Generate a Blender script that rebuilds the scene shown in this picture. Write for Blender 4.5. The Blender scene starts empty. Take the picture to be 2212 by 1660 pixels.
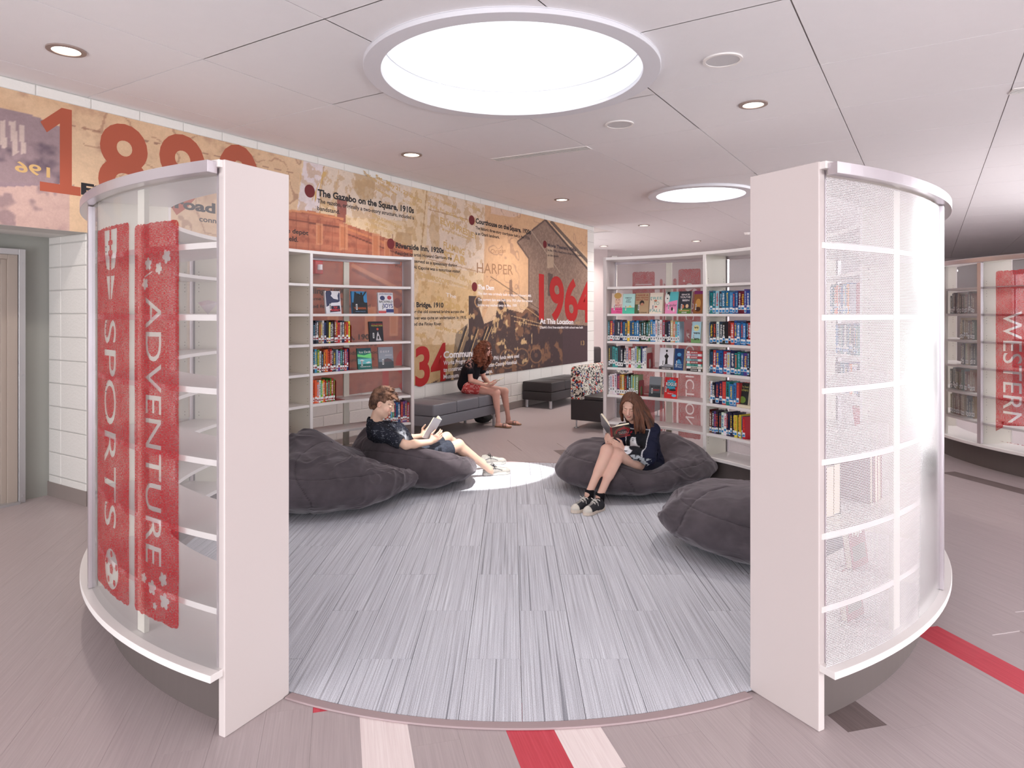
import bpy, bmesh, math, random
import numpy as np
from mathutils import Vector, Matrix

random.seed(7)
S = bpy.context.scene
COL = S.collection
PI = math.pi

# ------------------------------------------------------------------ camera
EYE = 1.6
F_PX = 1450.0
cam_data = bpy.data.cameras.new('camera')
cam_data.sensor_width = 36.0
cam_data.lens = 36.0 * F_PX / 2212.0
cam_data.shift_y = -153.0 / 2212.0
cam_data.clip_start = 0.05
cam = bpy.data.objects.new('camera', cam_data)
cam.location = (0, 0, EYE)
cam.rotation_euler = (PI / 2, 0, 0)
COL.objects.link(cam)
S.camera = cam

# ------------------------------------------------------------------ world, sun, lights, exposure
world = bpy.data.worlds.new('sky')
S.world = world
world.use_nodes = True
wn = world.node_tree
wn.nodes['Background'].inputs[0].default_value = (0.93, 0.96, 1.0, 1)
wn.nodes['Background'].inputs[1].default_value = 1.15

sun_data = bpy.data.lights.new('sun', 'SUN')
sun_data.energy = 3.4
sun_data.angle = 0.012
sun_data.color = (1.0, 0.97, 0.93)
sun = bpy.data.objects.new('sun', sun_data)
sun.location = (3, -6, 9)
SUN_DIR = Vector((-0.10, 0.40, -1.0)).normalized()
sun.rotation_euler = SUN_DIR.to_track_quat('-Z', 'Y').to_euler()
COL.objects.link(sun)


def area(name, loc, target, size, size_y, power, color=(1, 1, 1)):
    l = bpy.data.lights.new(name, 'AREA')
    l.shape = 'RECTANGLE'
    l.size = size
    l.size_y = size_y
    l.energy = power
    l.color = color
    o = bpy.data.objects.new(name, l)
    o.location = loc
    o.rotation_euler = (Vector(target) - Vector(loc)).to_track_quat('-Z', 'Y').to_euler()
    COL.objects.link(o)
    return o


area('fill_light', (-2.8, -3.2, 2.9), (-1.0, 7, 1.2), 3.0, 2.0, 32, (0.97, 0.985, 1.0))  # added soft fill from behind the camera, no fixture stands there
side = area('fill_light', (6.8, -2.0, 2.3), (2.3, 3.1, 1.2), 1.4, 1.8, 5, (0.98, 0.97, 1.0))  # added narrow fill that brightens the perforated sheet
side.data.spread = math.radians(34)
area('fill_light', (9.0, 0.2, 2.7), (2.2, 3.6, 1.2), 2.4, 2.0, 40, (0.97, 0.985, 1.0))  # extra fill from the right for the sheet's outer face
area('fill_light', (10.5, 8.0, 2.9), (1.0, 10.0, 1.0), 2.5, 1.8, 220, (0.98, 0.99, 1.0))  # added fill from outside the view, lifts the far area
area('fill_light', (-0.8, 17.0, 2.6), (6.0, 14.0, 2.2), 2.5, 1.8, 100, (1, 0.98, 0.96))  # added fill hidden behind the mural wall, brightens the far hall
area('ceiling_fill_light', (-4.2, -2.0, 0.7), (-0.5, 7.5, 3.4), 2.4, 1.6, 115, (0.95, 0.975, 1.0))  # added uplight behind the camera, only there to brighten the ceiling
area('ceiling_fill_light', (4.5, -1.8, 0.7), (1.0, 8.5, 3.4), 2.4, 1.6, 125, (0.97, 0.985, 1.0))  # second added uplight, brightens the ceiling from the right
area('ceiling_fill_light', (10.8, 6.5, 0.6), (-0.5, 9.5, 3.2), 2.4, 1.6, 110, (0.97, 0.985, 1.0))  # added low uplight out of view, lifts the middle of the ceiling

S.view_settings.view_transform = 'Standard'
S.view_settings.look = 'None'
S.view_settings.gamma = 1.0
S.view_settings.use_curve_mapping = False
S.view_settings.exposure = 0.78
cy = S.cycles
cy.use_denoising = True
cy.max_bounces = 8
cy.diffuse_bounces = 4
cy.glossy_bounces = 3
cy.transmission_bounces = 4
cy.transparent_max_bounces = 24
cy.caustics_reflective = False
cy.caustics_refractive = False
cy.sample_clamp_indirect = 6.0


# ------------------------------------------------------------------ materials
def srgb(r, g=None, b=None):
    if g is None:
        r, g, b = r
    f = lambda c: (c / 255 / 12.92) if c / 255 <= 0.04045 else ((c / 255 + 0.055) / 1.055) ** 2.4
    return (f(r), f(g), f(b), 1.0)


MATS = {}


def mat(name, rgb, rough=0.6, metal=0.0, spec=0.5, emit=None, emit_s=0.0, coat=0.0, noise=None, bump=None, alpha=None):
    """rgb given as 0-255 sRGB. noise=(scale, amount) soft tone variation; bump=(scale, strength)."""
    if name in MATS:
        return MATS[name]
    m = bpy.data.materials.new(name)
    m.use_nodes = True
    nt = m.node_tree
    b = nt.nodes['Principled BSDF']
    b.inputs['Base Color'].default_value = srgb(rgb)
    b.inputs['Roughness'].default_value = rough
    b.inputs['Metallic'].default_value = metal
    b.inputs['Specular IOR Level'].default_value = spec
    b.inputs['Coat Weight'].default_value = coat
    if alpha is not None:
        b.inputs['Alpha'].default_value = alpha
    if emit:
        b.inputs['Emission Color'].default_value = srgb(emit)
        b.inputs['Emission Strength'].default_value = emit_s
    if noise or bump:
        tc = nt.nodes.new('ShaderNodeTexCoord')
    if noise:
        n = nt.nodes.new('ShaderNodeTexNoise')
        n.inputs['Scale'].default_value = noise[0]
        n.inputs['Detail'].default_value = 3
        nt.links.new(tc.outputs['Object'], n.inputs['Vector'])
        mx = nt.nodes.new('ShaderNodeMix')
        mx.data_type = 'RGBA'
        c = srgb(rgb)
        a = noise[1]
        mx.inputs[6].default_value = (c[0] * (1 - a), c[1] * (1 - a), c[2] * (1 - a), 1)
        mx.inputs[7].default_value = (min(1, c[0] * (1 + a)), min(1, c[1] * (1 + a)), min(1, c[2] * (1 + a)), 1)
        nt.links.new(n.outputs['Fac'], mx.inputs[0])
        nt.links.new(mx.outputs[2], b.inputs['Base Color'])
    if bump:
        n2 = nt.nodes.new('ShaderNodeTexNoise')
        n2.inputs['Scale'].default_value = bump[0]
        n2.inputs['Detail'].default_value = 4
        nt.links.new(tc.outputs['Object'], n2.inputs['Vector'])
        bp = nt.nodes.new('ShaderNodeBump')
        bp.inputs['Strength'].default_value = bump[1]
        bp.inputs['Distance'].default_value = 0.01
        nt.links.new(n2.outputs['Fac'], bp.inputs['Height'])
        nt.links.new(bp.outputs['Normal'], b.inputs['Normal'])
    MATS[name] = m
    return m


def attr_mat(name, rough=0.6, spec=0.3, bump=None, sss=0.0, fine=None, fine_bump=0.0):
    """colour comes from the painted point colours 'Col' of the mesh"""
    if name in MATS:
        return MATS[name]
    m = mat(name, (200, 200, 200), rough=rough, spec=spec, bump=bump)
    nt = m.node_tree
    b = nt.nodes['Principled BSDF']
    a = nt.nodes.new('ShaderNodeAttribute')
    a.attribute_name = 'Col'
    src = a.outputs['Color']
    if fine:
        tc = nt.nodes.new('ShaderNodeTexCoord')
        mp = nt.nodes.new('ShaderNodeMapping')
        mp.inputs['Scale'].default_value = fine[2] if len(fine) > 2 else (1, 1, 1)
        n = nt.nodes.new('ShaderNodeTexNoise')
        n.inputs['Scale'].default_value = fine[0]
        n.inputs['Detail'].default_value = 5
        n.inputs['Roughness'].default_value = 0.7
        nt.links.new(tc.outputs['Object'], mp.inputs[0])
        nt.links.new(mp.outputs[0], n.inputs['Vector'])
        mr = nt.nodes.new('ShaderNodeMapRange')
        mr.inputs[1].default_value = 0.3
        mr.inputs[2].default_value = 0.7
        mr.inputs[3].default_value = 1 - fine[1]
        mr.inputs[4].default_value = 1 + fine[1]
        nt.links.new(n.outputs['Fac'], mr.inputs[0])
        mu = nt.nodes.new('ShaderNodeVectorMath')
        mu.operation = 'SCALE'
        nt.links.new(src, mu.inputs[0])
        nt.links.new(mr.outputs[0], mu.inputs['Scale'])
        src = mu.outputs[0]
        if fine_bump:
            fb = nt.nodes.new('ShaderNodeBump')
            fb.inputs['Strength'].default_value = fine_bump
            fb.inputs['Distance'].default_value = 0.004
            nt.links.new(n.outputs['Fac'], fb.inputs['Height'])
            nt.links.new(fb.outputs['Normal'], b.inputs['Normal'])
    nt.links.new(src, b.inputs['Base Color'])
    if sss:
        b.inputs['Subsurface Weight'].default_value = sss
        b.inputs['Subsurface Radius'].default_value = (0.012, 0.004, 0.002)
        b.inputs['Subsurface Scale'].default_value = 0.6
    return m


# ------------------------------------------------------------------ object helpers
def thing(name, label, cat, loc=(0, 0, 0), rotz=0.0, group=None):
    o = bpy.data.objects.new(name, None)
    o.empty_display_size = 0.1
    o.location = loc
    o.rotation_euler = (0, 0, rotz)
    o['label'] = label
    o['category'] = cat
    if group:
        o['group'] = group
    COL.objects.link(o)
    return o


def tag(o, label, cat, group=None):
    o['label'] = label
    o['category'] = cat
    if group:
        o['group'] = group
    return o


class MB:
    """collects shapes and links them as one mesh object"""

    def __init__(self):
        self.v, self.f, self.m, self.mats = [], [], [], []

    def mi(self, m):
        if m not in self.mats:
            self.mats.append(m)
        return self.mats.index(m)

    def add(self, vs, fs, m):
        o = len(self.v)
        i = self.mi(m)
        self.v += [tuple(v) for v in vs]
        for f in fs:
            self.f.append(tuple(o + k for k in f))
            self.m.append(i)
        return self

    def box(self, c, s, m, rz=0.0, mx=None):
        x, y, z = s[0] / 2, s[1] / 2, s[2] / 2
        vs = [Vector((a * x, b * y, d * z)) for d in (-1, 1) for a, b in ((-1, -1), (1, -1), (1, 1), (-1, 1))]
        M = mx if mx is not None else Matrix.Rotation(rz, 3, 'Z')
        vs = [M @ v + Vector(c) for v in vs]
        return self.add(vs, [(0, 3, 2, 1), (4, 5, 6, 7), (0, 1, 5, 4), (1, 2, 6, 5), (2, 3, 7, 6), (3, 0, 4, 7)], m)

    def cyl(self, c, r, h, m, n=24, r2=None, cap=True):
        r2 = r if r2 is None else r2
        vs = [(c[0] + r * math.cos(2 * PI * i / n), c[1] + r * math.sin(2 * PI * i / n), c[2]) for i in range(n)]
        vs += [(c[0] + r2 * math.cos(2 * PI * i / n), c[1] + r2 * math.sin(2 * PI * i / n), c[2] + h) for i in range(n)]
        fs = [(i, (i + 1) % n, n + (i + 1) % n, n + i) for i in range(n)]
        if cap:
            fs += [tuple(range(n - 1, -1, -1)), tuple(range(n, 2 * n))]
        return self.add(vs, fs, m)

    def tube(self, pts, r, m, n=8):
        pts = [Vector(p) for p in pts]
        vs, fs = [], []
        for i, p in enumerate(pts):
            t = (pts[min(i + 1, len(pts) - 1)] - pts[max(i - 1, 0)]).normalized()
            a = t.cross(Vector((0, 0, 1)))
            if a.length < 0.05:
                a = t.cross(Vector((0, 1, 0)))
            a.normalize()
            b = t.cross(a)
            for k in range(n):
                vs.append(p + r * (math.cos(2 * PI * k / n) * a + math.sin(2 * PI * k / n) * b))
        for i in range(len(pts) - 1):
            for k in range(n):
                fs.append((i * n + k, i * n + (k + 1) % n, (i + 1) * n + (k + 1) % n, (i + 1) * n + k))
        fs += [tuple(range(n - 1, -1, -1)), tuple((len(pts) - 1) * n + k for k in range(n))]
        return self.add(vs, fs, m)

    def arc(self, R0, R1, a0, a1, z0, z1, m, n=None):
        """curved box about the local origin; angles in degrees clockwise from +Y"""
        n = n or max(2, int(abs(a1 - a0) / 1.6))
        vs, fs = [], []
        for i in range(n + 1):
            a = math.radians(a0 + (a1 - a0) * i / n)
            s, c = math.sin(a), math.cos(a)
            vs += [(R0 * s, R0 * c, z0), (R1 * s, R1 * c, z0), (R1 * s, R1 * c, z1), (R0 * s, R0 * c, z1)]
        for i in range(n):
            for k in range(4):
                fs.append((i * 4 + k, (i + 1) * 4 + k, (i + 1) * 4 + (k + 1) % 4, i * 4 + (k + 1) % 4))
        fs += [(0, 1, 2, 3), (n * 4 + 3, n * 4 + 2, n * 4 + 1, n * 4)]
        return self.add(vs, fs, m)

    def prism(self, pts, z0, z1, m):
        n = len(pts)
        vs = [(p[0], p[1], z0) for p in pts] + [(p[0], p[1], z1) for p in pts]
        fs = [(i, (i + 1) % n, n + (i + 1) % n, n + i) for i in range(n)] + [tuple(range(n - 1, -1, -1)), tuple(range(n, 2 * n))]
        return self.add(vs, fs, m)

    def build(self, name, parent=None, smooth=False, bevel=0.0, fix=True):
        me = bpy.data.meshes.new(name)
        me.from_pydata(self.v, [], self.f)
        for m in self.mats:
            me.materials.append(m)
        me.polygons.foreach_set('material_index', self.m)
        if fix:
            bm = bmesh.new()
            bm.from_mesh(me)
            bmesh.ops.recalc_face_normals(bm, faces=bm.faces)
            bm.to_mesh(me)
            bm.free()
        if smooth:
            me.polygons.foreach_set('use_smooth', [True] * len(me.polygons))
        me.update()
        o = bpy.data.objects.new(name, me)
        COL.objects.link(o)
        if parent is not None:
            o.parent = parent
        if bevel:
            b = o.modifiers.new('bevel', 'BEVEL')
            b.width = bevel
            b.segments = 3
            b.limit_method = 'ANGLE'
        return o


def struct(o):
    o['kind'] = 'structure'
    return o


_txt = {}


def text_geo(s, bold=0.0, spacing=1.0):
    """outline-filled lettering, cap height about 0.73, returned as flat verts (x, y) and faces, plus its width"""
    key = (s, bold, spacing)
    if key not in _txt:
        c = bpy.data.curves.new('t', 'FONT')
        c.body = s
        c.size = 1.0
        c.offset = bold
        c.resolution_u = 3 if len(s) > 4 else 5
        c.space_character = spacing
        c.fill_mode = 'FRONT'
        o = bpy.data.objects.new('t', c)
        COL.objects.link(o)
        dg = bpy.context.evaluated_depsgraph_get()
        me = o.evaluated_get(dg).to_mesh()
        vs = [(v.co.x, v.co.y) for v in me.vertices]
        fs = [tuple(p.vertices) for p in me.polygons]
        o.evaluated_get(dg).to_mesh_clear()
        bpy.data.objects.remove(o)
        bpy.data.curves.remove(c)
        x0 = min(v[0] for v in vs) if vs else 0
        x1 = max(v[0] for v in vs) if vs else 1
        _txt[key] = ([(v[0] - x0, v[1]) for v in vs], fs, x1 - x0)
    return _txt[key]


def fast_mesh(name, verts, quads, mats, parent=None, col=None, smooth=True):
    """numpy arrays -> mesh object; col = (N,3) linear point colours"""
    me = bpy.data.meshes.new(name)
    n, k = len(verts), len(quads)
    me.vertices.add(n)
    me.vertices.foreach_set('co', np.asarray(verts, np.float32).ravel())
    w = quads.shape[1]
    me.loops.add(k * w)
    me.loops.foreach_set('vertex_index', np.asarray(quads, np.int32).ravel())
    me.polygons.add(k)
    me.polygons.foreach_set('loop_start', np.arange(0, k * w, w, dtype=np.int32))
    me.update(calc_edges=True)
    me.validate()
    if smooth:
        me.polygons.foreach_set('use_smooth', [True] * len(me.polygons))
    if col is not None:
        ca = me.color_attributes.new('Col', 'FLOAT_COLOR', 'POINT')
        c4 = np.ones((n, 4), np.float32)
        c4[:, :3] = col
        ca.data.foreach_set('color', c4.ravel())
    for m in mats:
        me.materials.append(m)
    o = bpy.data.objects.new(name, me)
    COL.objects.link(o)
    if parent is not None:
        o.parent = parent
    return o


def vnoise(P, scale=1.0, seed=0):
    """smooth value noise in -1..1 at points P (N,3)"""
    rs = np.random.RandomState(seed)
    T = rs.rand(32, 32, 32).astype(np.float32) * 2 - 1
    Q = np.asarray(P) * scale
    I = np.floor(Q).astype(int)
    Fr = Q - I
    Fr = Fr * Fr * (3 - 2 * Fr)
    out = 0
    for dx in (0, 1):
        for dy in (0, 1):
            for dz in (0, 1):
                w = (Fr[..., 0] if dx else 1 - Fr[..., 0]) * (Fr[..., 1] if dy else 1 - Fr[..., 1]) * (Fr[..., 2] if dz else 1 - Fr[..., 2])
                out = out + w * T[(I[..., 0] + dx) % 32, (I[..., 1] + dy) % 32, (I[..., 2] + dz) % 32]
    return out


def fbm(P, scale=1.0, seed=0, octs=4, gain=0.5):
    o, a = 0, 1.0
    for i in range(octs):
        o = o + a * vnoise(P, scale * 2 ** i, seed + i)
        a *= gain
    return o

# ------------------------------------------------------------------ room frame of reference
CEIL = 3.396
K = CEIL - EYE
W0 = Vector((-0.0612, 11.10, 0.0))          # a point of the mural wall's foot
D = Vector((0.5289, 0.8487, 0.0))           # along the mural wall, away from the camera
N = Vector((0.8487, -0.5289, 0.0))          # out of the mural wall, into the room
WROT = math.atan2(D.y, D.x)


def wp(u, v, z=0.0):
    return W0 + D * u + N * v + Vector((0, 0, z))


PC = Vector((0.02, 4.89, 0.0))              # centre of the reading circle
PC2 = Vector((7.43, 7.2, 0.0))              # centre of the second shelving circle
SKY = [((0.0, 4.98), 0.955, 1.0), ((2.80, 9.98), 0.64, 1.0)]   # skylights: centre, inner radius

m_white = mat('white_laminate', (236, 230, 228), rough=0.32, spec=0.4)
m_cream = mat('cream_melamine', (232, 228, 216), rough=0.45, spec=0.4)
m_panel = mat('off_white_panel', (210, 199, 197), rough=0.38, spec=0.45)
m_wall = mat('painted_block', (222, 218, 214), rough=0.7, bump=(55, 0.35))
m_joint = mat('block_mortar', (200, 196, 192), rough=0.85)
m_tile = mat('ceiling_tile', (234, 230, 232), rough=0.95, spec=0.1, noise=(9, 0.015), bump=(220, 0.12))
m_grid = mat('ceiling_grid', (226, 218, 216), rough=0.8)
m_shadowline = mat('ceiling_void', (120, 112, 110), rough=0.9)
m_alu = mat('brushed_aluminium', (214, 206, 212), rough=0.28, metal=0.85)
m_base = mat('rubber_base_taupe', (140, 128, 124), rough=0.55)
m_kick = mat('plinth_grey', (100, 90, 88), rough=0.5)
m_door = mat('door_paint_taupe', (178, 166, 156), rough=0.5)
m_doorframe = mat('frame_paint_taupe', (172, 158, 148), rough=0.45)
m_silverframe = mat('galvanised_angle', (190, 188, 190), rough=0.35, metal=0.6)
m_greywall = mat('grey_green_reveal', (158, 158, 152), rough=0.7)
m_far = mat('far_wall_paint', (200, 186, 186), rough=0.8)
m_dark = mat('black_slot', (25, 24, 26), rough=0.6)


def strip_material(name, base, dark, light, sx, amount=1.0, rot=0.0, rough=0.55):
    """fine streaks running along the local Y of the piece"""
    m = mat(name, base, rough=rough)
    nt = m.node_tree
    b = nt.nodes['Principled BSDF']
    tc = nt.nodes.new('ShaderNodeTexCoord')
    mp = nt.nodes.new('ShaderNodeMapping')
    mp.inputs['Rotation'].default_value = (0, 0, rot)
    mp.inputs['Scale'].default_value = sx
    n = nt.nodes.new('ShaderNodeTexNoise')
    n.inputs['Scale'].default_value = 1.0
    n.inputs['Detail'].default_value = 3
    n.inputs['Roughness'].default_value = 0.65
    oi = nt.nodes.new('ShaderNodeObjectInfo')
    ad = nt.nodes.new('ShaderNodeVectorMath')
    ad.operation = 'ADD'
    nt.links.new(tc.outputs['Object'], mp.inputs[0])
    sc = nt.nodes.new('ShaderNodeVectorMath')
    sc.operation = 'SCALE'
    sc.inputs[0].default_value = (37, 11, 5)
    nt.links.new(oi.outputs['Random'], sc.inputs['Scale'])
    nt.links.new(mp.outputs[0], ad.inputs[0])
    nt.links.new(sc.outputs[0], ad.inputs[1])
    nt.links.new(ad.outputs[0], n.inputs['Vector'])
    cr = nt.nodes.new('ShaderNodeValToRGB')
    e = cr.color_ramp.elements
    e[0].position, e[1].position = 0.30, 0.70
    e[0].color, e[1].color = srgb(dark), srgb(light)
    mid = cr.color_ramp.elements.new(0.5)
    mid.color = srgb(base)
    nt.links.new(n.outputs['Fac'], cr.inputs[0])
    mul = nt.nodes.new('ShaderNodeVectorMath')
    mul.operation = 'SCALE'
    mr = nt.nodes.new('ShaderNodeMapRange')
    mr.inputs[3].default_value = 1 - 0.05 * amount
    mr.inputs[4].default_value = 1 + 0.05 * amount
    nt.links.new(oi.outputs['Random'], mr.inputs[0])
    nt.links.new(cr.outputs[0], mul.inputs[0])
    nt.links.new(mr.outputs[0], mul.inputs['Scale'])
    nt.links.new(mul.outputs[0], b.inputs['Base Color'])
    return m, nt, n


P_DIR = Vector((0.25, -0.968, 0)).normalized()      # plank direction
FLOOR_ROT = math.atan2(P_DIR.y, P_DIR.x) + PI / 2
fl_args = dict(sx=(140, 3.0, 1), amount=0.05)
m_floor = strip_material('vinyl_plank_mauve_grey', (178, 165, 166), (171, 158, 159), (185, 172, 173), rough=0.42, **fl_args)[0]
m_floor_red = strip_material('vinyl_plank_red', (200, 62, 78), (190, 52, 68), (208, 74, 90), rough=0.42, **fl_args)[0]
m_floor_white = strip_material('vinyl_plank_white', (240, 226, 224), (232, 216, 215), (246, 234, 232), rough=0.42, **fl_args)[0]
m_floor_dark = strip_material('vinyl_plank_dark', (116, 102, 101), (106, 92, 91), (126, 112, 111), rough=0.42, **fl_args)[0]
m_floor_base = mat('floor_underlay', (176, 163, 164), rough=0.42)

# ------------------------------------------------------------------ floor and its planks
b = MB().box((3, 9, -0.054), (34, 34, 0.1), m_floor_base)
floor = struct(b.build('floor'))
floor['label'] = 'mauve grey vinyl plank floor'
R0_ROW, ROW = 0.6208, 0.1803


def row_pt(r, s):
    # r across the planks, s along them (away from the camera)
    return Vector((0.968 * r - 0.25 * s, 0.25 * r + 0.968 * s, 0))


PLANK_L = 1.22
special = {-3: ('w', -9, 3.2), 0: ('r', -9, 3.2), 1: ('w', 2.19, 3.2), -4: ('r', 2.80, 3.1), 12: ('r', -9, 2.78),
           7: ('d', 2.16, 3.2), 10: ('d', 6.2, 7.46), 29: ('d', 3.0, 5.45)}


def plank(i, s0, s1, m):
    w, g = ROW, 0.0003
    c = row_pt(R0_ROW + (i + 0.5) * ROW, (s0 + s1) / 2)
    me_key = (round(s1 - s0, 3), m.name)
    o = MB().box((0, 0, 0), (w - 2 * g, (s1 - s0) - 2 * g, 0.004), m).build('floor_plank', floor, fix=False)
    o.location = (c.x, c.y, -0.002)
    o.rotation_euler = (0, 0, math.atan2(0.25, 0.968))
    return o


n_planks = 0
for i in range(-34, 40):
    sp = special.get(i)
    s = -1.0 - ((i * 0.43) % 1.0) * PLANK_L
    cuts = [s]
    while s < 12.5:
        s += PLANK_L
        cuts.append(s)
    if sp:
        cuts = sorted([c for c in cuts if abs(c - sp[1]) > 0.25 and abs(c - sp[2]) > 0.25] + [x for x in sp[1:] if x > -5])
    for s0, s1 in zip(cuts, cuts[1:]):
        c = row_pt(R0_ROW + (i + 0.5) * ROW, (s0 + s1) / 2)
        e0, e1 = row_pt(R0_ROW + (i + 0.5) * ROW, s0), row_pt(R0_ROW + (i + 0.5) * ROW, s1)
        col = 'n'
        if sp and s0 >= sp[1] - 0.01 and s1 <= sp[2] + 0.01:
            col = sp[0]
        # leave out what lies under the carpet circle, outside the view or far away
        if max((e0 - PC).length, (e1 - PC).length) < 2.30:
            continue
        if not (1.7 < c.y < 8.2) or abs(c.x) > 0.80 * c.y + 0.35:
            if col == 'n':
                continue
        if (c - PC2).length < 2.35 or (c - W0).dot(N) < -0.7:
            continue
        if n_planks >= 296:
            continue
        plank(i, s0, s1, {'n': m_floor, 'r': m_floor_red, 'w': m_floor_white, 'd': m_floor_dark}[col])
        n_planks += 1
print('planks', n_planks)

# ------------------------------------------------------------------ ceiling: backing board, suspended tiles
def plate_with_holes(name, x0, y0, x1, y1, holes, z, m, parent=None):
    bm = bmesh.new()
    es = []
    def loop(pts):
        vs = [bm.verts.new((p[0], p[1], z)) for p in pts]
        for a, c in zip(vs, vs[1:] + vs[:1]):
            es.append(bm.edges.new((a, c)))
    loop([(x0, y0), (x1, y0), (x1, y1), (x0, y1)])
    for (c, r) in holes:
        loop([(c[0] + r * math.cos(2 * PI * k / 64), c[1] + r * math.sin(2 * PI * k / 64)) for k in range(64)])
    bmesh.ops.triangle_fill(bm, edges=es, use_beauty=True)
    ext = bmesh.ops.extrude_face_region(bm, geom=bm.faces[:])
    for v in [g for g in ext['geom'] if isinstance(g, bmesh.types.BMVert)]:
        v.co.z += 0.05
    bmesh.ops.recalc_face_normals(bm, faces=bm.faces)
    me = bpy.data.meshes.new(name)
    bm.to_mesh(me)
    bm.free()
    me.materials.append(m)
    o = bpy.data.objects.new(name, me)
    COL.objects.link(o)
    if parent is not None:
        o.parent = parent
    return o


ceiling = struct(plate_with_holes('ceiling', -12, -5.0, 16, 24, [(s[0], s[1] + 0.03) for s in SKY], CEIL + 0.012, m_grid))
ceiling['label'] = 'white suspended tile ceiling'
TU, TV = 1.205, 1.2235
U0, V0 = -2.915, 0.353
tile_mesh = {}


def tile(u0, u1, v0, v1, stuff=None):
    """one suspended tile; those cut by a skylight are trimmed cell by cell under the trim ring"""
    g = 0.004
    cu, cv = (u0 + u1) / 2, (v0 + v1) / 2
    c = wp(cu, cv)
    near = [s for s in SKY if (Vector((s[0][0], s[0][1], 0)) - c).length < s[1] + 0.95]
    if not near:
        if stuff is not None:
            stuff.box((c.x, c.y, CEIL), (u1 - u0 - 2 * g, v1 - v0 - 2 * g, 0.016), m_tile, rz=WROT)
            return
        key = (round(u1 - u0, 3), round(v1 - v0, 3))
        if key not in tile_mesh:
            tile_mesh[key] = MB().box((0, 0, 0), (key[0] - 2 * g, key[1] - 2 * g, 0.016), m_tile).build('ceiling_tile', ceiling, fix=False)
            o = tile_mesh[key]
        else:
            o = tile_mesh[key].copy()
            COL.objects.link(o)
            o.parent = ceiling
        o.location = (c.x, c.y, CEIL)
        o.rotation_euler = (0, 0, WROT)
        return
    n = 44
    mb = MB()
    vs, fs, idx = [], [], {}
    for i in range(n):
        for j in range(n):
            a, bb = u0 + g + (u1 - u0 - 2 * g) * (i + .5) / n, v0 + g + (v1 - v0 - 2 * g) * (j + .5) / n
            p = wp(a, bb)
            if any((Vector((s[0][0], s[0][1], 0)) - p).length < s[1] + 0.045 for s in near):
                continue
            q = []
            for di, dj in ((0, 0), (1, 0), (1, 1), (0, 1)):
                k = (i + di, j + dj)
                if k not in idx:
                    pp = wp(u0 + g + (u1 - u0 - 2 * g) * k[0] / n, v0 + g + (v1 - v0 - 2 * g) * k[1] / n, CEIL - 0.008) - c
                    idx[k] = len(vs)
                    vs.append((pp.x, pp.y, pp.z - CEIL))
                q.append(idx[k])
            fs.append(q)
    if fs:
        mb.add(vs, fs, m_tile)
        o = mb.build('ceiling_tile', ceiling)
        o.location = (c.x, c.y, CEIL)


rest = MB()
nt_ = 0
for iu in range(-8, 20):
    for iv in range(-1, 16):
        u0, u1 = U0 + iu * TU, U0 + (iu + 1) * TU
        v0, v1 = V0 + iv * TV, V0 + (iv + 1) * TV
        if iv == -1:
            v0 = -0.0
        if iv == -1 and u0 > 3.3:
            v0 = v1 - TV
        c = wp((u0 + u1) / 2, (v0 + v1) / 2)
        if c.y < 0.6 or c.y > 23 or c.x > 15 or c.x < -8:
            continue
        vis = abs(c.x) < 0.80 * c.y + 1.0 and c.y > 2.6
        if vis and c.y < 17:
            tile(u0, u1, v0, v1)
            nt_ += 1
        else:
            tile(u0, u1, v0, v1, rest)
# beyond the end of the mural wall the ceiling runs on to the left
for iu in range(5, 14):
    for iv in range(-7, -1):
        tile(U0 + iu * TU, U0 + (iu + 1) * TU, V0 + iv * TV, V0 + (iv + 1) * TV, rest)
o = rest.build('ceiling_tiles_far', ceiling, fix=False)
o['kind'] = 'stuff'
print('tiles', nt_)

# ------------------------------------------------------------------ walls
UC, UE = -6.53, 3.33          # right edge of the door recess, far end of the mural wall
HEAD = 2.265                  # underside of the recess
b = MB()


def wbox(mb, u0, u1, v0, v1, z0, z1, m):
    c = wp((u0 + u1) / 2, (v0 + v1) / 2, (z0 + z1) / 2)
    return mb.box(c, (u1 - u0, v1 - v0, z1 - z0), m, rz=WROT)


wbox(b, UC, UE, -0.30, -0.004, 0, CEIL, m_joint)
wbox(b, -11, UC, -0.30, -0.004, HEAD, CEIL, m_joint)
wall_left = struct(b.build('wall_left', fix=False))
wall_left['label'] = 'white painted block wall carrying the printed mural'
block_cache = {}


def block(u0, u1, z0, z1, v=0.0, along='d', parent=None, w0=None):
    """one masonry block face, its edges softened"""
    g = 0.003
    L, H = u1 - u0 - 2 * g, z1 - z0 - 2 * g
    key = (round(L, 3), round(H, 3))
    if key not in block_cache:
        e = 0.006
        vs = [(-L / 2, 0, -H / 2), (L / 2, 0, -H / 2), (L / 2, 0, H / 2), (-L / 2, 0, H / 2),
              (-L / 2 + e, -0.005, -H / 2 + e), (L / 2 - e, -0.005, -H / 2 + e), (L / 2 - e, -0.005, H / 2 - e), (-L / 2 + e, -0.005, H / 2 - e)]
        fs = [(4, 5, 6, 7), (0, 1, 5, 4), (1, 2, 6, 5), (2, 3, 7, 6), (3, 0, 4, 7)]
        block_cache[key] = MB().add(vs, fs, m_wall).build('block', parent)
        o = block_cache[key]
    else:
        o = block_cache[key].copy()
        COL.objects.link(o)
        o.parent = parent
    if along == 'd':
        o.location = wp((u0 + u1) / 2, v - 0.003, (z0 + z1) / 2)
        o.rotation_euler = (0, 0, WROT)
    else:                              # block in the reveal, facing along +/-D
        o.location = wp(w0, (u0 + u1) / 2, (z0 + z1) / 2)
        o.rotation_euler = (0, 0, WROT + (PI / 2 if along == 'n' else -PI / 2))
    return o


BL = 0.4064
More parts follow.
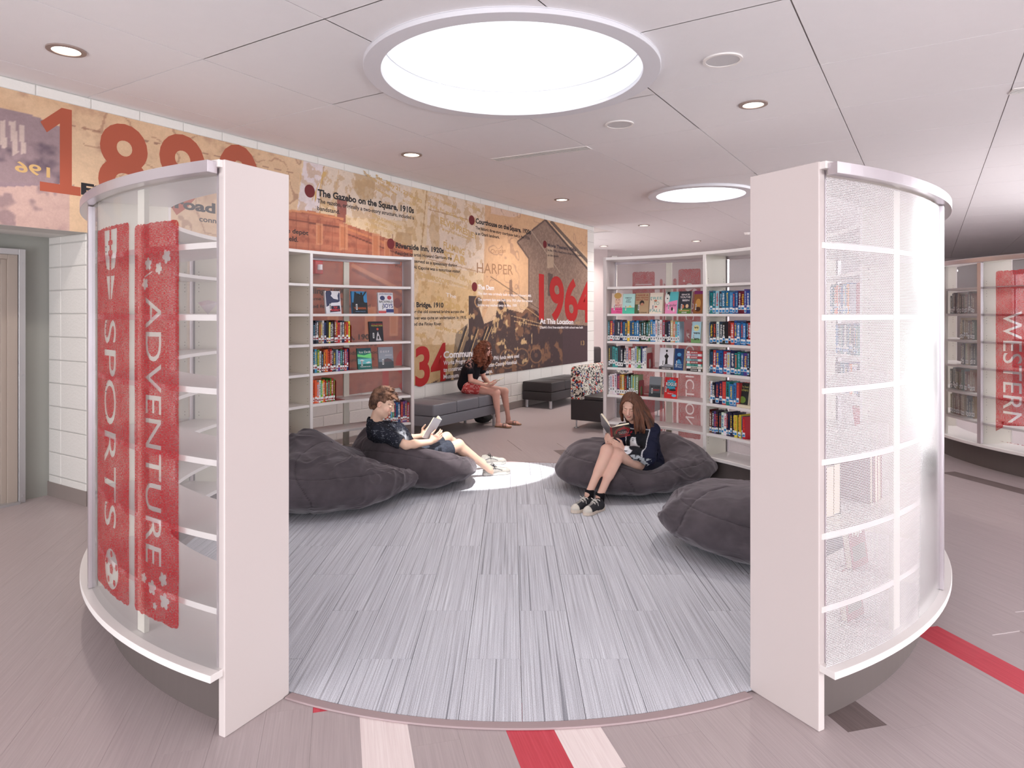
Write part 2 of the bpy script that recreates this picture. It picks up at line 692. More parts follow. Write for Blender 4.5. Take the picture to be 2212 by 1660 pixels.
# strip above the mural
u = -7.72
while u < UE - 0.01:
    block(max(u, -8), min(u + BL, UE), 3.296, CEIL - 0.008, parent=wall_left)
    u += BL
# rows below the mural
for r, (z0, z1) in enumerate(((0.11, 0.215), (0.215, 0.418), (0.418, 0.623))):
    u = -5.0 + (BL / 2 if r % 2 else 0)
    while u < UE - 0.02:
        block(u, min(u + BL, UE), z0, z1, parent=wall_left)
        u += BL
# wall end beyond the mural
zs = [0.623]
while zs[-1] < 3.28:
    zs.append(min(zs[-1] + 0.2032, 3.296))
for z0, z1 in zip(zs, zs[1:]):
    if z1 - z0 > 0.02:
        block(3.0, UE, z0, z1, parent=wall_left)

# door recess: reveal, soffit, back
b = MB()
wbox(b, UC, UC + 0.012, -0.66, -0.3, 0, HEAD, m_joint)
wbox(b, -11, UC + 0.012, -0.66, -0.3, HEAD, HEAD + 0.10, m_wall)
wbox(b, -11, UC + 0.012, -0.76, -0.66, 0, CEIL, m_greywall)
recess = struct(b.build('wall_recess', fix=False))
recess['label'] = 'recess wall around the service door'
for r in range(12):
    z0, z1 = 0.11 + r * 0.1955 * 0 + (0 if r == 0 else 0.075 + (r - 1) * 0.2015), 0.185 + r * 0.2015
    z1 = min(z1, HEAD)
    if z1 - z0 < 0.01:
        continue
    for a, c in (((-0.645, -0.34), (-0.34, -0.005)) if True else ()) and ((-0.645, -0.43), (-0.43, -0.005)):
        block(a, c, z0, z1, along='m', parent=recess, w0=UC - 0.003)

# baseboards
bb = MB()
wbox(bb, UC + 0.0, UE + 0.006, 0.0, 0.008, 0, 0.11, m_base)
bb_l = struct(bb.build('baseboard_left', fix=False, bevel=0.002))
bb = MB()
wbox(bb, UC - 0.012, UC - 0.004, -0.66, 0.004, 0, 0.125, m_base)
struct(bb.build('baseboard_recess', fix=False))
# far end, return wall and right side
b = MB()
wbox(b, UE - 0.3, UE, -9, -0.3, 0, CEIL, m_wall)
wall_return = struct(b.build('wall_return', fix=False))
b = MB()
b.box((2, 22.0, CEIL / 2), (30, 0.2, CEIL), m_far)
struct(b.build('wall_far', fix=False))
b = MB()
b.box((15.5, 10, 0.40), (0.2, 28, 0.80), m_far)
b.box((15.5, 10, 3.1), (0.2, 28, 0.6), m_far)
for y_ in (-3.5, 1.0, 5.5, 10.0, 14.5, 19.0, 23.5):
    b.box((15.5, y_, 1.8), (0.2, 0.9, 2.0), m_far)
struct(b.build('wall_right', fix=False))
m_glass = bpy.data.materials.new('window_glass')
m_glass.use_nodes = True
_g = m_glass.node_tree.nodes['Principled BSDF']
_g.inputs['Transmission Weight'].default_value = 1.0
_g.inputs['Roughness'].default_value = 0.0
_g.inputs['IOR'].default_value = 1.02
for k_, y_ in enumerate((-1.25, 3.25, 7.75, 12.25, 16.75, 21.25)):
    w_ = struct(thing(f'window_{k_ + 1}', 'tall window in the right wall', 'window', (15.5, y_, 0.8)))
    for dy in (-1.78, -0.6, 0.6, 1.78):
        MB().box((0, dy, 1.0), (0.06, 0.05, 2.0), m_alu).build('window_frame', w_, fix=False)
    MB().box((0, 0, 1.0), (0.006, 3.55, 2.0), m_glass).build('pane', w_, fix=False)
b = MB()
b.box((-11.5, 3, CEIL / 2), (0.2, 16, CEIL), m_far)
struct(b.build('wall_back_left', fix=False))
b = MB()
b.box((2.35, 19.0, CEIL / 2), (0.5, 0.5, CEIL), m_far, rz=0.5)
b.box((3.2, 21.0, CEIL / 2), (0.16, 0.16, CEIL), m_wall)
tag(b.build('column', fix=False), 'pale square column past the far end of the mural', 'column')

# ------------------------------------------------------------------ door
dv = -0.66
door = struct(thing('door_1', 'taupe steel service door in the recess at the left', 'door', wp(-7.15, dv), WROT))
DU = -7.15


def dbox(mb, u0, u1, y0, y1, z0, z1, m):
    # local x along the wall, local y towards the wall (negative = into the room)
    return mb.box(((u0 + u1) / 2 - DU, (y0 + y1) / 2, (z0 + z1) / 2), (u1 - u0, y1 - y0, z1 - z0), m)


fr1 = -6.745      # outer edge of the angle
mb = MB()
dbox(mb, fr1 - 0.05, fr1, -0.09, 0, 0, 2.14, m_silverframe)
dbox(mb, -8.3, fr1 - 0.05, -0.09, 0, 2.09, 2.14, m_silverframe)
mb.build('steel_angle', door, bevel=0.003)
mb = MB()
dbox(mb, fr1 - 0.125, fr1 - 0.052, -0.075, 0, 0, 2.09, m_doorframe)
dbox(mb, fr1 - 0.165, fr1 - 0.125, -0.055, 0, 0, 2.05, m_doorframe)
dbox(mb, -8.3, fr1 - 0.125, -0.075, 0, 2.05, 2.09, m_doorframe)
dbox(mb, -8.3, fr1 - 0.165, -0.055, 0, 2.01, 2.05, m_doorframe)
mb.build('door_frame', door, bevel=0.003)
mb = MB()
dbox(mb, -8.2, fr1 - 0.175, -0.03, 0, 0.03, 2.005, m_door)
leaf = mb.build('door_leaf', door, bevel=0.002)
mb = MB()
dbox(mb, -8.2, fr1 - 0.32, -0.034, -0.03, 0.20, 1.88, m_door)
mb.build('kick_sheet', leaf, bevel=0.001)
mb = MB()
dbox(mb, -8.2, fr1 - 0.18, -0.045, -0.03, 0.04, 0.09, m_doorframe)
mb.build('door_sweep', leaf, bevel=0.002)
mb = MB()
for z in [0.24 + 0.2 * k for k in range(9)]:
    mb.box((fr1 - 0.34 - DU, -0.036, z), (0.012, 0.006, 0.012), m_silverframe)
for z in (0.06, 1.08, 2.02):
    mb.box((fr1 - 0.02 - DU, -0.092, z), (0.014, 0.008, 0.014), m_silverframe)
mb.build('screw_heads', leaf)
mb = MB()
dbox(mb, -8.3, fr1 - 0.05, -0.12, 0, 0, 0.02, m_silverframe)
mb.build('threshold', door)

# ------------------------------------------------------------------ skylights
m_tube = mat('skylight_shaft_white', (246, 248, 252), rough=0.6)
m_ring = mat('skylight_trim', (222, 220, 226), rough=0.5)
m_bright = mat('skylight_diffuser', (255, 255, 255), emit=(250, 252, 255), emit_s=2.4)


def ring(mb, r0, r1, z0, z1, m, n=96):
    vs, fs = [], []
    for i in range(n):
        a = 2 * PI * i / n
        s, c = math.sin(a), math.cos(a)
        vs += [(r0 * s, r0 * c, z0), (r1 * s, r1 * c, z0), (r1 * s, r1 * c, z1), (r0 * s, r0 * c, z1)]
    for i in range(n):
        j = (i + 1) % n
        for k in range(4):
            fs.append((i * 4 + k, j * 4 + k, j * 4 + (k + 1) % 4, i * 4 + (k + 1) % 4))
    return mb.add(vs, fs, m)


for k, (c, r, hgt) in enumerate(SKY):
    t = thing('skylight', ['large round skylight with white trim ring above the reading circle',
                           'smaller round skylight with white trim ring beyond the reading circle'][k], 'skylight', (c[0], c[1], CEIL),
              group='round skylights')
    ring(MB(), r, r + 0.125, -0.045, -0.012, m_ring).build('trim_ring', t, smooth=False, bevel=0.004)
    ring(MB(), r + 0.10, r + 0.125, -0.012, 0.0, m_ring).build('reveal_collar', t)
    ring(MB(), r, r + 0.02, -0.02, 1.6 if k == 0 else 0.48, m_tube).build('shaft', t, smooth=False)
    ring(MB(), r - 0.006, r + 0.0, 0.16, 0.166, m_ring).build('shaft_seam', t)
    if k == 1:
        MB().cyl((0, 0, 0.42), r, 0.02, m_bright, n=48).build('diffuser', t)

# ------------------------------------------------------------------ downlights, speakers, slot diffusers
m_lamp = mat('lamp_glow', (255, 250, 240), emit=(255, 240, 222), emit_s=3.0)
m_bronze = mat('downlight_rim', (150, 132, 126), rough=0.4)


def ceil_px(x, y):
    Y = F_PX * K / (677 - y)
    return ((x - 1106) / F_PX * Y, Y)


DL = [(143, 105), (889, 332), (1627, 223), (1213.5, 430), (1391, 486), (1504, 520), (1304, 531), (1293, 549)]
names = ['round downlight nearest the camera at the ceiling left', 'round downlight above the mural heading about the gazebo',
         'round downlight to the right of the large skylight', 'round downlight above the mural heading about the courthouse',
         'round downlight just past the slot diffuser of the smaller skylight', 'round downlight above the right bookcase top',
         'round downlight past the mural wall end, nearer of two', 'farthest round downlight past the mural wall end']
for (x, y), lb in zip(DL, names):
    px, py = ceil_px(x, y)
    t = thing('downlight', lb, 'ceiling light', (px, py, CEIL), group='round downlights')
    ring(MB(), 0.088, 0.118, -0.018, -0.0085, m_bronze, 40).build('rim', t)
    ring(MB(), 0.086, 0.090, -0.02, -0.009, m_bronze, 40).build('reflector', t)
    MB().cyl((0, 0, -0.014), 0.087, 0.004, m_lamp, n=32).build('lamp', t)
    l = bpy.data.lights.new('downlight_beam', 'SPOT')
    l.energy = 60 if py < 8 else 130
    l.color = (1.0, 0.92, 0.85)
    l.spot_size = 2.5
    l.spot_blend = 0.8
    l.shadow_soft_size = 0.08
    lo = bpy.data.objects.new('downlight_beam', l)
    lo.location = (px, py, CEIL - 0.03)
    COL.objects.link(lo)

m_grille = mat('speaker_grille', (206, 202, 204), rough=0.6, bump=(700, 0.4))
for (x, y), lb in (((1561, 126), 'round white ceiling speaker beside the large skylight'),
                   ((1338, 266), 'round white ceiling speaker behind the large skylight')):
    px, py = ceil_px(x, y)
    t = thing('ceiling_speaker', lb, 'speaker', (px, py, CEIL), group='round ceiling speakers')
    ring(MB(), 0.115, 0.135, -0.02, -0.009, m_white, 48).build('bezel', t)
    MB().cyl((0, 0, -0.016), 0.116, 0.006, m_grille, n=40).build('grille', t)
t = thing('smoke_detector', 'small white smoke detector on the ceiling by the right end panel', 'detector', (*ceil_px(1614, 502), CEIL - 0.008))
MB().cyl((0, 0, -0.05), 0.05, 0.05, m_white, r2=0.07).build('housing', t)
t = thing('sprinkler', 'tiny sprinkler head above the right bookcase top', 'sprinkler', (*ceil_px(1363, 548), CEIL - 0.008))
MB().cyl((0, 0, -0.02), 0.03, 0.02, m_white).cyl((0, 0, -0.06), 0.008, 0.05, m_alu, 8).cyl((0, 0, -0.065), 0.02, 0.005, m_alu, 10).build('head', t)


def slot_diffuser(pa, pb, label, n=4):
    a, c = Vector((*ceil_px(*pa), 0)), Vector((*ceil_px(*pb), 0))
    mid, L = (a + c) / 2, (c - a).length
    rz = math.atan2((c - a).y, (c - a).x)
    t = thing('slot_diffuser', label, 'vent', (mid.x, mid.y, CEIL - 0.008), rz, group='linear slot diffusers')
    w = 0.036 * n
    MB().box((0, 0, -0.001), (L, w, 0.002), m_dark).build('backing', t)
    for k in range(n + 1):
        MB().box((0, -w / 2 + k * w / n, -0.004), (L, 0.012 if k in (0, n) else 0.007, 0.008), m_white).build('blade', t)
    for sgn in (-1, 1):
        MB().box((sgn * L / 2, 0, -0.004), (0.012, w, 0.008), m_white).build('end_cap', t)


slot_diffuser((1068, 344), (1272, 317), 'long slot diffuser behind the large skylight')
slot_diffuser((1392, 456), (1534, 445), 'slot diffuser behind the smaller skylight', 2)
slot_diffuser((2184, 195), (2300, 182), 'slot diffuser at the right edge of the ceiling')

# ------------------------------------------------------------------ carpet circle
def clip_convex(poly, clip):
    out = poly
    n = len(clip)
    for i in range(n):
        a, c = clip[i], clip[(i + 1) % n]
        inp, out = out, []
        if not inp:
            return []
        def side(p):
            return (c[0] - a[0]) * (p[1] - a[1]) - (c[1] - a[1]) * (p[0] - a[0])
        for j in range(len(inp)):
            p, q = inp[j], inp[(j + 1) % len(inp)]
            sp, sq = side(p), side(q)
            if sp >= 0:
                out.append(p)
            if (sp >= 0) != (sq >= 0):
                t = sp / (sp - sq)
                out.append((p[0] + (q[0] - p[0]) * t, p[1] + (q[1] - p[1]) * t))
    return out


m_carpet, cnt, cnoise = strip_material('striped_carpet_grey', (208, 210, 219), (172, 173, 182), (232, 235, 243), sx=(210, 1.2, 1), amount=0.6, rough=0.95)
# add dark hairline streaks and pile speckle
_b = cnt.nodes['Principled BSDF']
_src = _b.inputs['Base Color'].links[0].from_socket
_tc = cnt.nodes.new('ShaderNodeTexCoord')
_mp = cnt.nodes.new('ShaderNodeMapping')
_mp.inputs['Scale'].default_value = (60, 0.3, 1)
_n = cnt.nodes.new('ShaderNodeTexNoise')
_n.inputs['Scale'].default_value = 1.0
_n.inputs['Detail'].default_value = 1.0
_oi = cnt.nodes.new('ShaderNodeObjectInfo')
_sc = cnt.nodes.new('ShaderNodeVectorMath')
_sc.operation = 'SCALE'
_sc.inputs[0].default_value = (91, 23, 17)
_ad = cnt.nodes.new('ShaderNodeVectorMath')
_ad.operation = 'ADD'
cnt.links.new(_tc.outputs['Object'], _mp.inputs[0])
cnt.links.new(_oi.outputs['Random'], _sc.inputs['Scale'])
cnt.links.new(_mp.outputs[0], _ad.inputs[0])
cnt.links.new(_sc.outputs[0], _ad.inputs[1])
cnt.links.new(_ad.outputs[0], _n.inputs['Vector'])
_r = cnt.nodes.new('ShaderNodeValToRGB')
_r.color_ramp.elements[0].position = 0.27
_r.color_ramp.elements[0].color = (0.5, 0.5, 0.52, 1)
_r.color_ramp.elements[1].position = 0.34
_r.color_ramp.elements[1].color = (1, 1, 1, 1)
cnt.links.new(_n.outputs['Fac'], _r.inputs[0])
_m = cnt.nodes.new('ShaderNodeMix')
_m.data_type = 'RGBA'
_m.blend_type = 'MULTIPLY'
_m.inputs[0].default_value = 1.0
cnt.links.new(_src, _m.inputs[6])
cnt.links.new(_r.outputs[0], _m.inputs[7])
_n2 = cnt.nodes.new('ShaderNodeTexNoise')
_n2.inputs['Scale'].default_value = 260
_n2.inputs['Detail'].default_value = 2
cnt.links.new(_tc.outputs['Object'], _n2.inputs['Vector'])
_mr = cnt.nodes.new('ShaderNodeMapRange')
_mr.inputs[1].default_value, _mr.inputs[2].default_value = 0.3, 0.7
_mr.inputs[3].default_value, _mr.inputs[4].default_value = 0.80, 1.18
cnt.links.new(_n2.outputs['Fac'], _mr.inputs[0])
_v = cnt.nodes.new('ShaderNodeVectorMath')
_v.operation = 'SCALE'
cnt.links.new(_m.outputs[2], _v.inputs[0])
cnt.links.new(_mr.outputs[0], _v.inputs['Scale'])
cnt.links.new(_v.outputs[0], _b.inputs['Base Color'])
_bp = cnt.nodes.new('ShaderNodeBump')
_bp.inputs['Strength'].default_value = 0.5
_bp.inputs['Distance'].default_value = 0.004
cnt.links.new(_n2.outputs['Fac'], _bp.inputs['Height'])
cnt.links.new(_bp.outputs['Normal'], _b.inputs['Normal'])
m_trim = mat('rubber_edge_strip', (168, 148, 150), rough=0.4)

RC = 2.275
carpet = thing('round_carpet', 'round grey striped carpet of staggered planks in the reading circle', 'carpet', PC)
circ = [(RC * math.cos(2 * PI * k / 120), RC * math.sin(2 * PI * k / 120)) for k in range(120)]
for i in range(-10, 10):
    off = 0.0 if i % 2 else 0.5
    for j in range(-4, 4):
        x0, x1 = i * 0.25 + 0.02, i * 0.25 + 0.27
        y0, y1 = j * 1.0 + off + 0.2, j * 1.0 + off + 1.2
        g = 0.0012
        pl = clip_convex([(x0 + g, y0 + g), (x1 - g, y0 + g), (x1 - g, y1 - g), (x0 + g, y1 - g)], circ)
        if len(pl) < 3:
            continue
        cxx, cyy = (x0 + x1) / 2, (y0 + y1) / 2
        o = MB().prism([(p[0] - cxx, p[1] - cyy) for p in pl], 0.0, 0.008, m_carpet).build('carpet_plank', carpet)
        o.location = (cxx, cyy, 0)
for a0, a1 in ((-25.5, 22.6), (155, 204.5)):
    MB().arc(RC + 0.001, RC + 0.045, a0, a1, 0, 0.009, m_trim, 40).build('edge_strip', carpet, bevel=0.003)

# ------------------------------------------------------------------ translucent materials for the shelving backs
def panel_material(name, kind):
    m = bpy.data.materials.new(name)
    m.use_nodes = True
    nt = m.node_tree
    nt.nodes.clear()
    out = nt.nodes.new('ShaderNodeOutputMaterial')
    tr = nt.nodes.new('ShaderNodeBsdfTransparent')
    gl = nt.nodes.new('ShaderNodeBsdfGlossy')
    gl.inputs['Roughness'].default_value = 0.22 if kind == 'perforated' else 0.05
    df = nt.nodes.new('ShaderNodeBsdfDiffuse')
    df.inputs['Color'].default_value = srgb(240, 236, 238)
    base = nt.nodes.new('ShaderNodeMixShader')
    if kind == 'perforated':
        tc = nt.nodes.new('ShaderNodeUVMap')
        # hexagonal dot pattern from two shifted square lattices, in metres on the panel
        def lattice(off):
            mp = nt.nodes.new('ShaderNodeMapping')
            mp.inputs['Scale'].default_value = (1 / 0.0076, 1 / 0.0132, 1)
            mp.inputs['Location'].default_value = (off, off, 0)
            fr = nt.nodes.new('ShaderNodeVectorMath')
            fr.operation = 'FRACTION'
            sb = nt.nodes.new('ShaderNodeVectorMath')
            sb.operation = 'SUBTRACT'
            sb.inputs[1].default_value = (0.5, 0.5, 0)
            ml = nt.nodes.new('ShaderNodeVectorMath')
            ml.operation = 'MULTIPLY'
            ml.inputs[1].default_value = (0.0076, 0.0132, 0)
            ln = nt.nodes.new('ShaderNodeVectorMath')
            ln.operation = 'LENGTH'
            nt.links.new(tc.outputs[0], mp.inputs[0])
            nt.links.new(mp.outputs[0], fr.inputs[0])
            nt.links.new(fr.outputs[0], sb.inputs[0])
            nt.links.new(sb.outputs[0], ml.inputs[0])
            nt.links.new(ml.outputs[0], ln.inputs[0])
            return ln.outputs['Value']
        mn = nt.nodes.new('ShaderNodeMath')
        mn.operation = 'MINIMUM'
        nt.links.new(lattice(0.0), mn.inputs[0])
        nt.links.new(lattice(0.5), mn.inputs[1])
        st = nt.nodes.new('ShaderNodeMath')
        st.operation = 'GREATER_THAN'
        st.inputs[1].default_value = 0.0029
        nt.links.new(mn.outputs[0], st.inputs[0])
        tr.inputs[0].default_value = (1, 1, 1, 1)
        nt.links.new(st.outputs[0], base.inputs[0])
    else:
        base.inputs[0].default_value = {'clear': 0.18, 'print': 0.80, 'fine': 0.22}[kind]
        if kind == 'clear':
            tr.inputs[0].default_value = (0.94, 0.93, 0.93, 1)
        if kind == 'fine':
            tr.inputs[0].default_value = (0.90, 0.88, 0.88, 1)
    if kind == 'print':
        # woven cloth look of the red film: light threads over red
        df.inputs['Color'].default_value = srgb(172, 36, 46)
        tc = nt.nodes.new('ShaderNodeUVMap')
        mp = nt.nodes.new('ShaderNodeMapping')
        mp.inputs['Scale'].default_value = (75, 350, 1)
        nz = nt.nodes.new('ShaderNodeTexNoise')
        nz.inputs['Scale'].default_value = 1.0
        nz.inputs['Detail'].default_value = 2
        nz2 = nt.nodes.new('ShaderNodeTexNoise')
        nz2.inputs['Scale'].default_value = 9.0
        nz2.inputs['Detail'].default_value = 3
        nt.links.new(tc.outputs[0], mp.inputs[0])
        nt.links.new(mp.outputs[0], nz.inputs['Vector'])
        nt.links.new(tc.outputs[0], nz2.inputs['Vector'])
        sm = nt.nodes.new('ShaderNodeMath')
        sm.operation = 'MULTIPLY_ADD'
        sm.inputs[1].default_value = 0.30
        nt.links.new(nz2.outputs['Fac'], sm.inputs[0])
        nt.links.new(nz.outputs['Fac'], sm.inputs[2])
        mr = nt.nodes.new('ShaderNodeMapRange')
        mr.inputs[1].default_value, mr.inputs[2].default_value = 0.56, 0.74
        mr.inputs[3].default_value, mr.inputs[4].default_value = 0.86, 0.42
        nt.links.new(sm.outputs[0], mr.inputs[0])
        nt.links.new(mr.outputs[0], base.inputs[0])
        tl = nt.nodes.new('ShaderNodeBsdfTranslucent')
        tl.inputs[0].default_value = srgb(184, 46, 54)
        mt = nt.nodes.new('ShaderNodeMixShader')
        mt.inputs[0].default_value = 0.45
        nt.links.new(df.outputs[0], mt.inputs[1])
        nt.links.new(tl.outputs[0], mt.inputs[2])
        dfo = mt.outputs[0]
        tr.inputs[0].default_value = (1.0, 0.80, 0.78, 1)
    else:
        tl = nt.nodes.new('ShaderNodeBsdfTranslucent')
        tl.inputs[0].default_value = srgb(240, 236, 238)
        mt = nt.nodes.new('ShaderNodeMixShader')
        mt.inputs[0].default_value = 0.4
        nt.links.new(df.outputs[0], mt.inputs[1])
        nt.links.new(tl.outputs[0], mt.inputs[2])
        dfo = mt.outputs[0]
    nt.links.new(tr.outputs[0], base.inputs[1])
    nt.links.new(dfo, base.inputs[2])
    if kind == 'print':
        nt.links.new(base.outputs[0], out.inputs[0])
        return m
    fr = nt.nodes.new('ShaderNodeFresnel')
    fr.inputs[0].default_value = 1.45
    geo = nt.nodes.new('ShaderNodeNewGeometry')
    # same fresnel from both sides of the sheet
    mixn = nt.nodes.new('ShaderNodeMix')
    mixn.data_type = 'VECTOR'
    neg = nt.nodes.new('ShaderNodeVectorMath')
    neg.operation = 'SCALE'
    neg.inputs['Scale'].default_value = 1.0
    nt.links.new(geo.outputs['Normal'], neg.inputs[0])
    fin = nt.nodes.new('ShaderNodeMixShader')
    mul = nt.nodes.new('ShaderNodeMath')
    mul.operation = 'MULTIPLY'
    mul.inputs[1].default_value = 0.9
    lw = nt.nodes.new('ShaderNodeLayerWeight')
    lw.inputs[0].default_value = 0.035 if kind == 'perforated' else 0.18
    nt.links.new(lw.outputs['Fresnel'], mul.inputs[0])
    nt.links.new(mul.outputs[0], fin.inputs[0])
    nt.links.new(base.outputs[0], fin.inputs[1])
    nt.links.new(gl.outputs[0], fin.inputs[2])
    nt.links.new(fin.outputs[0], out.inputs[0])
    return m


m_clear = panel_material('clear_acrylic', 'clear')
m_perf = panel_material('perforated_white_sheet', 'perforated')
m_fine = panel_material('finely_perforated_film', 'fine')
m_print = panel_material('red_printed_film', 'print')


def curved_sheet(name, R, a0, a1, z0, z1, m, parent, thick=True):
    """single curved sheet with UVs in metres along and up the panel"""
    n = max(6, int(abs(a1 - a0) / 1.0))
    vs, fs, uv = [], [], []
    for i in range(n + 1):
        a = math.radians(a0 + (a1 - a0) * i / n)
        vs += [(R * math.sin(a), R * math.cos(a), z0), (R * math.sin(a), R * math.cos(a), z1)]
        uv += [(RO * a, z0), (RO * a, z1)]
    fs = [(2 * i, 2 * i + 2, 2 * i + 3, 2 * i + 1) for i in range(n)]
    me = bpy.data.meshes.new(name)
    me.from_pydata(vs, [], fs)
    ul = me.uv_layers.new(name='UVMap')
    for p in me.polygons:
        for li in p.loop_indices:
            ul.data[li].uv = uv[me.loops[li].vertex_index]
    me.polygons.foreach_set('use_smooth', [True] * len(me.polygons))
    me.materials.append(m)
    o = bpy.data.objects.new(name, me)
    COL.objects.link(o)
    o.parent = parent
    if m is m_perf and thick:
        curved_sheet('outer_face', R + 0.0006, a0, a1, z0, z1, m, o, thick=False)
    return o


def bent_print(name, R, ang_c, width, z0, z1, items, parent, m=None, mirror=False, rough_edge=0.004, seed=1):
    """red film strip on the curved sheet with see-through lettering.
    items: (text, z_top, length, glyph_height, side) run down the strip; or ('poly', [pts]) cut-outs. strip coords: x across (right seen from
    outside), z up."""
    rs = random.Random(seed)
    cu = bpy.data.curves.new('film', 'CURVE')
    cu.dimensions = '2D'
    cu.fill_mode = 'FRONT'
    def spl(pts):
        s = cu.splines.new('POLY')
        s.points.add(len(pts) - 1)
        for i, p in enumerate(pts):
            s.points[i].co = (p[0], p[1], 0, 1)
        s.use_cyclic_u = True
    w = width / 2
    rad = 0.02
    pts = []
    corners = [(-w, z0, PI), (w, z0, 1.5 * PI), (w, z1, 0), (-w, z1, PI / 2)]
    for cx_, cz_, a in corners:
        sx_, sz_ = (1 if cx_ > 0 else -1), (1 if cz_ == z1 else -1)
        for k in range(4):
            t = a + (PI / 2) * k / 3
            pts.append((cx_ - sx_ * rad + rad * math.cos(t), cz_ - sz_ * rad + rad * math.sin(t)))
        # a slightly ragged edge up to the next corner
        nx, nz = {0: (w, z0), 1: (w, z1), 2: (-w, z1), 3: (-w, z0)}[corners.index((cx_, cz_, a))]
        m_ = 24
        ex, ez = pts[-1]
        for k in range(1, m_):
            f = k / m_
            if abs(nx - cx_) > abs(nz - cz_):
                pts.append((ex + (nx - (1 if nx > 0 else -1) * rad - ex) * f, ez + rs.uniform(-1, 1) * rough_edge))
            else:
                pts.append((ex + rs.uniform(-1, 1) * rough_edge * 0.5, ez + (nz - (1 if nz == z1 else -1) * rad - ez) * f))
    spl(pts)
    for it in items:
        if it[0] == 'poly':
            xs_ = [p[0] for p in it[1]]
            sh_ = max(0, max(xs_) - (w - 0.008)) + min(0, min(xs_) + (w - 0.008))
            spl([(p[0] - sh_, p[1]) for p in it[1]])
        else:
            s, zt, L, gh, xo = it
            o_ = text_outline(s)
            wd = max(p[0] for pl in o_ for p in pl)
            for pl in o_:
                # rotate 90 degrees clockwise: text x runs down, text y runs to the right
                spl([(xo + p[1] / 0.73 * gh, zt - p[0] / wd * L) for p in pl])
    ob = bpy.data.objects.new('film', cu)
    COL.objects.link(ob)
    dg = bpy.context.evaluated_depsgraph_get()
    me0 = ob.evaluated_get(dg).to_mesh()
    bm = bmesh.new()
    bm.from_mesh(me0)
    ob.evaluated_get(dg).to_mesh_clear()
    bpy.data.objects.remove(ob)
    st = 0.03
    x = -w
    while x < w:
        bmesh.ops.bisect_plane(bm, geom=bm.verts[:] + bm.edges[:] + bm.faces[:], plane_co=(x, 0, 0), plane_no=(1, 0, 0))
        x += st
    for l_ in list(bm.loops.layers.uv.values()):
        bm.loops.layers.uv.remove(l_)
    uvl = bm.loops.layers.uv.new('UVMap')
    for f in bm.faces:
        for l in f.loops:
            l[uvl].uv = (l.vert.co.x + ang_c * 0.01, l.vert.co.y)
    for v in bm.verts:
        xx, zz = v.co.x, v.co.y
        # seen from outside at angle a, screen-right is towards decreasing clockwise angle on the far side of the circle
        a = math.radians(ang_c) - xx / R
        v.co = (R * math.sin(a), R * math.cos(a), zz)
    me = bpy.data.meshes.new(name)
    bm.to_mesh(me)
    bm.free()
    me.materials.append(m or m_print)
    o = bpy.data.objects.new(name, me)
    COL.objects.link(o)
    o.parent = parent
    return o


_outl = {}


def text_outline(s, bold=0.0):
    """closed outlines of the text as point lists"""
    if (s, bold) in _outl:
        return _outl[(s, bold)]
    c = bpy.data.curves.new('t', 'FONT')
    c.body = s
    c.offset = bold
    c.resolution_u = 4
    c.fill_mode = 'NONE'
    o = bpy.data.objects.new('t', c)
    COL.objects.link(o)
    dg = bpy.context.evaluated_depsgraph_get()
    me = o.evaluated_get(dg).to_mesh()
    nxt = {}
    for e_ in me.edges:
        a, b_ = e_.vertices
        nxt.setdefault(a, []).append(b_)
        nxt.setdefault(b_, []).append(a)
    co = [(v.co.x, v.co.y) for v in me.vertices]
    o.evaluated_get(dg).to_mesh_clear()
    bpy.data.objects.remove(o)
    bpy.data.curves.remove(c)
    loops, seen = [], set()
    for st in nxt:
        if st in seen:
            continue
        lp, cur, prev = [], st, None
        while cur not in seen:
            seen.add(cur)
            lp.append(co[cur])
            nb = [k for k in nxt[cur] if k != prev and k not in seen]
            prev = cur
            if not nb:
                break
            cur = nb[0]
        if len(lp) > 2:
            loops.append(lp)
    x0 = min(p[0] for l in loops for p in l)
    loops = [[(p[0] - x0, p[1]) for p in l] for l in loops]
    _outl[(s, bold)] = loops
    return loops


# ------------------------------------------------------------------ curved bookcases
LEVELS = [0.475, 0.755, 1.04, 1.313, 1.595, 1.873]
RI, RS, RO, RR = 2.28, 2.60, 2.625, 2.665
ZTOP = 2.18


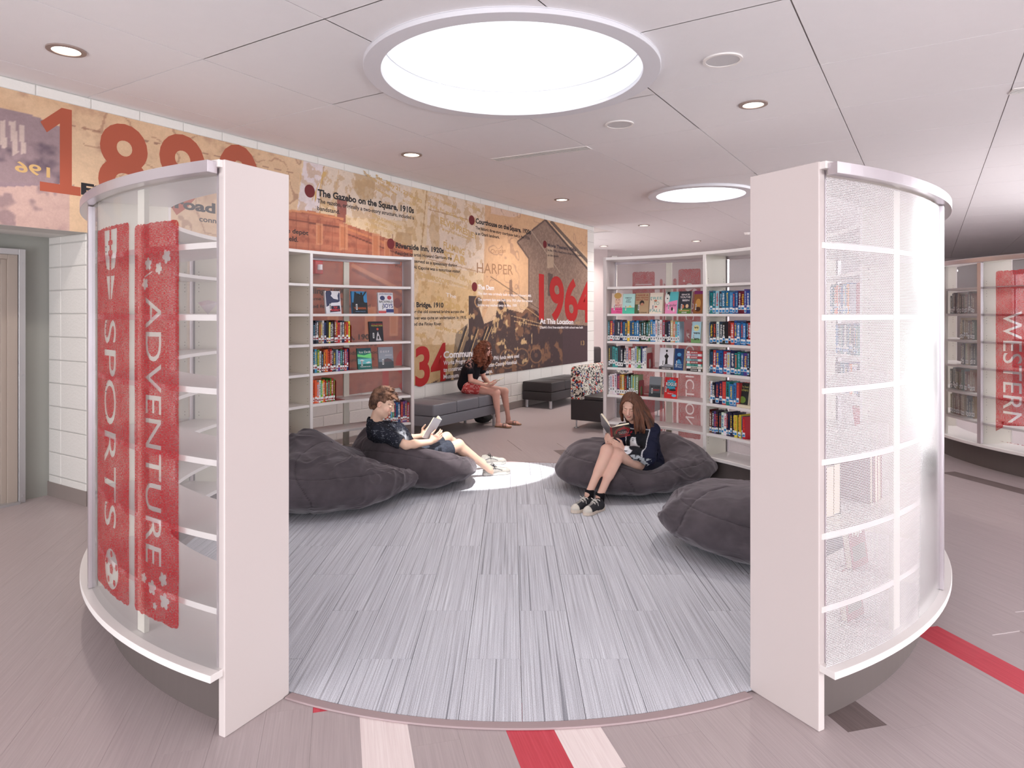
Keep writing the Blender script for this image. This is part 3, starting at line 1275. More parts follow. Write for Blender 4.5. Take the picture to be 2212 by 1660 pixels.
def bookcase(label, center, div, panels, near_end=None, far_end=None, mid=None, inner=True, group='curved bookcases'):
    """div: divider angles in order; panels: one material per bay; near_end / far_end: plan corners of the end boards"""
    t = thing('curved_bookcase', label, 'bookcase', center, 0, group=group)
    lo, hi = min(div), max(div)
    MB().arc(2.345, 2.54, lo + 0.3, hi - 0.3, 0, 0.23, m_kick).build('plinth', t)
    MB().arc(RI - 0.005, RR, lo, hi, 0.23, 0.258, m_white).build('base_board', t, bevel=0.002)
    MB().arc(RI - 0.005, RO, lo, hi, 2.15, 2.178, m_white).build('top_board', t, bevel=0.002)
    MB().arc(RO - 0.004, RR, lo + 0.3, hi - 0.3, 2.125, 2.170, m_alu).build('top_rail', t, bevel=0.002)
    for a0, a1 in zip(div, div[1:]):
        for z in LEVELS:
            MB().arc(RI + 0.01, RS, min(a0, a1) + 0.25, max(a0, a1) - 0.25, z - 0.024, z, m_white).build('shelf', t, bevel=0.0015)
    for a in div[1:-1]:
        r = math.radians(a)
        c = ((RI + RS) / 2 * math.sin(r), (RI + RS) / 2 * math.cos(r), (0.258 + 2.15) / 2)
        d_ = MB().box(c, (0.026, RS - RI, 2.15 - 0.258), m_cream, rz=-r)
        d_.box((RI * math.sin(r), RI * math.cos(r), c[2]), (0.03, 0.012, 2.15 - 0.258), m_white, rz=-r)
        d_.build('divider', t)
        MB().box((RO * math.sin(r), RO * math.cos(r), 1.19), (0.045, 0.03, 1.86), m_alu, rz=-r).build('back_stile', t)
    # shelf pin holes on the dividers
    ph = MB()
    for a in div[1:-1]:
        r = math.radians(a)
        for R_ in (RI + 0.035, RS - 0.035):
            for z in LEVELS:
                for dz in (-0.10, -0.07, -0.045, 0.03, 0.055):
                    for sgn in (-1, 1):
                        ph.box((R_ * math.sin(r) + sgn * 0.0132 * math.cos(r), R_ * math.cos(r) - sgn * 0.0132 * math.sin(r), z + dz), (0.001, 0.006, 0.006), m_pin, rz=-r)
    o = ph.build('pin_holes', t, fix=False)
    o['kind'] = 'stuff'
    for k, (a0, a1) in enumerate(zip(div, div[1:])):
        am = (mid[k] if mid and mid[k] is not None else (a0 + a1) / 2)
        r = math.radians(am)
        MB().box(((RO - 0.035) * math.sin(r), (RO - 0.035) * math.cos(r), 1.19), (0.06, 0.02, 1.86), m_cream, rz=-r).build('back_stile', t)
        if panels[k] is not None:
            p = curved_sheet('back_panel', RO, a0, a1, 0.258, 2.115, panels[k], t)
            t[f'bay{k}'] = p.name
    for ends in (near_end, far_end):
        if ends:
            (ax, ay), (bx, by), side = ends
            A, B_ = Vector((ax - center[0], ay - center[1], 0)), Vector((bx - center[0], by - center[1], 0))
            dd = (B_ - A).normalized()
            pr = Vector((-dd.y, dd.x, 0)) * side * 0.034
            MB().prism([A, B_, B_ + pr, A + pr], 0.0, ZTOP, m_panel).build('end_panel', t, bevel=0.004)
            # brushed edge strip beside the panel
            pe = B_ + pr
            MB().prism([B_ + pr * 1.0 - dd * 0.02, B_ + pr * 1.0, B_ + pr * 1.28, B_ + pr * 1.28 - dd * 0.02], 0.26, 2.15, m_alu).build('edge_strip', t)
    return t


m_pin = mat('pin_hole_dark', (120, 112, 100), rough=0.8)
case_r = bookcase('right curved bookcase with white perforated back around the reading circle', PC, [24.7, 51.7, 79.6, 107.5, 128.0, 153.6],
                  [m_clear, m_perf, m_perf, m_perf, m_perf],
                  near_end=((1.011, 2.853), (1.171, 2.561), 1), far_end=((0.947, 6.976), (1.09, 7.28), -1), mid=[None, None, None, None, 141.6])
case_l = bookcase('left curved bookcase with clear printed back around the reading circle', PC, [-27.4, -55.2, -79.1, -103.0, -127.5, -154.8],
                  [m_fine, m_clear, m_clear, m_clear, m_clear],
                  near_end=((-0.933, 2.812), (-1.081, 2.525), -1), far_end=((-1.008, 6.93), (-1.145, 7.23), 1), mid=[None, None, None, None, -142.5])

# ------------------------------------------------------------------ the printed mural
MU0, MU1, MZ0, MZ1 = -8.4, 3.0, 0.623, 3.296
MV = 0.010


def mural_uv(px, py, v=MV):
    """pixel of the photograph -> position (u, z) on the mural plane"""
    a = (px - 1106) / F_PX
    # (W0 + D u + N v): x = a * y
    x0, y0 = W0.x + N.x * v, W0.y + N.y * v
    u = (a * y0 - x0) / (D.x - a * D.y)
    Y = y0 + D.y * u
    return u, EYE + (677 - py) * Y / F_PX


mural = thing('wall_mural', 'long printed mural of sepia town history with red years on the left wall', 'mural', wp(0, 0, 0), WROT)

nu, nz = 1000, 250
uu = np.linspace(MU0, MU1, nu)
zz = np.linspace(MZ0, MZ1, nz)
UU, ZZ = np.meshgrid(uu, zz)
Xw = W0.x + D.x * UU + N.x * MV
Yw = W0.y + D.y * UU + N.y * MV
PX = 1106 + F_PX * Xw / Yw
PY = 677 - F_PX * (ZZ - EYE) / Yw
# keep the far-left unseen part sane
PP = np.stack([UU.ravel(), ZZ.ravel(), np.zeros(UU.size)], 1)


def nz2(s, seed, octs=4, gain=0.55, sx=1.0):
    Q = PP * np.array([sx, 1, 1])
    return fbm(Q + 50, s, seed, octs, gain).reshape(UU.shape)


def lin(r, g, b):
    return np.array(srgb(r, g, b)[:3])


def inside(poly):
    m = np.zeros(PX.shape, bool)
    n = len(poly)
    for i in range(n):
        x1, y1 = poly[i]
        x2, y2 = poly[(i + 1) % n]
        if y1 == y2:
            continue
        c = ((PY >= min(y1, y2)) & (PY < max(y1, y2)))
        xi = x1 + (PY - y1) * (x2 - x1) / (y2 - y1)
        m ^= c & (PX < xi)
    return m


base = lin(222, 182, 128) + 0 * UU[..., None]


def paint(mask, c, a=1.0):
    global base
    al = (mask * a)[..., None] if mask.dtype != bool else mask[..., None] * a
    base = base * (1 - al) + np.asarray(c) * al


n1 = nz2(1.2, 3)
n2 = nz2(7, 9)
n3 = nz2(22, 21, 3)
paint(np.clip(n1 * 0.6 + 0.2, 0, 1), lin(206, 158, 104), 0.7)
paint(np.clip(n2 - 0.45, 0, 1) * (PX < 660), lin(160, 114, 84), 0.6)
paint((PX < 150) & (PY > 395), lin(196, 158, 134), 0.75)
# faded map script under the header, left
paint(np.clip((nz2(9, 31, 3) - 0.25) * 3, 0, 1) * (PX < 160) * (PY > 400), lin(120, 96, 92), 0.6)
# dark sepia photograph at the far left
ph = inside([(-400, 120), (0, 233), (60, 246), (118, 268), (131, 275), (131, 398), (60, 402), (-400, 420)])
paint(ph, lin(148, 122, 112), 0.9)
paint(ph * np.clip(nz2(6, 41, 4) * 1.2, 0, 1), lin(96, 76, 76), 0.9)
paint(inside([(0, 262), (12, 258), (14, 320), (2, 322)]) | inside([(20, 262), (34, 262), (40, 330), (28, 336)]) | inside([(40, 268), (52, 272), (56, 330), (46, 334)]), lin(216, 186, 150), 0.75)
# dashed boundary on the map
for x in range(150, 640, 26):
    yb = 268 + (x - 150) * 0.215
    paint(inside([(x, yb), (x + 15, yb + 3), (x + 15, yb + 6), (x, yb + 3)]), lin(140, 96, 70), 0.8)
# map wiggles and town script
wig = np.abs(nz2(2.3, 77, 3)) < 0.035
paint(wig & (PX < 660) & (PX > 180), lin(160, 112, 78), 0.6)
paint(np.clip((nz2(12, 51, 2, sx=0.6) - 0.45) * 4, 0, 1) * (np.abs(PY - (390 + (PX - 555) * 0.2) + 55) < 9) * (PX > 530) * (PX < 625), lin(130, 92, 66), 0.8)
# newsprint
news = inside([(655, 300), (990, 395), (1070, 430), (1052, 560), (1040, 745), (960, 840), (880, 860), (880, 560), (780, 500), (640, 480)])
paint(news, lin(226, 192, 136), 0.9)
paint(inside([(657, 340), (700, 352), (694, 395), (688, 470), (640, 468)]), lin(226, 206, 182), 0.85)
paint(inside([(700, 352), (890, 400), (880, 478), (760, 470), (692, 430)]), lin(224, 200, 162), 0.7)
paint(inside([(925, 415), (1060, 440), (1045, 590), (1000, 585), (920, 560)]), lin(226, 198, 158), 0.7)
paint(inside([(905, 605), (1030, 628), (1016, 690), (900, 672)]), lin(222, 178, 110), 0.8)
paint((nz2(10, 61, 4) > 0.35) & news, lin(190, 140, 70), 0.5)
paint(inside([(770, 362), (800, 358), (812, 390), (806, 430), (782, 436), (765, 410)]), lin(190, 150, 92), 0.7)
paint(inside([(860, 500), (890, 505), (888, 540), (850, 520)]), lin(186, 144, 88), 0.7)
paint(inside([(932, 462), (948, 470), (950, 540), (935, 545), (926, 500)]), lin(200, 158, 96), 0.6)
for (a, c) in (((922, 412), (908, 560)), ((925, 560), (1045, 590)), ((1060, 440), (1045, 590)), ((925, 452), (1030, 480)), ((700, 352), (690, 470))):
    dx, dy = c[0] - a[0], c[1] - a[1]
    L = math.hypot(dx, dy)
    t = ((PX - a[0]) * dx + (PY - a[1]) * dy) / L ** 2
    d_ = np.abs((PX - a[0]) * dy - (PY - a[1]) * dx) / L
    paint((t > 0) & (t < 1) & (d_ < 0.9), lin(176, 128, 70), 0.8)
# brick depot
brick = inside([(560, 448), (625, 456), (668, 455), (700, 462), (738, 470), (742, 482), (850, 520), (892, 540), (892, 845), (560, 880)])
paint(brick, lin(184, 104, 66), 0.95)
paint(inside([(728, 430), (750, 434), (746, 482), (728, 474)]), lin(140, 62, 48), 0.9)
row = (np.floor(ZZ / 0.052) % 2 == 0)
paint(brick & row, lin(168, 88, 54), 0.5)
paint(brick & (PY > 560), lin(146, 72, 52), 0.55)
paint(brick * np.clip(nz2(14, 71, 3), 0, 1), lin(120, 60, 42), 0.5)


def pline(a, c, w, colr, al=0.9):
    dx, dy = c[0] - a[0], c[1] - a[1]
    L = math.hypot(dx, dy)
    t = ((PX - a[0]) * dx + (PY - a[1]) * dy) / L ** 2
    d_ = np.abs((PX - a[0]) * dy - (PY - a[1]) * dx) / L
    paint((t > 0) & (t < 1) & (d_ < w), colr, al)


pline((560, 452), (668, 458), 2.2, lin(216, 140, 84))
pline((668, 458), (742, 474), 2.2, lin(212, 134, 78))
pline((735, 488), (890, 548), 2.4, lin(206, 126, 72))
pline((735, 500), (890, 560), 1.5, lin(110, 56, 38))
pline((600, 470), (735, 492), 1.6, lin(112, 58, 40))
pline((760, 572), (890, 640), 4, lin(206, 136, 88), 0.7)
pline((760, 582), (890, 650), 3, lin(112, 58, 46), 0.7)
for (x, y, w, h) in ((742, 512, 9, 28), (812, 530, 8, 26), (836, 540, 7, 22), (690, 505, 8, 24), (720, 700, 12, 40), (800, 700, 12, 40), (850, 690, 9, 36)):
    paint(inside([(x - w, y - h), (x + w, y - h + w * 0.3), (x + w, y + h), (x - w, y + h)]), lin(214, 144, 92), 0.7)
    paint(inside([(x - w * .6, y - h * .8), (x + w * .6, y - h * .75), (x + w * .6, y + h * .85), (x - w * .6, y + h * .85)]), lin(190, 112, 64), 0.9)
for k in range(9):
    pline((640 + k * 26, 458 + k * 6), (640 + k * 26, 560), 0.7, lin(134, 72, 46), 0.6)
# right half: sky, road map, building, locomotive
sky_ = inside([(1048, 420), (1275, 470), (1275, 560), (1180, 475), (1118, 523), (1142, 560), (1142, 640), (1060, 650), (1040, 700), (1045, 600)])
paint(sky_, lin(214, 164, 108), 0.9)
paint(inside([(1062, 430), (1150, 452), (1110, 470), (1060, 462)]) , lin(222, 194, 160), 0.5)
paint(wig & (PX > 1045), lin(150, 112, 84), 0.5)
bld = inside([(1178, 475), (1275, 585), (1275, 800), (1140, 810), (1142, 556), (1117, 523)])
paint(bld, lin(134, 104, 78), 0.95)
paint(bld & (nz2(30, 91, 3) > 0.05), lin(164, 132, 98), 0.55)
pline((1178, 475), (1275, 588), 2.0, lin(70, 54, 46))
pline((1190, 478), (1275, 572), 3.2, lin(92, 76, 60))
pline((1178, 475), (1117, 523), 1.6, lin(92, 70, 56))
pline((1117, 523), (1142, 558), 1.6, lin(92, 70, 56))
pline((1142, 558), (1142, 700), 1.2, lin(100, 76, 58))
pline((1145, 495), (1210, 590), 0.9, lin(190, 160, 120), 0.7)
paint(inside([(1182, 530), (1196, 533), (1196, 578), (1182, 580)]), lin(186, 154, 112), 0.9)
paint(inside([(1184, 590), (1194, 592), (1194, 640), (1184, 640)]), lin(70, 52, 44), 0.7)
# locomotive
loco = inside([(1012, 640), (1030, 640), (1034, 662), (1046, 700), (1070, 690), (1076, 648), (1092, 646), (1096, 668), (1128, 676), (1140, 662), (1160, 672), (1178, 700), (1275, 704), (1275, 800), (1120, 806), (960, 836), (890, 850), (985, 800), (1000, 760), (1012, 720)])
paint(loco, lin(66, 46, 40), 0.97)
paint(inside([(890, 745), (985, 745), (1000, 780), (985, 820), (890, 838)]) & ~loco, lin(190, 150, 90), 0.8)
gold = np.clip((nz2(6, 101, 4) - 0.30) * 3.0, 0, 1) * (loco & (PX < 1215) & (PY > 650))
paint(gold, lin(158, 108, 66), 0.55)
hl = np.clip((nz2(9, 111, 4) - 0.55) * 4.0, 0, 1) * (loco & (PX < 1150))
paint(hl, lin(222, 178, 112), 0.8)
paint(inside([(985, 720), (1010, 700), (1018, 745), (1000, 800), (975, 800)]), lin(46, 34, 34), 0.6)
for a, c in (((1008, 705), (980, 790)), ((1030, 712), (1004, 792)), ((1052, 706), (1022, 790)), ((1060, 706), (1042, 750)), ((1000, 790), (1080, 786))):
    pline(a, c, 2.6, lin(40, 30, 30))
    pline((a[0] + 3, a[1]), (c[0] + 3, c[1]), 0.8, lin(220, 176, 110))
for a, c in (((1076, 650), (1140, 668)), ((1110, 684), (1170, 700)), ((1110, 694), (1180, 708)), ((1130, 660), (1170, 690)), ((1060, 600), (1160, 664))):
    pline(a, c, 0.9, lin(210, 166, 104), 0.7)
pline((1060, 598), (1165, 668), 0.8, lin(60, 44, 40))
for (x, y, r) in ((1096, 776, 20), (1128, 772, 18), (1158, 768, 16)):
    rr = np.hypot((PX - x) / 0.8, PY - y)
    paint(np.abs(rr - r) < 1.6, lin(150, 106, 66), 0.7)
    paint(rr < r * 0.3, lin(120, 84, 58), 0.7)
for (x, y) in ((1082, 660), (1034, 652)):
    rr = np.hypot((PX - x) / 0.7, PY - y)
    paint((rr < 13) & (rr > 10), lin(200, 150, 92), 0.8)
    paint(rr < 10, lin(60, 44, 40), 0.8)
paint(inside([(1100, 606), (1106, 604), (1108, 640), (1100, 640)]), lin(120, 88, 66), 0.8)
paint(inside([(1216, 706), (1275, 708), (1275, 786), (1216, 790)]), lin(78, 56, 50), 0.9)
base *= (1 + 0.05 * n3[..., None])
base = np.clip(base * np.array([0.86, 0.93, 1.32]), 0, 1)

verts = np.stack([UU.ravel(), np.full(UU.size, -MV), ZZ.ravel()], 1)
ii, jj = np.meshgrid(np.arange(nz - 1), np.arange(nu - 1), indexing='ij')
q0 = (ii * nu + jj).ravel()
quads = np.stack([q0, q0 + 1, q0 + nu + 1, q0 + nu], 1)
# no print over the door recess
Uf, Zf = UU.ravel(), ZZ.ravel()
keep = ~((Uf[quads].mean(1) < UC) & (Zf[quads].mean(1) < HEAD))
quads = quads[keep]
m_mural = attr_mat('mural_print', rough=0.5, spec=0.35, fine=(60, 0.07))
fast_mesh('printed_sheet', verts, quads, [m_mural], mural, base.reshape(-1, 3), smooth=False)
e = MB()
e.box(((UC + MU1) / 2, -0.0045, (MZ0 + MZ1) / 2), (MU1 - UC, 0.009, MZ1 - MZ0 - 0.001), m_white)
e.box(((MU0 + UC) / 2, -0.0045, (HEAD + MZ1) / 2), (UC - MU0, 0.009, MZ1 - HEAD - 0.001), m_white)
e.build('backing_sheet', mural, fix=False)


def ink(name, rgb, rough=0.5):
    return mat('ink_' + name, rgb, rough=rough, spec=0.3)


INK = dict(black=ink('black', (34, 30, 34)), white=ink('white', (226, 220, 222)), red=ink('red', (168, 36, 36)), maroon=ink('maroon', (108, 28, 34)),
           brown=ink('brown', (164, 82, 60)), gold=ink('gold', (200, 164, 110)), fade=ink('faded', (150, 112, 84)), grey=ink('grey', (70, 60, 66)), dim=ink('dim', (124, 92, 74)))
_wl = [0]


def wall_text(s, a, c, h, colr, bold=0.025, name='lettering', trim=None):
    """text on the mural between two baseline pixels a and c, cap height h pixels at a"""
    ua, za = mural_uv(*a)
    uc, zc = mural_uv(*c)
    _, zt = mural_uv(a[0], a[1] - h)
    H = (zt - za) / 0.73
    vs, fs, w = text_geo(s, bold)
    L = uc - ua
    sl = (zc - za) / L
    _wl[0] += 1
    off = -MV - 0.0004 - 0.00002 * _wl[0]
    pts = [(ua + x / w * L, off, za + x / w * L * sl + y * H) for x, y in vs]
    mb = MB().add(pts, fs, INK[colr])
    if trim is not None:
        mb.v = [(min(p[0], trim), p[1], p[2]) for p in mb.v]
    return mb.build(name, mural, fix=False)


def wall_dot(x, y, rx, ry, colr='maroon'):
    u_, z_ = mural_uv(x, y)
    _, z2 = mural_uv(x, y - ry)
    r = z2 - z_
    n = 40
    pts = [(u_ + r * math.cos(2 * PI * k / n), -MV - 0.002, z_ + r * math.sin(2 * PI * k / n)) for k in range(n)]
    pts += [(p[0], -MV, p[2]) for p in pts]
    MB().add(pts, [tuple(range(n))] + [(k, (k + 1) % n, n + (k + 1) % n, n + k) for k in range(n)], INK[colr]).build('marker_dot', mural)


# faint newsprint lettering first, then the captions
for a in (("Sat., May 21, 22 and 23", (812, 385), (911, 440), 9), ("Thurs., Fri. and Sat., May 14, 15", (923, 444), (1026, 488), 8), ("ELVIS PRESLEY", (951, 482), (1031, 519), 14),
          ("FLAMING", (958, 535), (1003, 552), 14), ("STAR", (958, 559), (1006, 573), 18), ("CINEMASCOPE", (906, 598), (970, 616), 11), ("Tues., May 17, 18", (940, 583), (1018, 614), 8),
          ("Robe", (944, 659), (994, 671), 20), ("Sat., May 28, 29", (940, 710), (999, 722), 8), ("MARTIN", (898, 727), (921, 732), 9), ("IN COLOR", (870, 436), (897, 446), 6),
          ("DOUGLAS DAWN ROLAND", (804, 468), (868, 496), 8), ("CESAR ROMERO", (803, 478), (836, 493), 6), ("LEE J. COBB KATY JURADO", (788, 486), (848, 506), 6),
          ("at your Hill Road Drive in", (955, 497), (1015, 519), 6), ("THE GREATEST ENTERTAINMENT", (974, 612), (1012, 624), 5), ("COLORSCOPE", (1010, 446), (1036, 458), 6),
          ("Their's was a love that never", (785, 375), (858, 424), 7), ("looked back !", (812, 410), (846, 430), 7), ("COLOR TECHNISCOPE", (930, 428), (985, 452), 6)):
    wall_text(*a, 'gold', 0.03, 'newsprint_lettering')
wall_text("TA", (674, 452), (706, 372), 22, 'gold', 0.03, 'newsprint_lettering')
wall_text("STARTING", (716, 460), (732, 372), 8, 'gold', 0.03, 'newsprint_lettering')
wall_text("The", (963, 641), (985, 645), 9, 'white', 0.0, 'newsprint_lettering')
wall_text("HARPER", (1030, 590), (1108, 594), 24, 'fade', 0.0, 'map_lettering')
wall_text("Christian", (1060, 548), (1092, 546), 10, 'fade', 0.0, 'map_lettering')
wall_text("Springrat", (548, 365), (622, 384), 9, 'fade', 0.0, 'map_lettering')
wall_text("196", (108, 384), (32, 369), 22, 'gold', 0.02, 'photo_lettering')
wall_text("13", (1255, 746), (1262, 746), 10, 'gold', 0.0, 'photo_lettering')
wall_text("16 21", (1244, 700), (1252, 700), 5, 'gold', 0.0, 'photo_lettering')
one = [mural_uv(*p) for p in ((86, 412), (86, 392), (129, 398.5), (129, 267), (101, 286), (87, 263), (133, 233), (155, 238), (155, 402), (174, 405), (174, 424))]
MB().add([(p[0], -MV - 0.0012, p[1]) for p in one], [tuple(range(len(one)))], INK['brown']).build('year_numerals', mural, fix=False)
for ch, xa, xb in (('8', 212, 321), ('9', 344, 443), ('0', 468, 560)):
    wall_text(ch, (xa, 413 + .137 * (xa - 86)), (xb, 413 + .137 * (xb - 86)), 183 - .045 * (xa - 92), 'brown', 0.03, 'year_numerals')
wall_text("First Railroad", (175, 419), (465, 461), 25, 'black', 0.04)
wall_text("connected by train, with the depot", (430, 478), (666, 508.5), 11.5, 'black', 0.022)
wall_text("to Springfield.", (560, 512.5), (644, 523), 11.5, 'black', 0.022)
wall_text("The Gazebo on the Square, 1910s", (686, 423), (894, 461), 15, 'black', 0.035)
wall_text("The gazebo, originally a two-story structure, included a", (685.5, 438), (894, 474.5), 9.5, 'black', 0.018)
wall_text("bandstand.", (685.5, 454), (734, 462.5), 9.5, 'black', 0.018)
wall_text("Riverside Inn, 1920s", (854.4, 535.5), (958.5, 547), 12, 'black', 0.035)
wall_text("Founded by artist Howard Garrison, the", (854.4, 549.7), (976, 561.5), 7.5, 'black', 0.018)
wall_text("Inn served as a speakeasy during", (882, 566), (987, 577), 7.5, 'black', 0.018)
wall_text("and Al Capone was a notorious visitor.", (880, 579.5), (995, 590), 7.5, 'black', 0.018)
wall_text("Covered Bridge, 1910", (850, 663), (957.8, 664.5), 11.5, 'black', 0.035)
wall_text("Replacing the old covered bridge across the", (868, 677), (1002, 676.5), 7.5, 'black', 0.018)
wall_text("Finley River was quite an undertaking. In 1910,", (868, 691), (1007.5, 689), 7.5, 'black', 0.018)
wall_text("spanned the Finley River.", (874, 704), (954.5, 703), 7.5, 'black', 0.018)
wall_text("Courthouse on the Square, 1920s", (1027.4, 482), (1146.6, 506.6), 11, 'black', 0.035)
wall_text("The historic three-story courthouse built in the 1920s", (1027, 495), (1144, 518), 7, 'black', 0.018)
wall_text("is an Ozark landmark.", (1027, 507), (1079, 516), 7, 'black', 0.018)
wall_text("The Dam", (1032, 625), (1067, 627), 10.5, 'white', 0.03)
wall_text("The dam was originally built to support Hoover's Mill.", (1032, 636.5), (1148, 642), 6.2, 'white', 0.018)
wall_text("The current dam was built circa 1920 after the covered", (1032, 650), (1150, 653), 6.2, 'white', 0.018)
wall_text("bridge was washed away in May, 1909.", (1032, 662), (1117, 663), 6.2, 'white', 0.018)
wall_text("Movie Theaters, 1940s", (1183, 533), (1244, 543.5), 8, 'grey', 0.03)
wall_text("In the 1940s, there were three movie theaters", (1183, 542.5), (1257.6, 555), 5.2, 'grey', 0.015)
wall_text("on the square", (1183, 553.5), (1206, 556), 5.2, 'grey', 0.015)
wall_text("1964", (1164, 687), (1276, 694), 98, 'red', 0.03, 'year_numerals', trim=MU1 - 0.002)
wall_text("At This Location", (1166, 699.4), (1238, 700.6), 11.5, 'white', 0.03)
wall_text("Ozark's first free-standing high school was built", (1166, 710), (1259, 710), 5.6, 'white', 0.018)
wall_text("1934", (826, 850), (967, 818), 90, 'red', 0.03, 'year_numerals')
wall_text("Community Hall", (957.8, 774), (1062, 767), 15, 'white', 0.035)
wall_text("Works Progress Administration (WPA) funds were used", (957.8, 789), (1121, 772.5), 9.5, 'white', 0.022)
wall_text("to construct the Hall. The Christian County Historical", (957.8, 804), (1116, 786), 9.5, 'white', 0.022)
wall_text("Museum now uses the space.", (957.8, 819), (1064, 805.5), 9.5, 'white', 0.022)
wall_text("Building, 1900", (640, 634), (747, 635), 13, 'black', 0.035)
wall_text("The home to the men", (640, 649), (750, 649), 8, 'black', 0.018)
wall_text("provided food to people in need", (640, 666), (800, 664), 8, 'black', 0.018)
wall_text("Theatre, 1908", (700, 735), (806, 733), 12, 'black', 0.035)
wall_text("The multi-use performing arts", (693, 753), (813, 747), 8, 'black', 0.018)
wall_text("individual school", (728, 768), (820, 764), 8, 'black', 0.018)
wall_text("community events.", (728, 784), (810, 778), 8, 'black', 0.018)
wall_text("Prohibition.", (854, 578), (893, 581), 7.5, 'black', 0.0)
for d_ in ((669, 413, 10, 14), (844, 527, 8, 11.5), (1019, 476, 7, 10.5), (1177, 528, 5, 8), (1025, 620, 6.5, 10), (858, 655, 8, 11)):
    wall_dot(*d_)

# ------------------------------------------------------------------ red film prints on the acrylic backs
def outer_angle(px, R=RO, near=True, c=PC):
    """angle on the outer cylinder seen at pixel column px"""
    a = (px - 1106) / F_PX
    A = 1 + a * a
    B = -2 * (c.y + a * c.x)
    Cc = c.x ** 2 + c.y ** 2 - R * R
    disc = max(0, B * B - 4 * A * Cc)
    Y = (-B - math.sqrt(disc)) / (2 * A) if near else (-B + math.sqrt(disc)) / (2 * A)
    X = a * Y
    return math.degrees(math.atan2(X - c.x, Y - c.y))


RF = RO + 0.004


def circle_pts(x, z, r, n=20, sx=1.0, a0=0, a1=2 * PI):
    return [(x + sx * r * math.cos(a0 + (a1 - a0) * k / n), z + r * math.sin(a0 + (a1 - a0) * k / n)) for k in range(n)]


def leaf_pts(x, z, r, rot=0.0):
    out = []
    for k in range(20):
        a = 2 * PI * k / 20
        rr = r * (0.62 + 0.38 * abs(math.cos(2.5 * a)))
        out.append((x + rr * math.cos(a + rot), z + rr * math.sin(a + rot)))
    return out


def panel_of(case, k):
    return bpy.data.objects[case[f'bay{k}']]


# near-left panel: ADVENTURE
aA0, aA1 = outer_angle(293), outer_angle(388)
wA = abs(math.radians(aA1 - aA0)) * RF
ac = (aA0 + aA1) / 2
items = [('ADVENTURE', 1.665, 1.08, 0.125, -0.07)]
for (x, z, r, q) in ((-0.05, 1.80, 0.028, 0.3), (0.03, 1.78, 0.026, 1.1), (0.085, 1.825, 0.03, 2), (-0.075, 1.72, 0.026, 0.8), (0.07, 0.455, 0.035, 0.2), (-0.02, 0.49, 0.032, 1.5),
                     (0.06, 0.54, 0.03, 0.7), (-0.085, 0.515, 0.022, 0.1), (0.0, 0.42, 0.016, 0.1)):
    items.append(('poly', leaf_pts(x, z, r, q)))
for (x0, z0_, x1, z1_) in ((-0.08, 1.745, -0.02, 1.765),):
    items.append(('poly', [(x0, z0_), (x1, z1_), (x1, z1_ + 0.006), (x0, z0_ + 0.006)]))
# strips printed one by one on the bay's acrylic
zt = EYE + 200 * 2.62 / F_PX
bent_print('red_print', RF, ac, wA, 0.365, 1.965, items, panel_of(case_l, 4), seed=2)
# SPORTS
aS0, aS1 = outer_angle(213), outer_angle(281)
wS = abs(math.radians(aS1 - aS0)) * RF
items = [('SPORTS', 1.57, 0.92, 0.165, -0.085)]
# football at the top, soccer ball at the bottom
fb = [(0.0, 1.625)] + [(-0.10 + 0.0 * k, 1.70 + 0.05 * k) for k in range(1)]
items.append(('poly', [(-0.085, 1.97), (-0.080, 1.87), (-0.055, 1.80), (-0.012, 1.79), (-0.012, 1.85), (-0.03, 1.86), (-0.03, 1.875), (-0.012, 1.88), (-0.012, 1.90), (-0.03, 1.905), (-0.03, 1.92), (-0.012, 1.925), (-0.012, 1.97)]))
items.append(('poly', [(0.085, 1.97), (0.080, 1.87), (0.055, 1.80), (0.012, 1.79), (0.012, 1.85), (0.03, 1.86), (0.03, 1.875), (0.012, 1.88), (0.012, 1.90), (0.03, 1.905), (0.03, 1.92), (0.012, 1.925), (0.012, 1.97)]))
items.append(('poly', [(-0.055, 1.765), (-0.008, 1.765), (-0.008, 1.66), (-0.02, 1.665)]))
items.append(('poly', [(0.055, 1.765), (0.008, 1.765), (0.008, 1.66), (0.02, 1.665)]))
bx, bz, br = 0.012, 0.47, 0.088
items.append(('poly', circle_pts(bx, bz, br, 30)))
items.append(('poly', circle_pts(bx, bz, 0.026, 5, a0=PI / 2, a1=PI / 2 + 2 * PI)))
for k in range(5):
    a = PI / 2 + 2 * PI * k / 5
    items.append(('poly', circle_pts(bx + 0.066 * math.cos(a), bz + 0.066 * math.sin(a), 0.017, 5, a0=a + PI, a1=a + 3 * PI)))
bent_print('red_print', RF, (aS0 + aS1) / 2, wS, 0.36, 1.985, items, panel_of(case_l, 4), seed=5)

# far-right bay, printed on its outside: three book spines (FICTION at the right)
def far_strip(p0, p1, z0, z1, items, seed):
    a0, a1 = outer_angle(p0, near=False), outer_angle(p1, near=False)
    bent_print('red_print', RF, (a0 + a1) / 2, abs(math.radians(a1 - a0)) * RF, z0, z1, items, panel_of(case_r, 0), seed=seed)


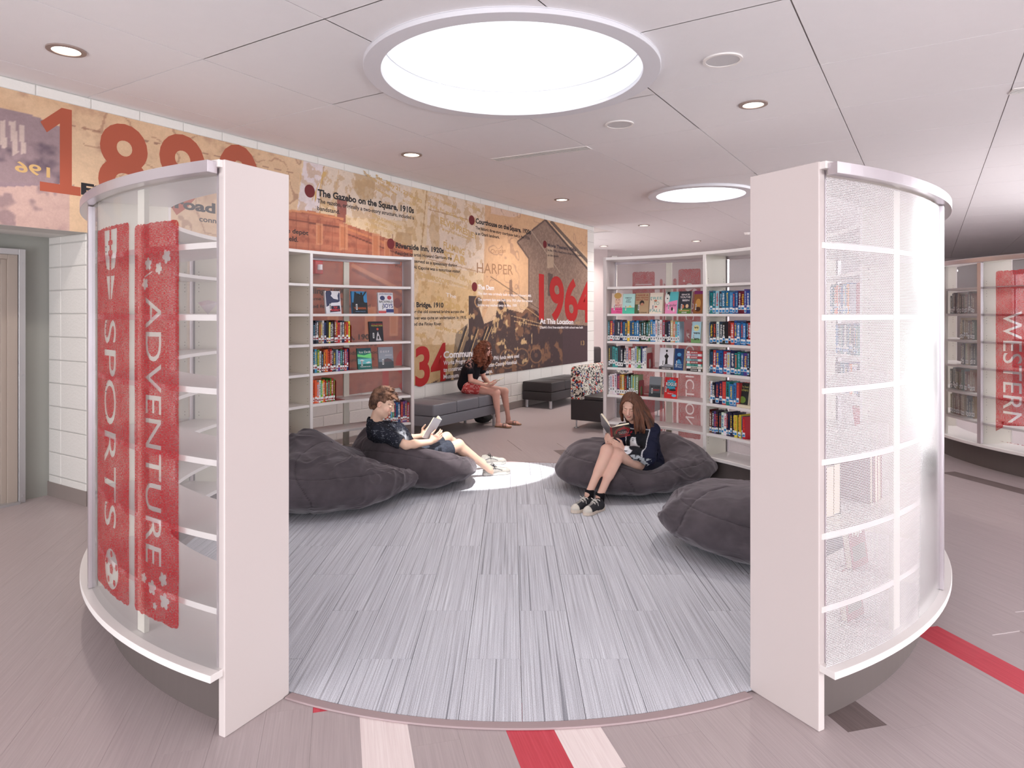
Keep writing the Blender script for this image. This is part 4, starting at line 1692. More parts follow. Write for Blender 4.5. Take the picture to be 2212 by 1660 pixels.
far_strip(1366, 1414, 0.35, 2.04, [('poly', [(-0.09, 1.90), (0.09, 1.90), (0.09, 1.91), (-0.09, 1.91)])], 11)
pl = circle_pts(0.0, 1.86, 0.045, 24)
far_strip(1465, 1513, 0.33, 2.05, [('poly', pl), ('poly', [(-0.09, 1.835), (0.02, 1.80), (0.05, 1.805), (-0.055, 1.85)]), ('poly', circle_pts(0.06, 1.93, 0.012)), ('SCIENCE FICTION', 1.70, 1.25, 0.10, -0.05)], 12)
for k, (p0, p1) in enumerate(((1425, 1431), (1433, 1437), (1439, 1443), (1446, 1450), (1454, 1461))):
    far_strip(p0, p1, 0.36 + 0.01 * k, 1.93 + (0.03 if k in (0, 4) else -0.02), [], 13 + k)

# ------------------------------------------------------------------ second circle of shelving at the right edge
d2 = [-22, -50, -78, -106, -134, -162]
case2 = bookcase('far curved bookcase at the right edge of the view', PC2, [-42.0, -69.3, -96.3, -123.0, -150.0], [m_clear, m_clear, m_clear, m_clear], group='curved bookcases')

aw0 = outer_angle(2152, near=True, c=PC2)
wW = 0.36
bent_print('red_print', RF, aw0 - math.degrees(wW / 2 / RF), wW, 0.33, 2.02, [('WESTERN', 1.62, 1.15, 0.20, -0.10), ('poly', [(-0.17, 1.86), (0.17, 1.86), (0.17, 1.87), (-0.17, 1.87)]),
           ('poly', [(-0.17, 0.52), (0.17, 0.52), (0.17, 0.53), (-0.17, 0.53)])], panel_of(case2, 2), seed=31)

fu, fz = mural_uv(683, 578)
t = thing('fire_alarm', 'red fire alarm strobe on the wall seen through the left bookcase top', 'alarm', wp(fu, MV + 0.001, fz), WROT)
MB().box((0, -0.025, 0), (0.11, 0.05, 0.15), mat('alarm_red', (176, 24, 36), rough=0.4)).build('housing', t, bevel=0.006)
MB().cyl((0, -0.06, -0.03), 0.03, 0.06, mat('strobe_lens', (226, 226, 232), rough=0.15)).build('strobe_lens', t)

# ------------------------------------------------------------------ books
m_pages = mat('book_pages', (226, 214, 190), rough=0.85)
m_sticker = mat('spine_sticker', (236, 236, 236), rough=0.5)
m_dot = mat('sticker_blue_dot', (40, 130, 190), rough=0.5)
m_dotr = mat('sticker_red_dot', (150, 40, 44), rough=0.5)
m_bookend = mat('red_bookend', (150, 22, 36), rough=0.35)
NAMED = [('black', (28, 26, 30)), ('charcoal', (62, 62, 70)), ('navy', (26, 34, 70)), ('blue', (30, 90, 160)), ('light blue', (110, 170, 215)), ('teal', (30, 130, 140)), ('mint', (140, 215, 200)),
         ('green', (60, 130, 70)), ('lime', (150, 190, 60)), ('yellow', (232, 200, 60)), ('orange', (232, 120, 50)), ('red', (190, 34, 44)), ('maroon', (110, 24, 36)), ('pink', (232, 140, 170)),
         ('purple', (100, 60, 140)), ('brown', (120, 80, 56)), ('tan', (196, 164, 120)), ('cream', (232, 222, 200)), ('white', (236, 236, 236)), ('grey', (150, 150, 156))]


def cname(c):
    return min(NAMED, key=lambda n: sum((a - b_) ** 2 for a, b_ in zip(n[1], c)))[0]


def cmat(c):
    c = tuple(int(round(x / 6.0) * 6) for x in c)
    return mat('cover_%d_%d_%d' % c, c, rough=0.34, spec=0.45, coat=0.15)


ORD = ['first', 'second', 'third', 'fourth', 'fifth', 'sixth', 'seventh', 'eighth', 'ninth', 'tenth', 'eleventh', 'twelfth', 'thirteenth', 'fourteenth', 'fifteenth', 'sixteenth', 'seventeenth', 'eighteenth',
       'nineteenth', 'twentieth', 'twenty-first', 'twenty-second', 'twenty-third', 'twenty-fourth', 'twenty-fifth', 'twenty-sixth', 'twenty-seventh', 'twenty-eighth', 'twenty-ninth', 'thirtieth', 'thirty-first',
       'thirty-second', 'thirty-third', 'thirty-fourth', 'thirty-fifth', 'thirty-sixth', 'thirty-seventh', 'thirty-eighth', 'thirty-ninth', 'fortieth']


def book_parts(t, w, h, d, c, c2, dot=None, detail=True, rs=random, horiz=False):
    """upright book: spine at local y=0 facing -y, depth +y, thickness x from 0 to w, height z"""
    e = 0.0018
    cm = cmat(c)
    mb = MB()
    mb.box((w / 2, e / 2, h / 2), (w, e, h), cm)
    mb.box((e / 2, d / 2 + e / 2, h / 2), (e, d - e, h), cm)
    mb.box((w - e / 2, d / 2 + e / 2, h / 2), (e, d - e, h), cm)
    mb.build('cover', t, fix=False)
    MB().box((w / 2, d / 2, h / 2), (w - 2 * e, d - 0.008, h - 0.008), m_pages).build('page_block', t, fix=False)
    if detail:
        c2m = cmat(c2)
        tb = MB()
        z = h * 0.36
        x0 = w * 0.22
        while z < h * 0.90:
            L = h * rs.uniform(0.02, 0.05)
            tb.box((w / 2 + rs.uniform(-.06, .06) * w, -0.0004, z), (w * rs.uniform(0.3, 0.6), 0.0008, L), c2m)
            z += L + h * rs.uniform(0.012, 0.03)
        tb.build('spine_title', t, fix=False)['kind'] = 'stuff'
        sh = min(0.042, h * 0.2)
        z0 = rs.choice((0.012, 0.012, 0.018, 0.035))
        st = MB().box((w / 2, -0.0005, z0 + sh / 2), (w * 0.94, 0.001, sh), m_sticker)
        so = st.build('spine_sticker', t, fix=False)
        if dot is not None:
            MB().box((w / 2, -0.0013, z0 + sh * 0.34), (w * 0.72, 0.0006, min(w * 0.72, sh * 0.5)), dot).build('sticker_dot', so, fix=False)
        else:
            MB().box((w / 2, -0.0013, z0 + sh * 0.5), (w * 0.3, 0.0006, sh * 0.5), m_dark).build('sticker_code', so, fix=False)


def on_circle(a_deg, R, z, c=PC):
    a = math.radians(a_deg)
    return (c.x + R * math.sin(a), c.y + R * math.cos(a), z)


def book_row(place, z, px0, px1, cols, dot=None, R=2.335, hrange=(0.195, 0.222), center=PC, near=False, group=None, rs=None, lean=0.0, facing='in'):
    """a run of upright books between two angles"""
    rs = rs or random.Random(hash(place) % 1000 if False else len(place) * 7 + int(px0))
    a0 = outer_angle(px0, R, near, center) if px0 > 200 else px0
    a1 = outer_angle(px1, R, near, center) if px1 > 200 else px1
    n = len(cols)
    wts = [rs.uniform(0.75, 1.3) for _ in cols]
    tot = sum(wts)
    a = a0
    for k, c in enumerate(cols):
        da = (a1 - a0) * wts[k] / tot
        w = abs(math.radians(da)) * R * 0.93
        h = rs.uniform(*hrange)
        d = rs.uniform(0.135, 0.155)
        c2 = rs.choice(((236, 232, 226), (232, 200, 60), (236, 236, 236), (30, 30, 34), (220, 90, 60), (140, 200, 220)))
        if sum(c) > 560:
            c2 = rs.choice(((40, 40, 60), (190, 34, 44), (30, 90, 160)))
        lb = f'{cname(c)} book, {ORD[k]} from left, {place}'
        t = thing('book', lb, 'book', on_circle(a, R + rs.uniform(-0.006, 0.006), z, center), -math.radians(a), group=group or ('books on the ' + place))
        book_parts(t, w, h, d, c, c2, dot, rs=rs)
        t.rotation_euler[1] = rs.uniform(-0.012, 0.02)
        a += da


PAL = [(28, 26, 30), (62, 62, 70), (26, 34, 70), (30, 90, 160), (110, 170, 215), (30, 130, 140), (60, 130, 70), (232, 200, 60), (232, 120, 50), (190, 34, 44), (110, 24, 36), (100, 60, 140),
       (120, 80, 56), (236, 236, 236), (150, 150, 156), (40, 60, 110), (30, 40, 50), (60, 110, 160)]
PALB = [(28, 26, 34), (40, 40, 60), (26, 34, 70), (30, 80, 150), (60, 130, 180), (30, 120, 130), (90, 60, 140), (236, 236, 236), (110, 24, 36), (60, 60, 72), (170, 190, 205), (50, 90, 110), (190, 60, 60), (30, 100, 150)]


def pick(pal, n, seed):
    r = random.Random(seed)
    out = []
    while len(out) < n:
        c = r.choice(pal)
        out += [c] * r.choice((1, 1, 1, 2))
    return [tuple(max(0, min(255, x + r.randint(-14, 14))) for x in c) for c in out[:n]]


SH = {1.873: 'second shelf', 1.595: 'third shelf', 1.313: 'fourth shelf', 1.04: 'fifth shelf', 0.755: 'sixth shelf', 0.475: 'seventh shelf', 0.258: 'bottom board'}
# right bookcase, wide bay
RW, RB = 'right bookcase wide bay', 'right bookcase bay beside near end panel'
book_row('fourth shelf, ' + RW, 1.313, 1313, 1467, [(62, 92, 84), (190, 44, 54), (40, 70, 120), (22, 30, 60), (22, 34, 66), (26, 38, 76), (40, 110, 160), (30, 60, 90), (232, 200, 60), (24, 96, 146), (14, 80, 130),
          (20, 104, 156), (30, 116, 170), (22, 42, 36), (30, 62, 44), (22, 52, 42), (44, 84, 56), (34, 104, 66), (54, 132, 190), (70, 140, 200), (230, 230, 230), (214, 214, 216), (226, 226, 226), (176, 40, 60), (50, 52, 60),
          (22, 30, 60), (26, 38, 76), (206, 184, 130), (222, 130, 96), (84, 190, 196), (176, 216, 232)])
book_row('fifth shelf, ' + RW, 1.04, 1314, 1396, [(50, 54, 60), (60, 70, 72), (40, 150, 150), (60, 160, 160), (24, 36, 52), (26, 34, 50), (30, 36, 56), (216, 200, 190), (200, 60, 60), (236, 232, 230), (226, 226, 226),
          (190, 206, 222), (96, 150, 100), (110, 160, 100), (40, 60, 120), (232, 232, 232), (236, 232, 226)])
book_row('sixth shelf, ' + RW, 0.755, 1314, 1378, [(236, 226, 228), (236, 220, 224), (234, 224, 226), (236, 222, 226), (110, 50, 100), (196, 140, 60), (226, 180, 70), (110, 40, 40), (30, 30, 36), (60, 60, 66), (140, 170, 120),
          (150, 180, 130), (156, 186, 136), (130, 160, 110)])
for z, n, sd in ((1.595, 17, 3), (1.313, 18, 4), (1.04, 16, 5), (0.755, 10, 6), (0.475, 17, 7)):
    e = {0.755: 1596, 0.475: 1611}.get(z, 1640)
    book_row(SH[z] + ', ' + RB, z, 1529, e, pick(PALB if z > 0.5 else PAL, n, sd), dot=m_dot)
# left bookcase, wide bay
LW = 'left bookcase wide bay'
book_row('fourth shelf, ' + LW, 1.313, 677, 757, [(34, 40, 60), (26, 30, 46), (50, 60, 80), (120, 90, 50), (170, 150, 120), (196, 196, 200), (40, 60, 110), (28, 28, 32), (226, 210, 60), (60, 62, 66), (30, 30, 34), (110, 40, 44),
          (180, 40, 50), (206, 60, 60), (196, 190, 186), (24, 40, 70), (150, 40, 44), (200, 60, 40), (232, 220, 60)], dot=m_dotr)
book_row('fifth shelf, ' + LW, 1.04, 677, 753, [(34, 36, 46), (60, 150, 190), (90, 140, 60), (236, 232, 226), (30, 30, 34), (170, 70, 60), (230, 120, 50), (226, 110, 40), (120, 30, 36), (190, 40, 44), (30, 30, 34), (60, 62, 70),
          (150, 170, 190), (110, 70, 150), (60, 110, 70), (40, 60, 90), (190, 50, 50), (30, 60, 120)], dot=m_dotr)
book_row('sixth shelf, ' + LW, 0.755, 677, 724, [(226, 90, 50), (232, 100, 60), (236, 120, 90), (232, 232, 228), (90, 180, 60), (226, 190, 50), (226, 110, 40), (170, 34, 40), (70, 120, 40), (170, 40, 40), (60, 130, 50), (180, 40, 44), (70, 120, 50)], dot=m_dotr)
book_row('seventh shelf, ' + LW, 0.475, 818, 884, [(60, 110, 170), (40, 90, 150), (34, 60, 120), (30, 30, 40), (226, 90, 60), (60, 40, 90), (90, 170, 190), (110, 150, 60), (60, 50, 110), (40, 110, 160), (40, 60, 110), (150, 50, 60), (110, 60, 130), (90, 60, 120),
          (190, 60, 60)], dot=m_dotr)
# further bays of the right bookcase, seen through its near perforated back
for z, n, a0, a1, sd in ((1.595, 14, 88, 96, 21), (1.313, 13, 90, 99, 22), (1.04, 12, 90, 101, 23)):
    book_row(SH[z] + ', right bookcase rear middle bay', z, a0, a1, pick(PALB + [(232, 140, 60), (232, 120, 50)], n, sd), dot=m_dot)
book_row('sixth shelf, right bookcase nearest bay', 0.755, 146.5, 151.5, [(90, 74, 60), (196, 180, 150), (62, 62, 70), (120, 90, 60)])
book_row('sixth shelf, right bookcase second nearest bay', 0.755, 137.5, 141.0, [(150, 60, 60), (196, 170, 140), (170, 90, 90), (120, 60, 60)])
# second circle at the right edge: page edges turned to the camera
BR = [(96, 66, 56), (130, 96, 74), (70, 74, 84), (60, 56, 60), (150, 130, 104), (110, 50, 50), (84, 104, 112), (170, 152, 124), (50, 44, 46), (120, 84, 60)]
for z, p0, n, sd in ((1.595, 2052, 15, 41), (1.313, 2074, 10, 42), (1.04, 2074, 9, 43), (0.755, 2052, 15, 44), (0.475, 2052, 15, 45)):
    place = SH[z] + ', bookcase at right edge'
    rs = random.Random(sd)
    a0, a1 = outer_angle(p0, 2.5, True, PC2), outer_angle(2106, 2.5, True, PC2)
    a = a0
    for k, c in enumerate(pick(BR, n, sd)):
        da = (a1 - a0) / n
        w = abs(math.radians(da)) * 2.5 * 0.92
        t = thing('book', f'{cname(c)} book, {ORD[k]} from left, {place}', 'book', on_circle(a, 2.50 + rs.uniform(-.01, .01), z, PC2), -math.radians(a) + PI, group='books on the ' + place)
        book_parts(t, w, rs.uniform(0.19, 0.24), 0.15, c, (200, 190, 170), None, detail=True, rs=rs)
        a += da

# ------------------------------------------------------------------ books shown cover-out
def face_book(label, px0, px1, z, h, c, art, th=0.022, lean=0.14, R=2.35, tilt=0.0, sticker=(0.28, 0.30), group=None):
    """art: list of (kind, colour, ...) in cover units 0..1 across and up"""
    a = (outer_angle(px0, R, False) + outer_angle(px1, R, False)) / 2
    w = abs(math.radians(outer_angle(px1, R, False) - outer_angle(px0, R, False))) * R
    x, y, _ = on_circle(a, R, z)
    t = thing('display_book', label, 'book', (x, y, z), -math.radians(a), group=group or 'books shown cover-out')
    t.rotation_euler = (-lean, 0, -math.radians(a))
    e = 0.002
    cm = cmat(c)
    mb = MB()
    mb.box((0, e / 2, h / 2), (w, e, h), cm).box((0, th - e / 2, h / 2), (w, e, h), cm).box((-w / 2 + e / 2, th / 2, h / 2), (e, th, h), cm)
    mb.build('cover', t, fix=False)
    MB().box((0.002, th / 2, h / 2), (w - 0.008, th - 2 * e, h - 0.008), m_pages).build('page_block', t, fix=False)
    ab = MB()
    for k, it in enumerate(art):
        y_ = -0.0003 - 0.00012 * k
        kind, col = it[0], it[1]
        if kind == 'rect':
            x0, z0, x1, z1 = it[2:]
            ab.add([(w * (x0 - .5), y_, h * z0), (w * (x1 - .5), y_, h * z0), (w * (x1 - .5), y_, h * z1), (w * (x0 - .5), y_, h * z1)], [(0, 1, 2, 3)], cmat(col))
        elif kind == 'poly':
            ab.add([(w * (p[0] - .5), y_, h * p[1]) for p in it[2]], [tuple(range(len(it[2])))], cmat(col))
        elif kind == 'disc':
            cx_, cz_, r = it[2:5]
            n = 20
            ab.add([(w * (cx_ - .5) + w * r * math.cos(2 * PI * q / n), y_, h * cz_ + w * r * (it[5] if len(it) > 5 else 1) * math.sin(2 * PI * q / n)) for q in range(n)], [tuple(range(n))], cmat(col))
        elif kind == 'text':
            s, x0, z0, x1, hh = it[2:7]
            vs, fs, tw = text_geo(s, it[7] if len(it) > 7 else 0.02)
            ab.add([(w * (x0 - .5) + v[0] / tw * w * (x1 - x0), y_, h * z0 + v[1] / 0.73 * h * hh) for v in vs], fs, cmat(col))
    ao = ab.build('cover_print', t, fix=False)
    if sticker:
        sx, sz = sticker
        MB().box((w * (sx - .5), -0.004, h * sz), (w * 0.10, 0.001, h * 0.26), m_sticker).box((w * (sx - .5), -0.0048, h * sz), (w * 0.04, 0.0005, h * 0.2), m_dark).build('barcode_sticker', t, fix=False)
    return t


K_, Wt = (30, 28, 32), (238, 236, 236)
face_book('pink cover-out book with a fair-haired portrait, far left of the row', 1320, 1344, 1.595, 0.215, (236, 214, 206), [('rect', (226, 90, 150), 0, 0, 1, .28), ('disc', (232, 190, 168), .55, .62, .26, 1.4), ('disc', (206, 160, 90), .55, .88, .33, .8),
          ('disc', (170, 50, 70), .6, .52, .06, .5), ('disc', K_, .45, .68, .035), ('disc', K_, .66, .68, .035), ('text', (190, 40, 80), 'MARY', .30, .38, .95, .07), ('text', (190, 40, 80), 'GINE', .34, .28, .95, .07), ('text', (200, 50, 90), 'ENDRE', .3, .18, .97, .07), ('text', (200, 50, 90), 'KILL', .5, .06, .95, .08)])
face_book('mint cover-out book with dark title FAMOUS LAST WORDS', 1344, 1370, 1.595, 0.208, (190, 232, 226), [('rect', (80, 200, 170), 0, 0, 1, .30), ('rect', (236, 226, 180), .25, .30, .8, .36), ('text', (60, 90, 100), 'FAMOUS', .2, .76, .72, .07), ('text', (60, 90, 100), 'LAST', .3, .66, .66, .07),
          ('text', (60, 90, 100), 'WORDS', .24, .56, .7, .07), ('disc', (232, 180, 60), .62, .38, .08, .5), ('rect', (40, 150, 130), 0, .28, 1, .30)])
face_book('tan cover-out book with red scrawled title and a dark head', 1371, 1400, 1.595, 0.213, (186, 156, 118), [('text', (150, 40, 36), 'I HAVE A', .05, .86, .95, .08), ('text', (150, 40, 36), 'BAD FEELING', .05, .75, .97, .07), ('text', (150, 40, 36), 'ABOUT THIS', .05, .64, .95, .07),
          ('disc', (50, 36, 32), .5, .52, .17, 1.1), ('disc', (196, 140, 110), .52, .46, .12, .8), ('rect', (80, 96, 62), 0, 0, .3, .45), ('text', (60, 50, 44), 'JEFF STRAND', .2, .03, .9, .06)])
face_book('cream cover-out book with teal title FREE TO FALL', 1402, 1430, 1.595, 0.214, (238, 228, 212), [('text', (80, 170, 160), 'FREE', .05, .68, .95, .13, 0.0), ('text', (80, 170, 160), 'TO', .32, .42, .74, .16, 0.0), ('text', (80, 170, 160), 'FALL', .05, .08, .95, .15, 0.0),
          ('disc', (190, 120, 90), .45, .62, .12, .6), ('disc', K_, .12, .66, .05, .5), ('disc', (200, 90, 80), .5, .33, .1, .5)])
face_book('pink and teal cover-out book titled popular', 1436, 1463, 1.595, 0.22, (90, 190, 196), [('poly', (238, 150, 190), [(0, 0), (.95, 0), (.95, .62), (.1, .52), (0, .5)]), ('disc', (236, 232, 230), .12, .72, .2, 2.2), ('poly', K_, [(.1, 1), (.34, 1), (.30, .8), (.2, .9), (.1, .88)]), ('disc', K_, .14, .70, .05),
          ('text', K_, 'popular', .1, .34, .9, .12, 0.0), ('disc', K_, .55, .22, .07, 2), ('disc', (236, 232, 230), .7, .16, .06, 2)])
face_book('dark cover-out book titled SINCE YOU\'VE BEEN GONE', 1464, 1491, 1.595, 0.222, (40, 50, 60), [('rect', (90, 130, 60), 0, 0, 1, .22), ('text', Wt, 'SINCE', .2, .82, .85, .07), ('text', Wt, "YOU'VE", .1, .70, .92, .08), ('text', Wt, 'BEEN', .3, .56, .85, .08), ('disc', (206, 120, 80), .35, .32, .12, 1.2),
          ('disc', (226, 190, 150), .7, .34, .12, 1.2), ('rect', (206, 160, 110), .1, .12, .9, .16), ('text', Wt, 'GONE', .3, .03, .7, .06)])
face_book('brown cover-out book with purple top, far right of the row', 1497, 1516, 1.595, 0.222, (150, 96, 56), [('rect', (130, 50, 110), 0, .86, 1, 1), ('disc', (206, 150, 80), .5, .45, .3, 1.6), ('disc', (70, 44, 32), .5, .2, .3, .8)])
face_book('pale blue cover-out book titled we were liars', 1492, 1512, 1.313, 0.208, (176, 214, 226), [('rect', (120, 170, 110), 0, 0, 1, .2), ('disc', (226, 220, 160), .5, .7, .3), ('text', K_, 'we', .25, .68, .7, .12, .02), ('text', K_, 'were', .2, .42, .9, .12, .02), ('text', K_, 'liars', .2, .14, .85, .14, .02)])
face_book('white cover-out book with a figure in a long black dress', 1423, 1453, 1.04, 0.215, (236, 236, 238), [('poly', K_, [(.4, .12), (.62, .12), (.58, .5), (.66, .62), (.55, .7), (.5, .78), (.44, .7), (.34, .62), (.44, .5)]), ('disc', K_, .5, .86, .07, 1.1), ('rect', (60, 60, 66), 0, .0, 1, .12),
          ('poly', (150, 150, 156), [(0, .12), (1, .12), (1, .2), (.6, .26), (.3, .22)]), ('text', Wt, 'AIMEE PLAYER', .2, .03, .85, .05)])
face_book('blue cover-out book beside the stack of paperbacks', 1455, 1475, 1.04, 0.213, (30, 66, 120), [('disc', (90, 160, 210), .5, .72, .22, .8), ('disc', (20, 36, 70), .5, .5, .28, .9), ('poly', (80, 150, 200), [(.2, .3), (.8, .3), (.6, .5), (.4, .5)]), ('text', (190, 214, 226), 'BLUE LILY', .12, .22, .9, .06), ('text', (190, 214, 226), 'LILY BLUE', .15, .12, .85, .06)], th=0.05)
face_book('dark grey cover-out book with red numerals below its title', 1401, 1426, 0.755, 0.205, (84, 88, 94), [('rect', (130, 136, 142), 0, .6, 1, 1), ('text', K_, 'BOXER', .15, .42, .95, .12), ('text', (206, 50, 50), '3087', .35, .30, .9, .09), ('rect', (50, 52, 58), 0, 0, 1, .2)], th=0.034)
st = [(.5 + (.46 if k % 2 else .33) * math.cos(2 * PI * k / 24), .66 + (.30 if k % 2 else .20) * math.sin(2 * PI * k / 24)) for k in range(24)]
face_book('red cover-out book titled ROGUE in white on a blue starburst', 1434, 1462, 0.755, 0.208, (214, 36, 40), [('poly', K_, [(p[0] + .02, p[1] - .02) for p in st]), ('poly', (60, 160, 190), st), ('text', K_, 'ROGUE', .12, .58, .94, .17, .05), ('text', Wt, 'ROGUE', .10, .60, .92, .16, .02),
          ('disc', K_, .62, .40, .28, .25), ('disc', (120, 200, 220), .76, .14, .18, .5), ('text', Wt, 'Woohoo!', .25, .2, .7, .07, 0)], sticker=(.12, .42))
face_book('large green-black cover-out book titled The Death Catchers', 1590, 1614, 0.755, 0.22, (34, 44, 40), [('text', (196, 190, 120), 'The Death', .3, .80, .95, .08, 0), ('text', (206, 196, 110), 'Catchers', .05, .66, .95, .11, 0), ('disc', (110, 140, 60), .5, .3, .3, .8)], th=0.03)
# left bookcase
face_book('cover-out book with a dark blue player and red title TOP PROSPECT', 705, 738, 1.595, 0.222, (232, 234, 240), [('poly', (60, 66, 96), [(.1, 1), (.34, 1), (.36, .8), (.55, .66), (.85, .62), (.82, .8), (.92, .95), (.98, .9), (.95, .55), (.8, .5), (.4, .48), (.2, .35), (.05, .3), (.05, .9)]), ('disc', (60, 66, 96), .3, .9, .14, 1.1),
          ('poly', (40, 44, 64), [(.25, .06), (.95, .1), (.92, .36), (.3, .34)]), ('text', (216, 60, 60), 'TOP', .5, .24, .76, .08, .04), ('text', (216, 60, 60), 'PROSPECT', .27, .12, .93, .09, .04)])
face_book('cover-out book with a silhouette on a blue and orange sky', 762, 795, 1.595, 0.225, (60, 140, 190), [('rect', (28, 34, 44), 0, 0, 1, .5), ('poly', (30, 34, 40), [(.1, .5), (.2, .98), (.26, .98), (.9, .45), (.8, .45)]), ('poly', (30, 34, 40), [(.9, 1), (1, 1), (.5, .5), (.4, .5)]), ('disc', K_, .64, .9, .07, 1.1),
          ('poly', K_, [(.52, .5), (.78, .5), (.76, .8), (.70, .86), (.56, .86), (.40, .92), (.36, .86), (.54, .76)]), ('text', (216, 110, 50), 'THE MARGINAL', .14, .2, .92, .07), ('rect', (190, 90, 50), .1, .28, .9, .29), ('text', (110, 150, 190), 'KEVIN WALTZ', .2, .08, .85, .04)])
face_book('white cover-out book titled BACKFIELD BOYS', 818, 851, 1.595, 0.218, (230, 228, 236), [('text', (50, 60, 110), 'JOHN FEINSTEIN', .1, .9, .95, .06), ('disc', (60, 66, 110), .3, .74, .16, .9), ('disc', (190, 60, 70), .75, .76, .14, .9), ('text', K_, 'BACKFIELD', .08, .52, .96, .10), ('text', (50, 60, 120), 'BOYS', .28, .28, .96, .20),
          ('rect', (206, 90, 90), 0, .02, .5, .14), ('rect', (50, 60, 120), .5, .06, 1, .22)])
face_book('black cover-out book titled THE FINAL FOUR with a red ball', 799, 829, 1.313, 0.205, (26, 26, 34), [('text', (200, 60, 50), 'PAUL VOLPONI', .2, .84, .95, .05), ('text', (206, 190, 60), 'THE FINAL FOUR', .15, .76, .97, .06), ('disc', (206, 70, 50), .6, .62, .08), ('poly', (190, 186, 190), [(.45, .05), (.55, .4), (.62, .5), (.66, .4), (.85, .05)]), ('disc', K_, .63, .2, .06, 2)])
face_book('green aurora cover-out book titled Ice Drift', 774, 804, 1.04, 0.212, (40, 120, 110), [('rect', (34, 80, 90), 0, .85, 1, 1), ('poly', (120, 220, 130), [(0, .6), (1, .5), (1, .75), (.5, .66), (0, .72)]), ('rect', (110, 190, 200), 0, .25, 1, .5), ('poly', Wt, [(.1, .4), (.3, .46), (.5, .4), (.3, .38)]), ('poly', Wt, [(.55, .3), (.8, .36), (.95, .3), (.7, .27)]),
          ('rect', (34, 110, 100), 0, 0, 1, .22), ('text', Wt, 'Ice Drift', .14, .76, .97, .11, 0), ('text', Wt, 'THEODORE TAYLOR', .15, .1, .9, .045)])
face_book('grey misty cover-out book titled DEEP', 819, 851, 1.04, 0.216, (150, 158, 170), [('rect', (120, 130, 142), 0, .28, 1, .45), ('poly', (90, 80, 84), [(.3, .28), (.4, .42), (.6, .47), (.85, .4), (1, .28)]), ('rect', (66, 72, 80), 0, 0, 1, .3), ('text', Wt, 'D E E P', .14, .74, .74, .09, 0), ('text', Wt, 'SUSANNA VANCE', .45, .6, .9, .03)])

# ------------------------------------------------------------------ flat stack on the fifth shelf
stack = [((190, 60, 60), 'red and cream'), ((230, 200, 210), 'pale pink'), ((200, 60, 70), 'crimson'), ((150, 190, 200), 'pale teal'), ((176, 60, 66), 'brick red'), ((90, 180, 170), 'mint'), ((236, 226, 214), 'ivory'), ((34, 30, 34), 'black')]
stack = stack[::-1]
z = 1.04
for k, (c, nm) in enumerate(stack):
    a = outer_angle(1484, 2.345, False)
    pos = 'lowest' if k == 0 else ('topmost' if k == len(stack) - 1 else ORD[k] + ' from bottom')
    t = thing('paperback', f'{nm} paperback lying flat, {pos} in the stack', 'book', on_circle(a, 2.335, z + 0.0005), -math.radians(a) + (0.03 if k % 2 else -0.02), group='flat paperback stack')
    th, L, d = 0.0235, 0.168, 0.12
    e = 0.0016
    cm = cmat(c)
    MB().box((L / 2, e / 2, th / 2), (L, e, th), cm).box((L / 2, d / 2, e / 2), (L, d, e), cm).box((L / 2, d / 2, th - e / 2), (L, d, e), cm).build('cover', t, fix=False)
    MB().box((L / 2, d / 2, th / 2), (L - 0.006, d - 0.008, th - 2 * e), m_pages).build('page_block', t, fix=False)
    MB().box((L * 0.13 if k % 2 else L * 0.85, -0.0005, th / 2), (0.03, 0.001, th * 0.85), m_sticker).build('spine_sticker', t, fix=False)
    rs = random.Random(k)
    tb = MB()
    x = L * 0.3
    while x < L * 0.72:
        l_ = rs.uniform(0.004, 0.01)
        tb.box((x, -0.0005, th / 2), (l_, 0.001, th * 0.4), cmat((60, 60, 60) if sum(c) > 400 else (230, 226, 220)))
        x += l_ + 0.003
    tb.build('spine_title', t, fix=False)['kind'] = 'stuff'
    z += th + 0.0008
t = thing('paperback', 'cream book lying flat before the green-black book', 'book', on_circle(outer_angle(1594, 2.33, False), 2.32, 0.7555), -math.radians(outer_angle(1594, 2.33, False)))
MB().box((0.07, 0.05, 0.011), (0.15, 0.1, 0.022), m_pages).build('page_block', t, fix=False)
MB().box((0.07, 0.05, 0.0232), (0.152, 0.102, 0.002), cmat((232, 222, 200))).box((0.07, 0.05, 0.001), (0.152, 0.102, 0.002), cmat((232, 222, 200))).build('cover', t, fix=False)


